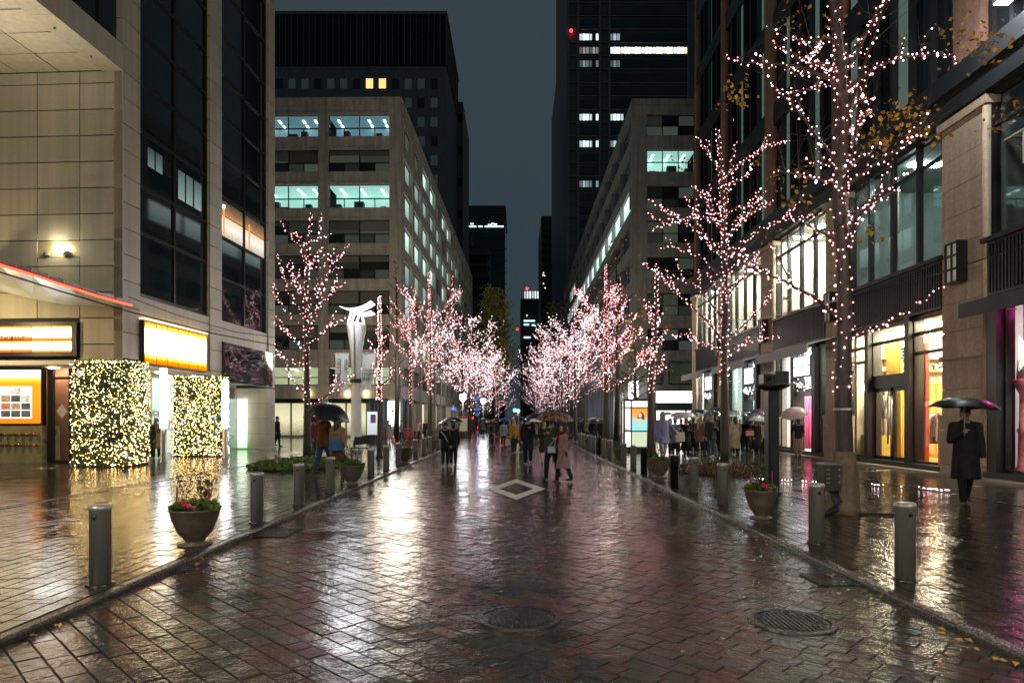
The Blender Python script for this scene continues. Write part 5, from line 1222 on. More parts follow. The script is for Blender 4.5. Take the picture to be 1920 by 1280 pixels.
# second tree on the right
tR2 = traced_tree('pink lit tree with a bare black trunk rising from the brown shrub bed', 20.8,
    [(1361, 880), (1359, 760), (1358, 650), (1360, 520), (1356, 400), (1351, 320), (1346, 240)],
    [[(1356, 480), (1300, 430), (1260, 402), (1217, 376)], [(1357, 520), (1310, 480), (1270, 465), (1240, 462)], [(1355, 420), (1310, 405), (1280, 415), (1220, 430)], [(1352, 335), (1400, 300), (1440, 272), (1480, 266)], [(1349, 322), (1330, 290), (1308, 257)], [(1358, 450), (1410, 398), (1450, 378)],
     [(1360, 480), (1420, 432), (1470, 412), (1540, 402)], [(1359, 640), (1325, 602), (1280, 560), (1232, 512), (1205, 492)], [(1359, 662), (1320, 645), (1280, 628), (1262, 630)], [(1359, 640), (1400, 605), (1432, 570), (1462, 520)], [(1358, 420), (1330, 380), (1310, 360)], [(1357, 600), (1310, 540), (1260, 515)], [(1360, 560), (1400, 510), (1420, 480)],
     [(1353, 360), (1380, 340), (1400, 330)], [(1356, 400), (1395, 385), (1440, 378)], [(1360, 670), (1400, 640), (1460, 630)], [(1357, 470), (1320, 440), (1300, 400)], [(1357, 440), (1335, 400), (1322, 360)]],
    8, size=.0138, per_m=13, tr=.17, top_r=.03, trunk_from=.27, n_leaves=220, twig_n=6, trunk_per=20, leaf_pts=[at(x, y, 21 + e) for x, y, e in ((1400, 400, .4), (1460, 330, -1), (1440, 440, .5), (1390, 480, 1), (1300, 520, -.5), (1280, 300, .3), (1480, 560, 0), (1420, 300, .7))], extra=8)
# first tree on the left
tL1 = traced_tree('slim pink lit tree growing from the green bed beside the tower', 23.6,
    [(576, 868), (576, 760), (575, 690), (573, 560), (578, 470), (584, 398)],
    [[(575, 660), (545, 628), (512, 604)], [(574, 600), (540, 545), (521, 478)], [(576, 650), (620, 612), (650, 596)], [(575, 600), (610, 560), (648, 530)], [(578, 510), (612, 492), (645, 482)], [(574, 620), (550, 600), (517, 560)], [(579, 470), (560, 440), (552, 436)],
     [(576, 640), (600, 560), (615, 510), (640, 500)], [(575, 690), (540, 672), (512, 665)], [(577, 768), (600, 752), (640, 722), (662, 700)], [(574, 580), (598, 540), (612, 508)], [(574, 560), (556, 530), (538, 482)], [(579, 455), (600, 445), (622, 440)], [(576, 740), (556, 720), (535, 690)]],
    5, size=.0145, per_m=10, tr=.16, top_r=.02, trunk_from=.25, twig_n=7, trunk_per=16, extra=6)
def grow(base, h, spread, r, n_limb=8, t_h=.28, levels=2, lean=0.):
    """a vase-shaped street tree"""
    b = Vector(base); top = b + Vector((r.uniform(-.2, .2), r.uniform(-.2, .2), h * .95)); fork = b + Vector((0, 0, h * t_h))
    trunk = resample([b, fork, fork.lerp(top, .5) + Vector((r.uniform(-.15, .15), r.uniform(-.15, .15), 0)), top], .5); limbs = []
    for k in range(n_limb):
        z = h * (t_h + (.76 - t_h) * k / n_limb); a = k * 2.4 + r.uniform(-.4, .4); s = spread * (1.0 - .45 * k / n_limb) * r.uniform(.75, 1.15)
        p = b + Vector((0, 0, z)); e = p + Vector((math.cos(a) * s + lean, math.sin(a) * s, min(h - z, s * r.uniform(.9, 1.5)))); m_ = p.lerp(e, .5) + Vector((math.cos(a) * s * .12, math.sin(a) * s * .12, -.12 * s))
        l = [p + (q - p) for q in resample([p, m_, e], .3)]; l = [l[0]] + [q + Vector((r.uniform(-.04, .04), r.uniform(-.04, .04), r.uniform(-.04, .04))) for q in l[1:]]; limbs.append((l, .04, .01))
        for j in range(3 if levels > 1 else 0):
            q = l[int(len(l) * r.uniform(.3, .8))]; a2 = a + r.uniform(-1.2, 1.2); s2 = s * r.uniform(.35, .65); e2 = q + Vector((math.cos(a2) * s2, math.sin(a2) * s2, s2 * r.uniform(.3, 1.3)))
            limbs.append((resample([q, q.lerp(e2, .5) + Vector((0, 0, -.05)), e2], .3), .022, .008))
            if levels > 2:
                for jj in range(2):
                    q3 = q.lerp(e2, r.uniform(.3, .8)); a3 = a2 + r.uniform(-1.3, 1.3); s3 = s2 * .6; limbs.append(([q3, q3 + Vector((math.cos(a3) * s3, math.sin(a3) * s3, s3 * r.uniform(.2, 1.2)))], .012, .006))
    return trunk, limbs
def auto_tree(lab, px, py, ytop, spread_px, seed, per_m, size, **kw):
    p = gnd(px, py); d = p.y; h = zz(ytop, d); sp = spread_px * d / F; r = random.Random(seed)
    tr, li = grow((p.x, p.y, 0), h, sp, r, kw.pop('n_limb', 8), kw.pop('t_h', .28), kw.pop('levels', 2), kw.pop('lean', 0.)); k = kw.pop('tr', .15)
    return build_tree(lab, (p.x, p.y, 0), tr, li, seed, size=size, per_m=per_m, tr=k, trunk_from=kw.pop('trunk_from', .3), **kw)
auto_tree('thin brown trunked lit tree between the lamp post and the row of bollards', 711, 860, 538, 32, 12, 13, .0165, t_h=.42, n_limb=7, tr=.1, trunk_per=40, levels=1)
auto_tree('broad many limbed pink lit tree at the left crossing corner', 806, 826, 492, 92, 13, 9, .017, n_limb=10, t_h=.3, tr=.2, levels=2, trunk_per=20, twig_led=4)
auto_tree('lit tree half hidden behind the first broad crown at the crossing', 770, 822, 560, 58, 14, 9, .017, n_limb=7, t_h=.33, tr=.13)
auto_tree('narrow lit tree beside the glowing advertising kiosk on the right', 1221, 858, 478, 34, 15, 13, .0165, t_h=.38, n_limb=8, tr=.2, n_leaves=160, trunk_from=.36)
auto_tree('broad bright pink tree beyond the kiosk on the right', 1137, 829, 478, 76, 16, 9, .018, n_limb=12, t_h=.27, tr=.27, levels=3, twig_led=3.5, n_leaves=260, trunk_per=24)
# the rows that run away down the street
k = 0
for i, Y in enumerate((62, 71, 80, 90, 101, 114, 128, 145, 165, 190)):
    for side, X in ((0, -5.0), (1, 5.5)):
        r = random.Random(300 + k); h = r.uniform(11.8, 14.2) * (1 if side else .88); sz = .0145 + Y * .00002
        tr, li = grow((X, Y, 0), h, r.uniform(3.7, 4.5), r, 11, .24, 3 if i < 5 else 2)
        ordn = ('first', 'second', 'third', 'fourth', 'fifth', 'sixth', 'seventh', 'eighth', 'ninth', 'tenth')[i]
        build_tree(f'{ordn} dense white pink lit tree beyond the crossing in the {"right" if side else "left"} row', (X, Y, 0), tr, li, 300 + k, size=sz, per_m=(3.9 if i < 4 else 3.2 if i < 7 else 2.8) * (1 if side else .9), tr=.2, trunk_from=.22, trunk_per=9, hotp=.4, twig_led=(3 if i < 4 else 0), twig_n=4)
        k += 1
# olive yellow ginkgo and darker trees behind the rows
def leafy(lab, X, Y, z0, z1, rx, seed, mt, n, s, name='leafy_tree'):
    r = random.Random(seed); t = thing(name, lab, 'tree', (X, Y, 0), 'leafy trees behind the lit rows')
    MB().tube([(X, Y, 0), (X + .1, Y, z0), (X, Y, z1 * .9)], [.22, .17, .03], 7).build('trunk', M['bark'], t, True)
    br = MB(); lv = MB(); cl = []
    for i in range(26):
        z = z0 + (z1 - z0) * (i + .5) / 26; w = rx * math.sin(math.pi * min(.95, .18 + .8 * (z - z0) / (z1 - z0))) * r.uniform(.55, 1.1); a = i * 2.4
        e = Vector((X + math.cos(a) * w, Y + math.sin(a) * w, z + w * .25)); br.tube([(X, Y, z - w * .4), e], [.05, .015], 5, False); cl += [e, e.lerp(Vector((X, Y, z)), .4)]
    br.build('branches', M['bark'], t); leaves_at(lv, cl, r, n, s, rx * .24); tag(lv.build('crown', mt, t), kind='stuff')
leafy('olive yellow ginkgo rising above the lit row on the left', -3.6, 104, 7, 21.5, 3.0, 41, M['leaf_gk'], 5200, .4, 'ginkgo_tree')
leafy('smaller olive ginkgo behind the lit row on the left', -4.9, 132, 5, 17, 3.2, 42, M['leaf_gk'], 3000, .45, 'ginkgo_tree')
leafy('bare brown twiggy tree at the street end on the right', 2.5, 215, 6, 22, 4.5, 43, M['leaf_b'], 1600, .4)
leafy('brown leaved tree behind the lit row on the right', 7.2, 120, 6, 22, 3.6, 44, M['leaf_b'], 1800, .4)
leafy('thin yellow leaved tree above the broad pink tree', 6.9, 46, 4, 13.5, 2.4, 45, M['leaf_y'], 420, .16)
leafy('brown bare crowned tree in front of the beige block', -9.0, 50, 4, 13.5, 1.8, 46, M['leaf_b'], 160, .12)
leafy('bushy green tree in front of the grey office block', 9.2, 52, 2.5, 7.5, 2.0, 47, M['leaf_g'], 900, .16)
# ---------------------------------------------------------------- street furniture
def ordinal(i): return ('first', 'second', 'third', 'fourth', 'fifth', 'sixth', 'seventh', 'eighth', 'ninth', 'tenth', 'eleventh', 'twelfth', 'thirteenth', 'fourteenth', 'fifteenth', 'sixteenth')[i]
bol = thing('bollard', 'x', 'bollard', (0, 0, WZ), 'steel bollards along the kerbs')
MB().lathe([(.092, WZ), (.092, .73), (.1, .735), (.1, .765), (.088, .78), (.0, .782)], 20).build('post', M['brushed'], bol, True)
MB().lathe([(.125, WZ), (.12, WZ + .012), (.095, WZ + .016)], 20).build('base_ring', M['iron'], bol)
MB().ell((0, -.095, .67), (.022, .012, .022)).build('bolt', M['iron'], bol)
darkb = mat('dark_bronze_post', (.06, .055, .05), .35, metal=.8, var=.15)
spots = [(-3.95, 6.33, 'left', 0), (-3.93, 10.1, 'left', 0), (-3.93, 12.05, 'left', 0), (-3.93, 14.1, 'left', 0), (-3.9, 17.9, 'left', 0), (-3.92, 20.1, 'left', 0), (-3.92, 22.2, 'left', 0), (-3.93, 26.0, 'left', 0), (-3.93, 28.4, 'left', 0), (-3.93, 30.3, 'left', 0), (-3.95, 33.6, 'left', 0), (-3.95, 35.6, 'left', 0),
         (3.79, 6.5, 'right', 0), (3.78, 8.4, 'right', 0), (3.78, 12.2, 'right', 0), (3.75, 14.1, 'right', 0), (3.52, 14.85, 'right', 1), (3.58, 18.7, 'right', 1), (3.6, 20.5, 'right', 0), (3.6, 22.3, 'right', 0), (3.6, 25.6, 'right', 0), (3.6, 27.3, 'right', 0), (3.6, 29.0, 'right', 1), (3.6, 30.9, 'right', 0), (3.6, 32.6, 'right', 0), (3.6, 34.2, 'right', 0), (3.6, 35.8, 'right', 0), (3.6, 37.4, 'right', 0)]
cnt = {'left': 0, 'right': 0}
for i, (x, y, side, dk) in enumerate(spots):
    o = bol if i == 0 else copy_tree(bol)
    o.location = (x, y, 0 if i else 0)
    if i == 0: LOC[o.name] = Vector((0, 0, 0))
    o['label'] = f'{"dark bronze" if dk else "brushed steel"} bollard, {ordinal(cnt[side])} from the camera along the {side} kerb'; cnt[side] += 1
    if dk:
        for c in o.children:
            if c.name.startswith('post'): c.data = c.data.copy(); c.data.materials[0] = darkb
for o in [bol]:
    pass
for c in bol.children: pass
# the source was built round (0, 0, WZ); its parts keep that offset
for o in [q for q in bpy.data.objects if q.name.startswith('bollard')]: o.location.z = WZ

def planter(x, y, s, lab, seed, flower=True, tall=True):
    r = random.Random(seed); t = thing('planter', lab, 'planter', (x, y, WZ), 'planters along the kerbs')
    c = (x, y, WZ)
    MB().lathe([(.2 * s, 0), (.2 * s, .02), (.1 * s, .03), (.12 * s, .06), (.2 * s, .16), (.26 * s, .3), (.29 * s, .42), (.3 * s, .43), (.3 * s, .45), (.275 * s, .45), (.27 * s, .41)], 28, c).build('pot', M['terrac_pot'], t, True)
    MB().lathe([(.27 * s, .40), (.05, .43)], 20, c).build('soil', M['soil'], t)
    lv = MB(); st = MB()
    for i in range(480):
        a = r.uniform(0, 6.28); q = .27 * s * math.sqrt(r.random()); p = Vector((x + q * math.cos(a), y + q * math.sin(a), WZ + .43 + r.uniform(0, .1) * (1.3 - q / (.3 * s))))
        d = Vector((math.cos(a) * r.random(), math.sin(a) * r.random(), r.uniform(.0, 1))).normalized(); e = d.cross(Vector((r.uniform(-1, 1), r.uniform(-1, 1), .3))).normalized(); k = r.uniform(.035, .08)
        lv.add([p, p + d * k * .5 + e * k * .35, p + d * k, p + d * k * .5 - e * k * .35], [(0, 1, 2), (0, 2, 3)])
    tag(lv.build('leaves', M['leaf_g'], t), kind='stuff')
    dk = MB()
    for i in range(9 if tall else 4):
        a = r.uniform(0, 6.28); q = .14 * s; b = Vector((x + q * math.cos(a), y + q * math.sin(a), WZ + .42)); e = b + Vector((r.uniform(-.16, .16), r.uniform(-.12, .12), r.uniform(.3, .58) * s)); st.tube([b, b.lerp(e, .5) + Vector((r.uniform(-.03, .03), 0, 0)), e], [.007, .006, .003], 5)
        for j in range(14):
            p = b.lerp(e, r.uniform(.35, 1.05)); d = Vector((r.uniform(-1, 1), r.uniform(-1, 1), r.uniform(-.2, 1))).normalized(); f = d.cross(Vector((0, .2, 1))).normalized(); k = r.uniform(.04, .075)
            dk.add([p, p + d * k * .5 + f * k * .3, p + d * k, p + d * k * .5 - f * k * .3], [(0, 1, 2), (0, 2, 3)])
    st.build('stems', M['bark'], t); tag(dk.build('shrub_leaves', M['leaf_dg'], t), kind='stuff')
    if flower:
        for i, (dx, dz, c_) in enumerate(((.03, .5, (.6, .06, .16)), (-.03, .53, (.5, .01, .03)), (.09, .47, (.6, .1, .22)))):
            fl_ = MB()
            for j in range(9):
                a = j * .7; d = Vector((math.cos(a), -.4, math.sin(a))).normalized(); fl_.ell(Vector((x + dx * s, y - .2 * s, WZ + dz)) + d * .022, (.02, .014, .02), 6, 4)
            fl_.build('flower', mat('petal_%d_%d' % (seed, i), c_, .5), t, True)
        for dx in (-.2, .19): MB().lathe([(.012, .4), (.012, .72), (.006, .74)], 8, (x + dx * s, y - .05, WZ)).build('solar_stake', mat('copper_stake', (.25, .07, .04), .4) if 'copper_stake' not in bpy.data.materials else bpy.data.materials['copper_stake'], t)
planter(-4.0, 8.3, 1.0, 'clay planter with pink flowers and dark twigs, nearest on the left kerb', 1)
planter(-3.95, 16.0, 1.05, 'bushy planter by the bench and the brown coated couple', 2, False)
planter(-3.9, 23.4, 1.0, 'planter with green shrub among the left bollards', 3, False)
planter(-4.0, 31.5, 1.1, 'planter farthest along the left kerb by the crossing', 4, False)
planter(3.85, 10.5, .85, 'clay planter with red flowers under the dark post on the right', 5)
planter(3.82, 17.8, 1.05, 'dark bushy planter beside the man in the pale raincoat', 6, False)
planter(3.72, 23.8, .95, 'leafy planter in front of the glowing kiosk', 7, False)
planter(3.7, 33.2, 1.0, 'planter farthest along the right kerb by the crossing', 8, False)
# low planted beds
def bed(nm, lab, x0, x1, y0, y1, h, mt, n, seed, s):
    r = random.Random(seed); mb = MB(); cx_, cy_ = (x0 + x1) / 2, (y0 + y1) / 2
    for i in range(n):
        a = r.uniform(0, 6.28); q = math.sqrt(r.random()); x, y = cx_ + math.cos(a) * q * (x1 - x0) / 2, cy_ + math.sin(a) * q * (y1 - y0) / 2; hh = h * (1 - q ** 3 * .8) * r.uniform(.4, 1.15)
        d = Vector((r.uniform(-.8, .8), r.uniform(-.8, .8), 1)).normalized(); e = d.cross(Vector((r.uniform(-1, 1), r.uniform(-1, 1), 0))).normalized(); p = Vector((x, y, WZ + hh * .35)); k = s * r.uniform(.6, 1.3)
        mb.add([p, p + d * k * .5 + e * k * .28, p + d * k + e * k * .1 - Vector((0, 0, k * .2)), p + d * k * .5 - e * k * .28], [(0, 1, 2), (0, 2, 3)])
        mb.add([(x, y, WZ), (x + .01, y, WZ), p], [(0, 1, 2)])
    o = tag(mb.build(nm, mt), lab, 'plants', kind='stuff')
    MB().lathe([(1.0, -.0), (.98, .02), (.9, .03)], 30, (0, 0, 0), lambda X, Y, Z: (cx_ + X * (x1 - x0) / 2, cy_ + Y * (y1 - y0) / 2, WZ + .002 + Z)).build('bed_soil', M['soil'], o)
bed('ground_cover', 'low lush green ground cover at the foot of the slim left tree', -8.6, -5.4, 19.6, 24.4, .5, M['leaf_g'], 5200, 11, .13)
bed('ground_cover', 'brown green ground cover around the bare black trunk on the right', 4.7, 7.4, 17.8, 21.9, .34, M['leaf_b'], 2600, 12, .12)
# tulip lamp post with banners
def ring_profile(c, prof, n=18): return MB().lathe(prof, n, c)
lx, ly = (668 - CX) * 31 / F, 31.0
lp = thing('lamp_post', 'white flared lamp post with a winged lit top and two banners', 'street lamp', (lx, ly, WZ))
MB().lathe([(.3, WZ), (.3, .25), (.27, .3), (.24, 1.0), (.22, 3.0), (.215, 4.0), (.26, 4.6), (.36, 5.3), (.45, 5.9), (.46, 5.95)], 22, (lx, ly, 0)).build('column', M['white_metal'], lp, True)
MB().box(lx - .01, lx + .03, ly - .47, ly - .2, 3.4, 5.9).build('groove', M['alu'], lp)
MB().lathe([(.4, 5.96), (.38, 6.0)], 18, (lx, ly, 0)).build('lamp_disc', M['lampw'], lp)
for a, b in ((-.36, -.2), (-.2, -.02), (.02, .22), (.38, .24)): MB().tube([(lx + a, ly - .1, 6.0), (lx + b, ly - .1, 6.55)], [.05, .06], 8).build('strut', emis('lit_white_strut', (.95, .95, 1), 1.8) if 'lit_white_strut' not in bpy.data.materials else bpy.data.materials['lit_white_strut'], lp)
for (p0, w0), (p1, w1), (p2, w2) in ((((-.75, 6.78), .12), ((.0, 6.5), .5), ((.78, 6.95), .5)), (((-.2, 6.5), .3), ((.3, 6.42), .5), ((.78, 6.5), .35))):
    mb = MB(); pts = []
    for i in range(9):
        t = i / 8; z = (1 - t) ** 2 * p0[1] + 2 * t * (1 - t) * (p1[1] - .12) + t * t * p2[1]; x = (1 - t) ** 2 * p0[0] + 2 * t * (1 - t) * p1[0] + t * t * p2[0]; w = w0 + (w1 - w0) * min(1, t * 2)
        pts.append((lx + x, w, z))
    vs_ = []; fs = []
    for x, w, z in pts: vs_ += [(x, ly - w, z), (x, ly + w, z), (x, ly + w, z + .035), (x, ly - w, z + .035)]
    for i in range(8):
        for q in range(4): fs.append((i * 4 + q, i * 4 + (q + 1) % 4, i * 4 + 4 + (q + 1) % 4, i * 4 + 4 + q))
    fs += [(3, 2, 1, 0), (32, 33, 34, 35)]
    mb.add(vs_, fs).build('wing_reflector', emis('lit_white_wing', (.92, .93, 1), 1.5) if 'lit_white_wing' not in bpy.data.materials else bpy.data.materials['lit_white_wing'], lp, True)
MB().lathe([(.25, 3.25), (.28, 3.28), (.28, 3.4), (.25, 3.43)], 16, (lx, ly, 0)).build('clamp', M['black'], lp)
def banner(x0, x1, sway, lab, lines, seed):
    t = thing('banner', lab, 'banner', (x0, ly, 3.6), 'banners on the lamp post')
    mb = MB(); n, m_ = 10, 4; zt, zb = 4.58, 2.98
    for s_ in (0, .012):
        for i in range(n + 1):
            f = i / n; z = zt + (zb - zt) * f; off = sway * f * f
            for j in range(m_ + 1): mb.v.append((x0 + (x1 - x0) * j / m_ + off, ly - .05 - s_ + .04 * math.sin(j * 1.4 + f * 3), z - .05 * (j / m_) * f))
    K0 = (n + 1) * (m_ + 1)
    for i in range(n):
        for j in range(m_):
            a = i * (m_ + 1) + j; mb.f.append((a, a + 1, a + m_ + 2, a + m_ + 1)); mb.f.append((K0 + a, K0 + a + m_ + 1, K0 + a + m_ + 2, K0 + a + 1))
    mb.build('cloth', M['banner'], t, True); MB().tube([(x0 - .05, ly - .05, zt + .02), (x1 + .05, ly - .05, zt + .02)], .018).build('rod', M['white_metal'], t)
    return t
b1 = banner(lx - .95, lx - .34, -.06, 'grey white banner reading YOUR DESTINATION beside the lamp post', None, 1)
text('lettering', 'DESTINATION', M['ink'], .27, (lx - .86, ly - .11, 4.36), (-.03, 0, -1), (1, 0, -.03), b1); text('lettering', 'YOUR', M['ink'], .2, (lx - .52, ly - .11, 4.36), (-.03, 0, -1), (1, 0, -.03), b1)
text('lettering', 'Love', M['red_ink'], .13, (lx - .8, ly - .11, 3.06), (1, 0, 0), (0, 0, 1), b1)
b2_ = banner(lx + .3, lx + .92, -.3, 'wind blown grey white banner reading YOUR START LINE', None, 2)
for s_, q, z, dx in (('YOUR', .15, 3.78, .3), ('START', .2, 3.58, .24), ('LINE', .24, 3.34, .16)): text('lettering', s_, M['ink'], q, (lx + dx + .02, ly - .12, z), (1, 0, 0), (.12, 0, 1), b2_)
text('lettering', 'Love', M['red_ink'], .13, (lx + .12, ly - .12, 3.06), (1, 0, 0), (0, 0, 1), b2_)
# lamp posts of the same row that stand out of frame behind the camera, and the lamps they carry
def lamp_or_fill(x, y, z, p, col=(1, .9, .74), rad=.35):
    l = bpy.data.lights.new('lamp_or_fill', 'POINT'); l.energy = p * LAMP; l.color = col; l.shadow_soft_size = rad
    o = bpy.data.objects.new('lamp_or_fill', l); COL.objects.link(o); o.location = (x, y, z); return o
lamp_or_fill(lx, ly - 1.6, 7.0, 230, (.95, .95, 1), .6)
for i, (x, y, p) in enumerate(((-7.6, 1.6, 1000), (7.6, -.6, 900), (-7.6, -12, 1300), (7.6, -14, 1300))):
    if i < 4:
        t = thing('lamp_post', ['plain white flared lamp post near the camera on the left pavement', 'plain white flared lamp post near the camera on the right pavement', 'plain white flared lamp post farther behind on the left', 'plain white flared lamp post farther behind on the right'][i], 'street lamp', (x, y, WZ))
        MB().lathe([(.3, WZ), (.3, .25), (.24, 1.0), (.215, 4.0), (.36, 5.3), (.46, 5.95)], 16, (x, y, 0)).build('column', M['white_metal'], t, True)
        MB().lathe([(.4, 5.96), (.3, 6.3), (.05, 6.4)], 16, (x, y, 0)).build('globe', M['lampw'], t, True)
        lamp_or_fill(x, y, 7.0, p)
lamp_or_fill(-8.4, 46.0, 6.0, 950, (1, .9, .74), 1.6); lamp_or_fill(6.6, 48.0, 7.0, 300, (1, .92, .8)); up = thing('flood_light', 'unseen added flood light on the canopy that washes the stone soffit', 'lamp', (-17.2, 17.2, 6.6)); MB().box(-17.4, -17.0, 17.0, 17.3, 6.4, 6.6).build('housing', M['steel'], up); MB().box(-17.36, -17.04, 17.04, 17.26, 6.6, 6.62).build('lens', M['lum_warm'], up)  # added lights by the crossing without fixtures; unseen flood light added for the soffit
sl = bpy.data.lights.new('added_soffit_beam', 'SPOT'); sl.energy = 2000; sl.color = (1, .9, .68); sl.spot_size = R(100); sl.spot_blend = .9; sl.shadow_soft_size = .15; so = bpy.data.objects.new('added_soffit_beam', sl); COL.objects.link(so); so.location = (-17.2, 17.2, 6.7); so.rotation_euler = (Vector((-16.2, 17.0, 13.5)) - so.location).to_track_quat('-Z', 'Y').to_euler(); lamp_or_fill(*A(-2.4, -4.6, 4.7), 260, (1, .76, .38), .15); lamp_or_fill(A(-.35, -2.28, 7.55)[0], A(-.35, -2.28, 7.55)[1], 7.55, 18, (1, .88, .6), .1); lamp_or_fill(J(16.1, 1.2, 11.4)[0], 16.1, 11.4, 260, (.9, .95, 1), .2)  # soffit beam and canopy fill are added; last two belong to visible lamps
al = lamp_or_fill(*J(15.6, -.38, 4.2), 55, (1, .1, .38), .08)
# small globe lamp farther left, with its pole
def globe_lamp(x, y, z, lab, s=.22):
    t = thing('lamp_post', lab, 'street lamp', (x, y, 0)); MB().lathe([(.09, .0), (.07, 1), (.05, z)], 12, (x, y, 0)).build('pole', M['alu'], t, True); MB().lathe([(.1, z - .1), (s, z + .15), (s * .9, z + .5), (.02, z + .55)], 14, (x, y, 0)).build('lantern', M['lampw'], t, True)
lamp_or_fill((868 - CX) * 58 / F, 57.4, 4.2, 120, (.95, .97, 1), .5); lamp_or_fill((906 - CX) * 84 / F, 83.3, 4.4, 220, (.85, .92, 1), .5)
globe_lamp((868 - CX) * 58 / F, 58, zz(750, 58), 'slim lamp post with a glowing white lantern by the crossing', .3)
globe_lamp((906 - CX) * 84 / F, 84, zz(755, 84), 'far slim lamp post with a bluish lantern among the lit trees', .3)
# light-feeder cables overhead
def cable(lab, pts, rad=.018):
    t = tag(MB().tube(resample([Vector(p) for p in pts], .6), rad, 5).build('overhead_cable', M['black']), lab, 'cable')
cable('thick black cable sagging across the front of the stone tower', [at(-60, 483, 13), at(0, 510, 13.6), at(120, 548, 15.5), at(250, 586, 17.5), at(400, 625, 20), at(520, 648, 22), at(576, 662, 23.6)])
cable('thin black cable over the sign running to the slim left tree', [at(240, 556, 22), at(330, 590, 22.5), at(440, 622, 23), at(576, 640, 23.6)], .012)
cable('thin black cable strung from the tall lit tree across the near pier', [at(1584, 560, 11.05), at(1700, 530, 11.3), at(1800, 500, 11.6), at(1960, 448, 12)], .012)
cable('thin black cable strung between the two right trees', [at(1360, 600, 20.8), at(1420, 600, 18), at(1500, 580, 14), at(1584, 560, 11.05)], .012)
# dark square post with a tray of equipment
px_, py_ = (1447 - CX) * 14 / F, 14.0
t = thing('equipment_post', 'black square post carrying a round tray with two dark projector boxes', 'post', (px_, py_, WZ))
MB().box(px_ - .115, px_ + .115, py_ - .115, py_ + .115, WZ, 2.2).build('post', M['steel'], t); MB().box(px_ - .15, px_ + .15, py_ - .15, py_ + .15, WZ, .07).build('base_plate', M['steel'], t)
MB().lathe([(.05, 2.14), (.2, 2.2), (.35, 2.26), (.36, 2.3), (.34, 2.31)], 22, (px_, py_, 0)).build('tray', M['black'], t, True)
MB().box(px_ - .22, px_ - .02, py_ - .14, py_ + .14, 2.32, 2.52).build('projector', M['black'], t); MB().box(px_ + .02, px_ + .3, py_ - .16, py_ + .12, 2.31, 2.58).build('projector', M['steel'], t); MB().lathe([(.05, 0), (.05, .06)], 12, (px_ - .12, py_ - .18, 2.4)).build('lens', M['dglass'], t)
MB().box(px_ - .05, px_ + .42, py_ - .2, py_ - .17, 2.29, 2.32).build('tray_edge', M['alu'], t)
# telephone-style advertising kiosk
kx0, kx1, ky = (1170 - CX) * 31 / F, (1216 - CX) * 31 / F, 31.0
t = thing('advertising_kiosk', 'black framed glowing kiosk with an orange and aqua portrait poster', 'kiosk', ((kx0 + kx1) / 2, ky, WZ))
kz = [.05, .3, .95, 1.0, 2.08, 2.1, 2.3]
white_l = emis('white_lit_panel', (.97, 1, .88), 1.1); pale_l = emis('pale_green_lit_panel', (.6, .7, .5), .75)
for x in (kx0, kx0 + .32, kx1 - .05):
    MB().box(x, x + .05, ky, ky + .06, WZ, 2.42).build('post', M['black'], t)
for x in (kx0, kx1 - .05): MB().box(x, x + .05, ky + .9, ky + .96, WZ, 2.42).build('post', M['black'], t)
MB().box(kx0 - .03, kx1 + .03, ky - .03, ky + 1.0, 2.42, 2.5).build('roof', M['black'], t); MB().box(kx0, kx1, ky, ky + .96, WZ, .22).build('base', M['steel'], t)
for z in (.22, .98, 2.08): MB().box(kx0, kx1, ky + .0, ky + .05, z, z + .05).build('rail', M['black'], t)
MB().box(kx0 + .37, kx1 - .05, ky + .01, ky + .04, 2.13, 2.4).build('lit_panel', white_l, t); MB().box(kx0 + .37, kx1 - .05, ky + .01, ky + .04, .28, .97).build('lit_panel', pale_l, t)
MB().box(kx0 + .06, kx0 + .31, ky + .01, ky + .04, .28, .97).build('lit_panel', white_l, t); MB().box(kx0 + .06, kx0 + .31, ky + .01, ky + .04, 2.13, 2.4).build('lit_panel', white_l, t)
MB().box(kx0 + .06, kx0 + .31, ky + .02, ky + .05, 1.03, 2.07).build('side_poster', emis_ramp('red_white_side', [(0, (.7, .15, .1)), (.1, (.9, .85, .8)), (1, (.95, .9, .85))], .8, 2, .2), t)
pst = MB().box(kx0 + .37, kx1 - .05, ky + .02, ky + .05, 1.03, 2.07).build('poster', emis_ramp('orange_aqua_poster', [(0, (.25, .75, .8)), (.45, (.35, .7, .68)), (.62, (.8, .42, .12)), (1, (.85, .3, .06))], .8, 2, .08), t)
pc = ((kx0 + .37 + kx1 - .05) / 2 + .0, ky + .012)
MB().ell((pc[0] + .06, pc[1], 1.6), (.17, .004, .3)).build('poster_print', emis('poster_hair', (.2, .08, .03), .5), pst); MB().ell((pc[0] + .02, pc[1] - .006, 1.74), (.085, .004, .12)).build('poster_print', emis('poster_face', (.9, .62, .42), .7), pst); MB().ell((pc[0], pc[1] - .004, 1.42), (.24, .003, .18)).build('poster_print', emis('poster_dress', (.6, .72, .6), .7), pst)
MB().box(kx1 - .05, kx1 - .01, ky + .06, ky + .9, .25, 2.4).build('side_glass', M['glass'], t); MB().box(kx0 + .3, kx1 - .1, ky + .5, ky + .6, .25, 2.38).build('back_panel', M['steel'], t)
text('lettering', 'AQUA', emis('poster_letters', (.1, .4, .5), .5), .1, (kx0 + .5, ky - .002, 1.14), (1, 0, 0), (0, 0, 1), pst) if False else None
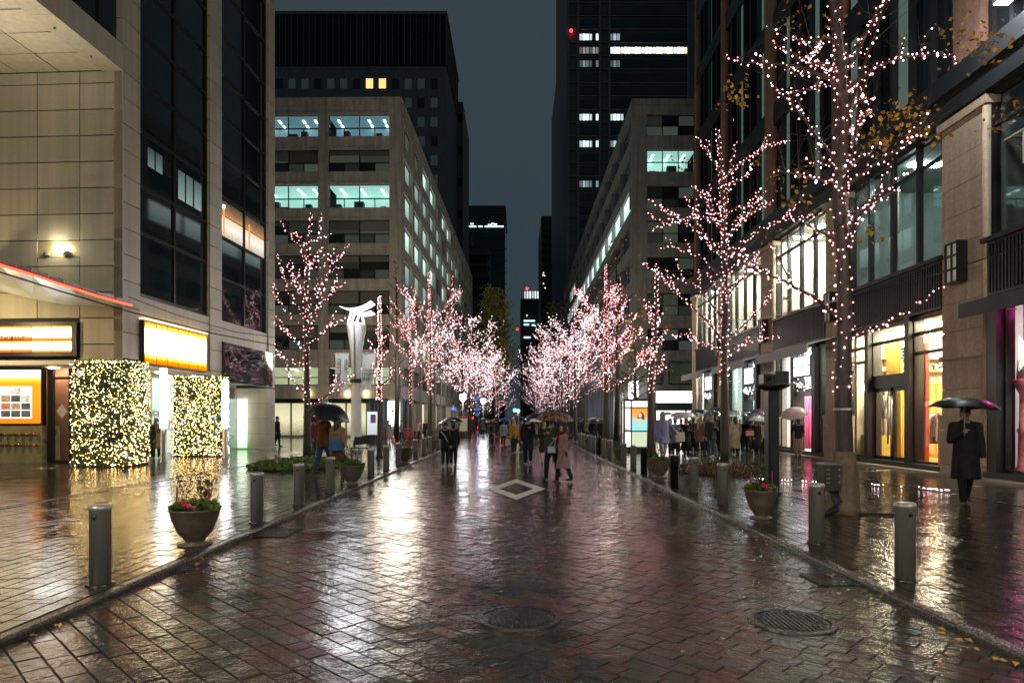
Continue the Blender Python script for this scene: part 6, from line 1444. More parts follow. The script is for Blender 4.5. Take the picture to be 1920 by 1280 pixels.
# advertising monolith on the left
mx_, my_ = (697 - CX) * 43 / F, 43.0
t = thing('information_totem', 'white information totem with a dark picture on the far left pavement', 'sign', (mx_, my_, 0))
MB().box(mx_ - .3, mx_ + .38, my_, my_ + .14, .55, 2.02).build('screen', emis_ramp('white_totem', [(0, (.5, .55, .56)), (1, (.8, .86, .88))], .75), t); MB().box(mx_ - .08, mx_ + .26, my_ - .02, my_, 1.3, 1.85).build('picture', emis_ramp('dark_picture', [(0, (.2, .12, .14)), (1, (.08, .08, .16))], .5, 2, .6), t)
MB().box(mx_ - .16, mx_ + .2, my_ + .02, my_ + .12, 0, .55).build('foot', M['steel'], t); MB().box(mx_ - .34, mx_ + .42, my_ + .02, my_ + .16, .5, 2.07).build('totem_frame', M['alu'], t)
# bench
bxx, byy = (676 - CX) * 26 / F, 26.0
t = thing('bench', 'dark slatted bench turned sideways beside the lamp post', 'bench', (bxx, byy, WZ))
for i in range(4): MB().box(bxx - .3 + i * .0, bxx + .42, byy - .5 + i * .14, byy - .4 + i * .14, .45, .48).build('seat_slat', M['steel'], t)
MB().add([(bxx - .32, byy + .06, .55), (bxx + .42, byy + .06, .62), (bxx + .46, byy + .16, .95), (bxx - .26, byy + .16, .86), (bxx - .32, byy + .1, .55), (bxx + .42, byy + .1, .62), (bxx + .46, byy + .2, .95), (bxx - .26, byy + .2, .86)], [(0, 1, 2, 3), (7, 6, 5, 4), (0, 4, 5, 1), (1, 5, 6, 2), (2, 6, 7, 3), (3, 7, 4, 0)]).build('backrest', M['steel'], t)
for dx in (-.25, .38): MB().tube([(bxx + dx, byy - .45, WZ), (bxx + dx, byy - .4, .45), (bxx + dx, byy + .1, .5), (bxx + dx + .03, byy + .14, .9)], .02).build('leg', M['steel'], t)
# traffic signs, signals, boards and the car at the crossing
def sign_post(lab, px, d, shapes, h=None):
    x = (px - CX) * d / F; t = thing('traffic_sign', lab, 'traffic sign', (x, d, 0)); MB().tube([(x, d, 0), (x, d, h or 2.9)], .035, 8).build('pole', M['alu'], t, True)
    for k, (sh, z, s, m) in enumerate(shapes):
        if sh == 'tri': MB().add([(x - s, d - .05, z - s * .5), (x + s, d - .05, z - s * .5), (x, d - .05, z + s), (x - s, d - .03, z - s * .5), (x + s, d - .03, z - s * .5), (x, d - .03, z + s)], [(0, 1, 2), (5, 4, 3), (0, 3, 4, 1), (1, 4, 5, 2), (2, 5, 3, 0)]).build('plate', m, t)
        elif sh == 'disc': MB().lathe([(s, 0), (s, .02)], 18, (0, 0, 0), lambda X, Y, Z, z=z: (x + X, d - .05 - Z, z + Y)).build('plate', m, t)
        else: MB().box(x - s, x + s, d - .06, d - .04, z - s * .7, z + s * .7).build('plate', m, t)
    return t
m_bl = mat('blue_sign_face', (.03, .12, .5), .35, emit=(.05, .2, .8), estr=.25); m_wh = mat('white_sign_face', (.7, .72, .75), .4)
t = sign_post('blue triangular pedestrian crossing sign on a thin pole', 850, 60, [('tri', 2.5, .36, m_bl)], 2.6)
xx = (850 - CX) * 60 / F; MB().box(xx - .05, xx + .05, 59.93, 59.945, 2.4, 2.62).build('pictogram', m_wh, t); MB().box(xx - .16, xx + .16, 59.93, 59.945, 2.36, 2.4).build('pictogram', m_wh, t)
sign_post('round blue sign over small plates on a pole among the lit trees', 895, 78, [('disc', 3.9, .3, m_bl), ('sq', 3.25, .26, mat('grey_plate', (.3, .32, .3), .5)), ('disc', 2.7, .27, m_bl), ('sq', 2.05, .24, m_bl)], 4.2)
for lab, px, d, pz in (('signboard with red and white panels standing by the crossing', 869, 56, 1.0),):
    x = (px - CX) * d / F; t = thing('signboard', lab, 'signboard', (x, d, 0)); MB().box(x - .32, x + .32, d, d + .06, .45, 1.75).build('board', mat('pale_board', (.6, .6, .55), .5), t); MB().box(x - .32, x + .32, d - .012, d, 1.58, 1.75).build('header', mat('red_board_print', (.5, .06, .07), .5), t); MB().box(x - .32, x + .32, d - .012, d, .45, .55).build('header', bpy.data.materials['red_board_print'], t)
    for q in (-.28, .28): MB().box(x + q - .025, x + q + .025, d, d + .05, 0, .45).build('leg', M['steel'], t)
for lab, px, py, d, m in (('green traffic signal glowing under the far lit trees', 971, 770, 120, M['green_lamp']),):
    x = (px - CX) * d / F; z = zz(py, d); t = thing('traffic_signal', lab, 'traffic signal', (x, d, 0)); MB().tube([(x - 1.5, d + .3, 0), (x - 1.5, d + .3, z + .3), (x, d + .3, z + .35)], .08, 8).build('pole', M['alu'], t)
    MB().box(x - .95, x + .95, d, d + .3, z - .35, z + .35).build('housing', M['black'], t)
    for q in (-.55, .05): MB().ell((x + q, d - .05, z - q * .2), (.3, .08, .3)).build('lamp', m, t, True)
for lab, px, py, d in (('red signal lamp glowing low beside the left lit row', 887, 783, 100), ('red pedestrian signal by the left crossing', 897, 801, 90), ('small red lamp beside the green signal', 971, 777, 118)):
    x = (px - CX) * d / F; z = zz(py, d); t = thing('signal_lamp', lab, 'signal lamp', (x, d, 0)); MB().tube([(x, d + .2, 0), (x, d + .2, z)], .05, 6).build('pole', M['alu'], t); MB().box(x - .22, x + .22, d, d + .2, z - .25, z + .25).build('housing', M['black'], t); MB().ell((x, d - .03, z), (.16, .06, .16)).build('lamp', M['red_lamp'], t, True)
# a dark car waiting past the crossing
def car(lab, px, d):
    x = (px - CX) * d / F; t = thing('parked_car', lab, 'car', (x, d, 0)); body = mat('dark_car_paint', (.02, .025, .035), .2, coat=1)
    prof = [(-.85, .3), (-.9, .6), (-.86, .95), (.86, .95), (.9, .6), (.85, .3)]
    mb = MB(); n = len(prof); st = [(0, .92, 0), (.15, 1, 0), (3.9, 1, 0), (4.3, .9, -.1)]
    for y, s, dz in st:
        for a, z in prof: mb.v.append((x + a * s, d + y, z + dz * (z > .9)))
    for i in range(len(st) - 1):
        for k in range(n): mb.f.append((i * n + k, i * n + (k + 1) % n, (i + 1) * n + (k + 1) % n, (i + 1) * n + k))
    mb.f += [tuple(range(n))[::-1], tuple(range((len(st) - 1) * n, len(st) * n))]; mb.build('body', body, t)
    MB().add([(x - .8, d + .3, .95), (x + .8, d + .3, .95), (x + .62, d + .75, 1.5), (x - .62, d + .75, 1.5), (x - .8, d + 3.2, .95), (x + .8, d + 3.2, .95), (x + .62, d + 2.3, 1.5), (x - .62, d + 2.3, 1.5)], [(0, 1, 2, 3), (7, 6, 5, 4), (3, 2, 6, 7), (0, 3, 7, 4), (1, 5, 6, 2)]).build('cabin', M['dglass'], t)
    MB().box(x - .6, x + .6, d + .8, d + 2.25, 1.5, 1.54).build('roof', body, t)
    for a in (-.78, .78):
        MB().box(x + a - .12, x + a + .12, d - .03, d + .05, .68, .88).build('tail_light', M['red_lamp'], t)
        for y in (.8, 3.4): MB().lathe([(.12, -.1), (.31, -.1), (.33, 0), (.31, .1), (.12, .1)], 16, (0, 0, 0), lambda X, Y, Z, a=a, y=y: (x + a * 1.05 + Z, d + y + X, .33 + Y)).build('wheel', M['blackmat'], t)
    MB().box(x - .25, x + .25, d - .03, d, .5, .65).build('number_plate', m_wh, t)
car('dark car with red tail lights beyond the crossing behind the walkers', 955, 66)
# barriers and a cone on the left corner pavement
for i, (px, d) in enumerate(((716, 44), (766, 48))):
    x = (px - CX) * d / F; t = thing('red_barrier', ['red crate like barrier behind the thin tree', 'red barrier by the beige block corner'][i], 'barrier', (x, d, 0))
    for q in (-.25, .25): MB().box(x + q - .03, x + q + .03, d - .02, d + .02, 0, .9).build('leg', mat('red_plastic', (.4, .03, .03), .5) if 'red_plastic' not in bpy.data.materials else bpy.data.materials['red_plastic'], t)
    for z in (.25, .5, .8): MB().box(x - .27, x + .27, d - .05, d - .02, z, z + .12).build('rail', bpy.data.materials['red_plastic'], t)
x, d = (737 - CX) * 44.5 / F, 44.5
t = thing('traffic_cone', 'orange traffic cone beside the guard in white rainwear', 'traffic cone', (x, d, 0)); MB().lathe([(.2, .0), (.2, .03), (.13, .04), (.03, .6), (.02, .62)], 14, (x, d, 0)).build('cone', mat('orange_plastic', (.6, .1, .02), .4), t, True); MB().lathe([(.098, .24), (.073, .4)], 14, (x, d, 0)).build('white_band', m_wh, t, True)
# ---------------------------------------------------------------- people and umbrellas
SKIN = mat('skin', (.45, .27, .19), .5); HAIR = mat('black_hair', (.012, .01, .009), .45); HAIRB = mat('brown_hair', (.05, .025, .014), .45); SHOE = mat('dark_shoes', (.012, .011, .011), .35); WSHOE = mat('white_sneakers', (.6, .6, .58), .5)
EYE = mat('eye', (.015, .01, .01), .3); LIP = mat('lips', (.3, .09, .08), .5); STEEL = M['brushed']
CLOTH = {}
def cloth(c, r_=.8):
    k = tuple(c)
    if k not in CLOTH: CLOTH[k] = mat('cloth_%d' % len(CLOTH), c, r_, spec=.2, var=.3, vscale=7, bump=.55, bscale=13)
    return CLOTH[k]
TMP = bpy.data.scenes.new('fusing'); FO = None
def fuse(mb, voxel, smooth=2):
    """many overlapping solids grown into one closed surface (worked out in a small scene of its own, for speed)"""
    me = bpy.data.meshes.new('fuse'); me.from_pydata(mb.v, [], mb.f); o = bpy.data.objects.new('fuse', me); TMP.collection.objects.link(o)
    m = o.modifiers.new('r', 'REMESH'); m.mode = 'VOXEL'; m.voxel_size = voxel
    if smooth: s = o.modifiers.new('s', 'SMOOTH'); s.factor = .5; s.iterations = smooth
    with bpy.context.temp_override(scene=TMP, view_layer=TMP.view_layers[0]):
        dg = bpy.context.evaluated_depsgraph_get(); dg.update(); out = bpy.data.meshes.new_from_object(o.evaluated_get(dg))
    bpy.data.objects.remove(o); bpy.data.meshes.remove(me)
    out.polygons.foreach_set('use_smooth', [True] * len(out.polygons)); return out
def person(lab, px, py, top, face=0, walk=0., coat=(.03, .03, .035), coat_len=.45, legs=(.02, .02, .025), skirt=None, hair='short', hairm=None, arm_r='down', arm_l='down', shoe=None, hood=None, scarf=None, X=None, d=None, group=None, z0=None, bare=False, vox=.022, pack=None, wide=1., collar=None, lean=0.):
    """px, py: feet in the photograph, top: head top; face: turn in degrees, 0 towards the camera, 90 towards the right"""
    dd = d or gd(py); x = (px - CX) * dd / F; zb = (WZ if (x < KL or x > KR) else 0) if z0 is None else z0
    Ht = zz(top, dd) - zb; Ht = max(1.45, min(1.86, Ht)); a = R(face); fw = Vector((math.sin(a), -math.cos(a), 0)); rt = Vector((-math.cos(a), -math.sin(a), 0))  # rt: the person's own right
    O = Vector((x, dd, zb))
    def P(r_, f_, z_): return O + rt * (r_ * Ht) + fw * (f_ * Ht + lean * z_ * Ht) + Vector((0, 0, z_ * Ht))
    t = thing('person', lab, 'person', O, group)
    h = Ht
    st = walk
    hip = {s: P(s * .05, 0, .51) for s in (-1, 1)}; knee = {s: P(s * .052, s * st * .075 + (.012 if st else 0), .285) for s in (-1, 1)}; ank = {s: P(s * .048, s * st * .125 - (.03 if s < 0 and st else 0), .045 + (.025 if (st and s < 0) else 0)) for s in (-1, 1)}
    sh = {s: P(s * .1 * wide, -.005, .802) for s in (-1, 1)}
    def arm(mode, s):
        if mode == 'down': return P(s * .124 * wide, -.015 - s * st * .03, .635), P(s * .122 * wide, .02 - s * st * .06, .49)
        if mode == 'hold': return P(s * .13 * wide, .03, .655), P(s * .06, .14, .735)
        if mode == 'up': return P(s * .15 * wide, .05, .68), P(s * .09, .15, .86)
        if mode == 'phone': return P(s * .125 * wide, .03, .645), P(s * .03, .15, .7)
        if mode == 'bag': return P(s * .135 * wide, .0, .64), P(s * .13, .07, .53)
        if mode == 'side': return P(s * .19 * wide, .0, .66), P(s * .25, .06, .6)
        return P(s * .135, 0, .635), P(s * .14, .03, .485)
    el, wr = {}, {}
    for s, m in ((1, arm_r), (-1, arm_l)): el[s], wr[s] = arm(m, s)
    # body: one continuous figure
    b = MB(); hc = P(0, .012, .932)
    rot = Matrix((rt, fw, Vector((0, 0, 1)))).transposed()
    b.ell(hc, (.043 * h, .053 * h, .066 * h), 12, 9, rot).ell(P(0, .03, .905), (.03 * h, .032 * h, .035 * h), 8, 6, rot).cap(P(0, 0, .83), P(0, .008, .89), .03 * h, .029 * h)
    b.cap(P(0, .07, .925), P(0, .058, .94), .009 * h, .006 * h, 6)                                     # nose
    for s in (-1, 1): b.ell(P(s * .044, .005, .925), (.007 * h, .012 * h, .017 * h), 6, 5, rot)        # ears
    b.cap(P(0, 0, .55), P(0, 0, .8), .07 * h, .075 * h)
    for s in (-1, 1):
        b.cap(P(0, 0, .79), sh[s], .045 * h, .036 * h).cap(sh[s], el[s], .03 * h, .024 * h).cap(el[s], wr[s], .023 * h, .016 * h)
        b.cap(hip[s], knee[s], .05 * h, .033 * h).cap(knee[s], ank[s], .033 * h, .02 * h)
    bm_ = fuse(b, vox * .85)
    hb = MB()                                                                                          # hands: palm, four unequal fingers, thumb
    for s in (-1, 1):
        d_ = (wr[s] - el[s]).normalized(); up_ = Vector((0, 0, 1)) if abs(d_.z) < .8 else fw; sd = d_.cross(up_).normalized(); nn = sd.cross(d_); c = wr[s] + d_ * .03 * h
        hb.ell(c, (.02 * h, .02 * h, .024 * h), 8, 6)
        curl = 1.0 if (arm_r if s > 0 else arm_l) in ('hold', 'up', 'bag', 'phone') else .35
        for k, ln in enumerate((.036, .042, .04, .03)):
            q = c + sd * (k - 1.5) * .0105 * h + d_ * .018 * h; e = q + (d_ * (1 - .55 * curl) + fw * .35 * curl).normalized() * ln * .55 * h; e2 = e + (d_ * (1 - 1.4 * curl) - fw * .2 * curl + rt * (-s) * .5 * curl).normalized() * ln * .5 * h
            hb.cap(q, e, .0056 * h, .005 * h, 6).cap(e, e2, .005 * h, .004 * h, 6)
        hb.cap(c + sd * .016 * h, c + sd * .03 * h + d_ * .025 * h, .006 * h, .005 * h, 6)
    tmp = bmesh.new(); tmp.from_mesh(bm_); hm = hb.mesh('hands', SKIN); tmp.from_mesh(hm); tmp.to_mesh(bm_); tmp.free(); bpy.data.meshes.remove(hm)
    def put(name, me, m):
        me.materials.clear(); me.materials.append(m); me.transform(Matrix.Translation(-O)); me.name = name
        me.polygons.foreach_set('use_smooth', [True] * len(me.polygons)); return link(name, me, t)
    put('body', bm_, SKIN)
    for s in (-1, 1): MB().ell(P(s * .018, .062, .938), (.007 * h, .005 * h, .005 * h), 6, 5).build('eye', EYE, t, True)
    MB().ell(P(0, .064, .902), (.012 * h, .005 * h, .004 * h), 6, 5).build('mouth', LIP, t, True)
    # trousers or bare legs
    if not bare:
        g = MB()
        for s in (-1, 1): g.cap(hip[s], knee[s], .062 * h, .044 * h).cap(knee[s], ank[s] + Vector((0, 0, .01)), .043 * h, .034 * h)
        g.ell(P(0, 0, .52), (.095 * h, .07 * h, .06 * h), 10, 7, rot); put('trousers', fuse(g, vox), cloth(legs))
    for s in (-1, 1):
        tq = fw; g = MB(); g.cap(ank[s] - tq * .012 * h - Vector((0, 0, .022 * h)), ank[s] + tq * .085 * h - Vector((0, 0, .03 * h)), .026 * h, .02 * h, 8).cap(ank[s], ank[s] - Vector((0, 0, .02 * h)), .026 * h, .026 * h, 8)
        for i, v in enumerate(g.v): g.v[i] = (v[0], v[1], max(v[2], zb + .004))
        g.build('shoe', shoe or SHOE, t, True)
    # coat, with sleeves and a hem
    g = MB(); lo = coat_len
    g.cap(P(0, 0, max(lo, .56)), P(0, 0, .775), .088 * h * wide, .088 * h * wide, 14)
    g.ell(P(0, 0, .72), (.108 * h * wide, .082 * h, .1 * h), 14, 9, rot)
    for s in (-1, 1):
        g.cap(P(0, -.005, .812), sh[s], .046 * h, .043 * h).cap(sh[s], el[s], .043 * h, .036 * h).cap(el[s], el[s].lerp(wr[s], .93), .038 * h, .03 * h)
    n = 18; vs_, fs = [], []; lv = [(.7, .1, .08), (.58, .1, .08), (.5, .108, .088), (lo, .106 + max(0, .5 - lo) * .07, .09 + max(0, .5 - lo) * .09 + abs(st) * .02)]
    if skirt and skirt[0] < lo: pass
    for zq, rx, ry in lv:
        for k in range(n): w = 2 * math.pi * k / n; q = 1 + .04 * math.sin(5 * w) * (zq < .55); vs_.append(P(math.cos(w) * rx * wide * q, math.sin(w) * ry * q, zq))
    for i in range(3):
        for k in range(n): fs.append((i * n + k, i * n + (k + 1) % n, (i + 1) * n + (k + 1) % n, (i + 1) * n + k))
    fs += [tuple(range(n))[::-1], tuple(range(3 * n, 4 * n))]; g.add(vs_, fs)
    g.cap(P(0, -.01, .8), P(0, -.008, .845), .05 * h, .045 * h)
    put('coat', fuse(g, vox), cloth(coat))
    if skirt:
        zq0, c = skirt; g = MB(); vs_, fs = [], []
        for zq, rx in ((.56, .09), (.45, .115), (zq0, .13 + (.45 - zq0) * .1)):
            for k in range(n): w = 2 * math.pi * k / n; q = 1 + .07 * math.sin(6 * w); vs_.append(P(math.cos(w) * rx * q, math.sin(w) * rx * .85 * q, zq))
        for i in range(2):
            for k in range(n): fs.append((i * n + k, i * n + (k + 1) % n, (i + 1) * n + (k + 1) % n, (i + 1) * n + k))
        fs += [tuple(range(n))[::-1], tuple(range(2 * n, 3 * n))]; g.add(vs_, fs); g.build('skirt', cloth(c), t, True)
    if collar: MB().cap(P(0, .04, .8), P(0, .045, .845), .035 * h, .03 * h).build('shirt', cloth(collar), t, True)
    # hair, hood, scarf, pack
    hm_ = hairm or HAIR
    if hood:
        g = MB(); g.ell(P(0, -.008, .938), (.062 * h, .062 * h, .078 * h), 12, 9, rot).cap(P(0, -.02, .84), P(0, -.012, .9), .062 * h, .058 * h); put('hood', fuse(g, vox * .8), cloth(hood))
        MB().ell(P(0, .05, .928), (.037 * h, .022 * h, .046 * h), 10, 7, rot).build('face', SKIN, t, True)
        for s in (-1, 1): MB().ell(P(s * .016, .071, .936), (.006 * h, .004 * h, .004 * h), 6, 5).build('eye', EYE, t, True)
    elif hair == 'hat':
        MB().lathe([(.052 * h, 0), (.054 * h, .03 * h), (.045 * h, .06 * h), (.01, .068 * h)], 14, P(0, .006, .945)).build('cap', cloth((.05, .05, .055)), t, True); MB().lathe([(.075 * h, 0), (.074 * h, .006 * h)], 14, P(0, .012, .945)).build('cap_brim', cloth((.05, .05, .055)), t)
    else:
        g = MB(); g.ell(P(0, -.006, .955), (.05 * h, .056 * h, .052 * h), 12, 9, rot).ell(P(0, -.022, .93), (.048 * h, .045 * h, .055 * h), 10, 7, rot)
        if hair == 'long':
            g.cap(P(0, -.035, .93), P(0, -.045, .81), .048 * h, .05 * h)
            for s in (-1, 1): g.cap(P(s * .04, .008, .93), P(s * .046, .012, .83), .017 * h, .018 * h)
        if hair == 'bob':
            for s in (-1, 1): g.cap(P(s * .04, .0, .93), P(s * .042, .0, .875), .02 * h, .02 * h)
            g.cap(P(0, -.035, .92), P(0, -.035, .87), .042 * h, .04 * h)
        put('hair', fuse(g, vox * .7), hm_)
    if scarf:
        g = MB(); 
        for k in range(10): w = k * .628; g.cap(P(math.cos(w) * .052, math.sin(w) * .05 + .008, .845), P(math.cos(w + .63) * .052, math.sin(w + .63) * .05 + .008, .84), .032 * h, .032 * h)
        g.cap(P(.02, .075, .83), P(.03, .095, .68), .032 * h, .03 * h); put('scarf', fuse(g, vox * .8), cloth(scarf))
    if pack:
        MB().cap(P(0, -.12, .65), P(0, -.115, .78), .07 * h, .06 * h).build('rucksack', cloth(pack), t, True)
    return dict(t=t, P=P, h=h, wr=wr, d=dd, x=x)
UM = {}
def umat(key, c, clear=False):
    if key in UM: return UM[key]
    if clear: UM[key] = glass('clear_vinyl_' + key, c, 1.6, .12, .14)
    else: UM[key] = mat('umbrella_cloth_' + key, c, .35, var=.15, vscale=4, coat=.2)
    return UM[key]
def plaid(name):
    m, nt, out = mk(name); L = nt.links.new; p = N(nt, 'ShaderNodeBsdfPrincipled', Roughness=.5); tc = N(nt, 'ShaderNodeNewGeometry'); sp = N(nt, 'ShaderNodeSeparateXYZ'); L(tc.outputs['Position'], sp.inputs[0])
    fac = None
    for ax in (0, 1):
        mm = N(nt, 'ShaderNodeMath', operation='MODULO'); mm.inputs[1].default_value = .17; ab = N(nt, 'ShaderNodeMath', operation='ABSOLUTE'); L(sp.outputs[ax], ab.inputs[0]); L(ab.outputs[0], mm.inputs[0]); g = N(nt, 'ShaderNodeMath', operation='GREATER_THAN'); g.inputs[1].default_value = .125; L(mm.outputs[0], g.inputs[0])
        if fac is None: fac = g.outputs[0]
        else: mx = N(nt, 'ShaderNodeMath', operation='MAXIMUM'); L(fac, mx.inputs[0]); L(g.outputs[0], mx.inputs[1]); fac = mx.outputs[0]
    mx = N(nt, 'ShaderNodeMix', data_type='RGBA'); mx.inputs[6].default_value = (.09, .04, .025, 1); mx.inputs[7].default_value = (.26, .15, .09, 1); L(fac, mx.inputs[0]); L(mx.outputs[2], p.inputs[0]); L(p.outputs[0], out.inputs[0]); UM['plaid'] = m
plaid('plaid_umbrella_cloth')
def umbrella(lab, px, py, w_px, d, m, tilt=(0, 0), hand=None, group='open umbrellas', rise=.24):
    """px, py: canopy apex in the photograph; w_px: its width"""
    ap = at(px, py, d); r_ = w_px * d / F / 2; n = 8
    t = thing('umbrella', lab, 'umbrella', ap, group)
    ax = Vector((tilt[0], tilt[1], 1)).normalized(); u = ax.cross(Vector((0, 1, 0))).normalized(); v = ax.cross(u); hgt = r_ * rise * 2
    prof = [(.02, 0), (.28, .05), (.55, .19), (.8, .5), (1.0, 1.0)]
    vs_, fs = [], []; sub = 4; N_ = n * sub
    for th_ in (0, .006):
        for rr, zz_ in prof:
            for k in range(N_):
                f = (k % sub) / sub; sag = 1 - .085 * (1 - abs(2 * f - 1)) * rr; w = 2 * math.pi * k / N_; q = rr * r_ * sag
                vs_.append(ap + u * math.cos(w) * q + v * math.sin(w) * q - ax * (zz_ * hgt * (1 - .12 * (1 - abs(2 * f - 1)) * rr) + th_))
    m_ = len(prof)
    for layer in (0, 1):
        o = layer * m_ * N_
        for i in range(m_ - 1):
            for k in range(N_):
                q = (k + 1) % N_; f = (o + i * N_ + k, o + i * N_ + q, o + (i + 1) * N_ + q, o + (i + 1) * N_ + k); fs.append(f if layer == 0 else f[::-1])
        fs.append(tuple(o + k for k in range(N_)) if layer else tuple(o + k for k in range(N_))[::-1])
        if m is not None and 'vinyl' in m.name: break
    MB().add(vs_, fs).build('canopy', m, t, True)
    for k in range(n):
        w = 2 * math.pi * k / n; MB().tube([ap + u * math.cos(w) * q * r_ + v * math.sin(w) * q * r_ - ax * (z_ * hgt + .012) for q, z_ in prof], .005, 4).build('rib', STEEL, t)
    end = ap - ax * max(.62, hgt + .4) if hand is None else hand - ax * .06
    MB().tube([ap + ax * .06, ap, end], [.006, .01, .01], 6).build('shaft', STEEL, t, True)
    MB().cap(end, end + (ap - end).normalized() * .13, .016, .016, 8).build('handle', M['black'], t, True)
    return t
def bag(lab, c, w, h, dp, m, nm='handbag', straps=True, hang=None):
    t = thing(nm, lab, 'bag', c); x, y, z = c
    mb = MB().add([(x + sx * w * k, y + sy * dp * k2, z + sz * h) for sz, k, k2 in ((-.5, .5, .5), (.5, .46, .3)) for sy in (-1, 1) for sx in (-1, 1)], [(0, 2, 3, 1), (4, 5, 7, 6), (0, 1, 5, 4), (2, 6, 7, 3), (0, 4, 6, 2), (1, 3, 7, 5)]); mb.build('bag_body', m, t)
    if straps: MB().tube([(x - w * .3, y, z + h * .48), (x - w * .2, y, z + h * .8), (x, y, z + h * .95), (x + w * .2, y, z + h * .8), (x + w * .3, y, z + h * .48)] if hang is None else [(x - w * .3, y, z + h * .48), hang, (x + w * .3, y, z + h * .48)], .009, 5).build('strap', m, t)
BLK = umat('black', (.014, .014, .016)); NAV = umat('navy', (.02, .03, .07)); WHT = umat('white', (.6, .58, .56)); BEI = umat('pinkish', (.5, .38, .34)); BLU = umat('blue', (.03, .08, .35)); PUR = umat('purple', (.12, .03, .14)); RED = umat('red', (.3, .04, .05)); GRY = umat('grey', (.32, .32, .34)); CLR = umat('clear', (.86, .88, .9), True)
# --- man on the right, nearest
p = person('man in a long black coat walking under a black umbrella past the pink arch', 1810, 948, 762, face=-18, walk=.85, coat=(.016, .016, .018), coat_len=.26, legs=(.01, .01, .012), arm_r='hold', arm_l='down', wide=1.1, vox=.013, collar=(.22, .22, .22), shoe=mat('brown_shoes', (.04, .025, .018), .4))
umbrella('black umbrella with a reddish panel held by the man in the long black coat', 1808, 745, 118, p['d'] - .1, BLK, (.06, -.02), p['wr'][1] + Vector((0, -.05, 0)), rise=.17)
# --- group on the carriageway
p1 = person('woman in a mauve wool coat and dark red scarf walking left', 1056, 903, 795, face=-75, walk=.8, coat=(.27, .17, .175), coat_len=.24, legs=(.03, .015, .015), hair='long', scarf=(.11, .008, .012), arm_r='hold', vox=.014, group=None)
bag('small pale blue handbag of the woman in the mauve coat', (p1['x'] - .3, p1['d'] - .12, .82), .2, .16, .1, cloth((.3, .42, .5)), hang=(p1['x'] - .16, p1['d'] - .1, 1.15))
p2 = person('man in black behind the woman in mauve, holding the plaid umbrella', 1035, 901, 781, face=-40, walk=.7, coat=(.05, .05, .045), coat_len=.47, legs=(.012, .012, .014), arm_l='hold', vox=.015, hairm=HAIRB, d=17.3)
umbrella('brown plaid umbrella over the couple on the carriageway', 1040, 771, 74, 17.2, UM['plaid'], (.02, -.05), p2['wr'][-1], rise=0.225)
p3 = person('woman in a dark olive coat with bare legs, facing the camera', 1020, 870, 789, face=5, walk=.35, coat=(.035, .035, .022), coat_len=.27, bare=True, hair='long', hairm=HAIRB, arm_r='phone', vox=.015, collar=(.4, .38, .33))
p4 = person('tall man in a navy knee length coat under a dark umbrella', 990, 870, 779, face=-5, walk=.4, coat=(.012, .015, .024), coat_len=.31, legs=(.012, .013, .018), arm_l='hold', vox=.015)
umbrella('dark navy umbrella over the tall man in the navy coat', 1012, 773, 52, p4['d'] - .2, NAV, (.04, 0), None, rise=0.240)
p5 = person('woman in a mustard duffel coat with a yellow hood', 964, 850, 786, face=12, walk=.3, coat=(.33, .17, .035), coat_len=.44, legs=(.03, .028, .028), hood=(.4, .24, .06), skirt=(.3, (.035, .033, .035)), arm_r='bag')
bag('cream paper carrier bag held by the woman in mustard', (p5['x'] - .28, p5['d'] - .12, .52), .24, .3, .12, cloth((.5, .43, .3)), 'carrier_bag')
p6 = person('person in a long grey green coat under a clear umbrella', 979, 848, 788, face=-8, walk=.3, coat=(.06, .065, .055), coat_len=.3, arm_r='hold')
umbrella('clear vinyl umbrella over the person in grey green', 972, 780, 30, p6['d'] - .1, CLR, (0, 0), p6['wr'][1])
p7 = person('walker in a khaki jacket with a rucksack seen from behind', 921, 835, 793, face=180, walk=.6, coat=(.13, .1, .055), coat_len=.46, hair='bob', pack=(.03, .02, .016))
p8 = person('walker in a pale grey coat under a bright blue umbrella', 944, 835, 791, face=176, walk=.6, coat=(.25, .27, .31), coat_len=.4, legs=(.012, .012, .018))
umbrella('bright blue umbrella far down the carriageway', 946, 784, 25, p8['d'], BLU, (0, .05), None)
umbrella('small red umbrella far down the left side of the road', 921, 787, 22, 52, RED, (0, 0), None)
person('far walker in grey under the small red umbrella', 920, 822, 790, face=180, walk=.4, coat=(.08, .07, .07), d=52)
# --- couple seen from behind on the left of the carriageway
p9 = person('man in a black suit with a pale bag strap, seen from behind', 835, 873, 795, face=180, walk=.3, coat=(.012, .012, .014), coat_len=.42, legs=(.01, .01, .012), arm_l='hold', vox=.015, hair='hat')
MB().tube([p9['P'](-.09, -.1, .8), p9['P'](0, -.125, .7), p9['P'](.07, -.12, .56)], .02, 6).build('bag_strap', cloth((.4, .38, .33)), p9['t'], True)
p10 = person('man in dark clothes close beside the man with the pale strap', 850, 872, 796, face=180, walk=.25, coat=(.014, .015, .02), coat_len=.42, legs=(.01, .01, .012), vox=.015)
umbrella('clear vinyl umbrella over the dark pair seen from behind', 842, 786, 50, 22.4, CLR, (-.05, 0), None, rise=0.255)
umbrella('black umbrella behind the clear one on the left of the road', 850, 782, 40, 25, BLK, (.05, 0), None, rise=0.225)
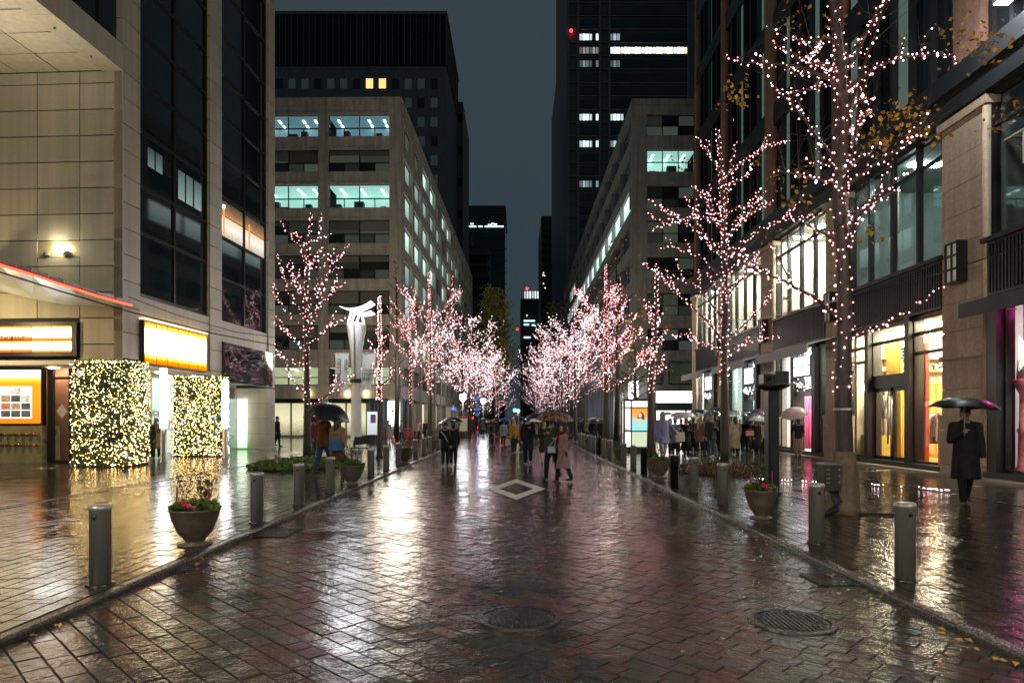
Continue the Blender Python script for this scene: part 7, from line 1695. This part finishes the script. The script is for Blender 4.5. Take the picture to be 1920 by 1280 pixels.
# --- couple under the large black umbrella, left pavement
p11 = person('man in a rust brown jacket and jeans under the large black umbrella', 607, 897, 770, face=150, walk=.9, coat=(.1, .035, .015), coat_len=.43, legs=(.035, .06, .12), vox=.015, arm_r='hold', hairm=HAIRB, d=18.6)
p12 = person('woman in a tan jacket and brown skirt with a denim bag', 633, 905, 783, face=165, walk=.6, coat=(.25, .16, .09), coat_len=.47, skirt=(.27, (.13, .07, .035)), legs=(.03, .02, .015), hair='long', vox=.015, d=17.9)
bag('blue denim shoulder bag of the woman in the tan jacket', (p12['x'] + .02, p12['d'] - .28, .88), .34, .26, .16, cloth((.05, .12, .3)), hang=(p12['x'] + .1, p12['d'] - .05, 1.28))
umbrella('large tilted black umbrella over the couple on the left pavement', 622, 757, 82, 18.2, BLK, (.32, -.2), None, rise=0.300)
p13 = person('person in a dark red jacket standing behind the slim lit tree', 588, 860, 783, face=95, walk=.2, coat=(.15, .03, .035), coat_len=.47, legs=(.05, .06, .075), shoe=WSHOE, arm_l='hold')
umbrella('black umbrella of the person in dark red', 590, 776, 42, p13['d'], BLK, (.2, 0), None, rise=0.240)
person('dark figure half hidden by the end of the stone tower', 520, 838, 780, face=100, walk=.6, coat=(.012, .012, .014), coat_len=.3)
# --- beside the hedge boxes
p = person('person in a camel trench coat between the hedge boxes', 293, 860, 783, face=20, walk=.2, coat=(.42, .27, .12), coat_len=.24, hair='bob', legs=(.03, .03, .03), arm_l='hold', z0=WZ)
umbrella('clear umbrella of the person in the camel trench coat', 290, 770, 44, p['d'] - .2, CLR, (.05, 0), None)
umbrella('second clear umbrella tilted against the second hedge box', 322, 790, 46, 26.4, CLR, (.6, -.1), None)
person('person in dark clothes beside the camel trench coat', 280, 861, 786, face=10, walk=.2, coat=(.02, .02, .022), coat_len=.35, z0=WZ)
# --- far left corner
p = person('traffic guard in white rainwear with a white reflective harness', 728, 829, 798, face=175, walk=.1, coat=(.5, .5, .52), coat_len=.2, legs=(.45, .45, .47), hair='hat', z0=0)
for s in (-.04, .04): MB().tube([p['P'](s, -.1, .82), p['P'](-s, -.125, .68), p['P'](-s, -.11, .56)], .02, 5).build('harness', WSHOE, p['t'])
p = person('guard in a blue grey raincoat before the glowing display', 753, 824, 790, face=-60, walk=.5, coat=(.1, .16, .21), coat_len=.36, legs=(.02, .025, .035), hair='hat', z0=0)
bt = thing('baton', 'red glowing signal baton in the hand of the guard', 'baton', p['wr'][1]); MB().cap(p['wr'][1], p['wr'][1] + Vector((-.5, -.1, -.14)), .022, .022).build('light_tube', emis('baton_glow', (1, .12, .05), 4), bt, True)
person('person in a beige coat stooping by the cafe seats', 784, 820, 792, face=60, walk=.1, coat=(.36, .26, .2), coat_len=.42, d=49, hair='bob', lean=.12)
person('person in black beside the beige coat at the corner', 797, 820, 797, face=-30, coat=(.015, .015, .017), coat_len=.4, d=50)
# --- crowd on the right pavement
G = 'people crowding the right pavement'
p = person('hooded man in a pale blue raincoat and light trousers', 1243, 868, 772, face=8, walk=.7, coat=(.2, .24, .38), coat_len=.38, legs=(.45, .45, .47), hood=(.3, .3, .33), arm_l='side', vox=.015, wide=1.1)
p = person('woman in black with a white carrier bag in the crowd', 1287, 860, 783, face=0, walk=.3, coat=(.013, .013, .015), coat_len=.4, skirt=(.2, (.012, .012, .014)), hair='bob', arm_l='phone', group=G)
bag('large white carrier bag held by the woman in black', (p['x'] - .3, p['d'] - .2, .88), .36, .36, .12, cloth((.55, .54, .52)), 'carrier_bag')
umbrella('pale pink white umbrella over the woman in black', 1281, 772, 46, p['d'] - .1, umat('pale', (.55, .5, .5)), (-.15, 0), None, rise=0.255)
person('man in a dark green jacket and jeans with white sneakers', 1334, 859, 777, face=0, walk=.4, coat=(.035, .04, .033), coat_len=.42, legs=(.06, .09, .11), shoe=WSHOE, arm_l='phone', group=G, vox=.016, hairm=HAIRB)
person('person in a tan coat with a cream scarf in the crowd', 1312, 851, 782, face=-30, walk=.3, coat=(.2, .13, .07), coat_len=.32, scarf=(.45, .4, .3), hair='bob', group=G)
person('person in a bluish raincoat at the crowd edge', 1266, 856, 785, face=170, coat=(.15, .17, .23), coat_len=.34, group=G)
person('dark coated person close behind the bluish raincoat', 1300, 849, 783, face=160, coat=(.02, .02, .028), coat_len=.4, group=G)
person('person in pale blue behind the man in the green jacket', 1322, 846, 781, face=20, coat=(.2, .25, .33), coat_len=.42, hair='long', group=G)
person('tall person in black right behind the bare tree trunk', 1349, 850, 776, face=-170, walk=.3, coat=(.012, .012, .014), coat_len=.3, wide=1.15, group=G)
person('woman in a long ivory coat seen from behind beyond the trunk', 1379, 853, 779, face=172, walk=.2, coat=(.5, .42, .33), coat_len=.16, hair='long', hairm=HAIRB, group=G, bare=False)
person('man in black beside the long ivory coat', 1397, 853, 783, face=150, walk=.3, coat=(.012, .012, .014), coat_len=.4, group=G)
p = person('woman in black with a pink bag near the dark post', 1418, 858, 786, face=15, walk=.3, coat=(.014, .013, .014), coat_len=.36, skirt=(.22, (.013, .013, .014)), hair='bob', arm_r='bag', group=G)
bag('dusty pink handbag of the woman near the dark post', (p['x'] - .32, p['d'] - .15, 1.0), .32, .2, .14, cloth((.45, .2, .2)))
p = person('woman in a cream cardigan next to the dark post', 1434, 856, 787, face=30, walk=.3, coat=(.5, .46, .4), coat_len=.5, legs=(.015, .015, .02), hair='bob', group=G)
bag('white shoulder bag of the woman in the cream cardigan', (p['x'] - .12, p['d'] - .22, .98), .24, .18, .1, cloth((.55, .54, .5)))
for lab, px, py, w, d, m, tl in (('navy umbrella behind the pale pink one', 1302, 772, 34, 30, NAV, (0, 0)), ('black umbrella under the white fascia sign', 1313, 766, 46, 32, BLK, (0, 0)), ('clear umbrella with white print over the green jacket', 1338, 769, 46, 26.5, CLR, (0, 0)), ('wide navy umbrella left of the bare trunk', 1350, 763, 42, 29, NAV, (.1, 0)),
    ('clear umbrella right of the bare trunk', 1382, 768, 44, 28, CLR, (.1, 0)), ('clear umbrella between the trunk and the purple one', 1406, 773, 34, 31, CLR, (.1, 0)), ('purple and white umbrella tilted by the pier', 1424, 768, 36, 30, PUR, (.3, -.1)), ('black umbrella low behind the white one', 1410, 781, 40, 28.5, BLK, (-.2, 0)), ('white umbrella next to the dark post', 1426, 780, 46, 27, WHT, (.08, 0)),
    ('pale umbrella left of the bluish raincoat', 1252, 772, 26, 31, GRY, (0, 0))):
    umbrella(lab, px, py, w, d, m, tl, None, rise=0.225)
p = person('man in a navy jacket and khaki trousers by the pink curtained shop', 1497, 858, 785, face=150, coat=(.02, .03, .06), coat_len=.49, legs=(.36, .24, .12), arm_l='up', arm_r='phone', vox=.015)
umbrella('tilted pinkish beige umbrella by the pink curtained shop', 1487, 764, 52, p['d'] - .3, BEI, (-.25, -.25), None, rise=0.300)
person('woman in a pink dress at the white shopfront beyond the kiosk', 1159, 822, 790, face=-60, coat=(.4, .25, .22), coat_len=.3, hair='long', d=46)
for i, (px, py, top, fc, c, lg, um_) in enumerate(((1257, 853, 784, 20, (.3, .26, .2), (.02, .02, .03), None), (1277, 850, 785, -20, (.1, .02, .03), (.02, .02, .02), GRY), (1295, 848, 786, 10, (.04, .05, .1), (.1, .1, .12), None), (1368, 852, 784, 0, (.2, .19, .18), (.03, .04, .06), WHT), (1388, 849, 786, -15, (.35, .31, .27), (.02, .02, .02), None), (1408, 851, 785, 25, (.05, .05, .05), (.12, .1, .08), CLR), (1428, 849, 788, 10, (.02, .02, .022), (.02, .02, .02), None), (1472, 846, 787, 170, (.03, .03, .035), (.03, .03, .04), BLK))):
    person(['beige coated person behind the pale blue raincoat', 'maroon coated person behind the woman in black', 'blue coated person deep in the crowd', 'grey coated person left of the long ivory coat', 'cream coated person behind the man in black', 'charcoal coated person with brown trousers by the purple umbrella', 'black coated person behind the cream cardigan', 'dark coated person by the pink curtained shop window'][i], px, py, top, face=fc, walk=.25, coat=c, coat_len=.34 + .05 * (i % 3), legs=lg, hair=('bob', 'short', 'long')[i % 3], group=G, arm_l='hold' if um_ else 'down')
    if um_: umbrella(['', 'grey umbrella over the maroon coat', '', 'white umbrella over the grey coated person', '', 'clear umbrella over the charcoal coat', '', 'black umbrella by the pink curtained shop window'][i], px, top - 13, 42, gd(py) - .2, um_, (.05, 0), None)
G3 = 'far walkers on the carriageway'
for i, (px, d, c, fc, um_) in enumerate(((905, 62, (.1, .1, .11), 180, CLR), (932, 58, (.02, .02, .025), 0, BLK), (956, 48, (.06, .05, .09), 0, None), (1003, 46, (.25, .2, .16), 180, WHT), (1049, 44, (.03, .03, .03), 175, NAV), (1062, 52, (.12, .06, .05), 0, GRY), (1010, 66, (.05, .05, .06), 0, CLR))):
    person(['grey walker beyond the crossing on the left', 'black coated walker beyond the crossing', 'violet grey walker behind the mustard coat', 'tan coated walker behind the tall navy coat', 'black coated walker behind the plaid umbrella', 'russet coated walker near the right kerb end', 'dark walker farthest in the road centre'][i], px, 826, 789, face=fc, walk=.5, coat=c, coat_len=.36, d=d, group=G3, arm_l='hold' if um_ else 'down')
    if um_: umbrella(['clear umbrella beyond the crossing on the left', 'black umbrella beyond the crossing', '', 'white umbrella behind the tall navy coat', 'navy umbrella behind the plaid one', 'grey umbrella near the right kerb end', 'clear umbrella farthest in the road centre'][i], px, 784, 1300 / d, d - .15, um_, (0, 0), None)
# --- dark queue beyond the kiosk
G2 = 'dark queue along the far right kerb'
for i, (px, d, c) in enumerate(((1126, 47, (.02, .02, .022)), (1116, 48, (.015, .02, .03)), (1109, 46, (.012, .014, .022)), (1101, 52, (.2, .15, .1)), (1094, 55, (.02, .02, .02)), (1087, 60, (.03, .03, .04)), (1080, 66, (.02, .02, .022)))):
    person(['dark coated person closest to the kiosk in the far queue', 'navy coated person second from the kiosk in the far queue', 'bulky black coated person third in the far queue', 'tan coated person in the middle of the far queue', 'black coated person fifth in the far queue', 'slate coated person sixth in the far queue', 'black coated person last in the far queue'][i], px, 825, 788 + i % 3, face=160 + 20 * (i % 3), walk=.2, coat=c, coat_len=.36 + .04 * (i % 3), d=d, group=G2, wide=1.1, z0=WZ)
for i, (px, py, w, d, m) in enumerate(((1119, 784, 34, 46, BLK), (1112, 782, 24, 50, GRY), (1098, 784, 22, 53, CLR), (1088, 783, 22, 58, BLK), (1126, 785, 20, 55, WHT))):
    umbrella(['black umbrella closest to the kiosk over the far queue', 'grey umbrella over the far queue', 'clear umbrella over the tan coat in the far queue', 'black umbrella at the end of the far queue', 'small white umbrella behind the far queue'][i], px, py, w, d, m, (0, 0), None)

bpy.data.scenes.remove(TMP)
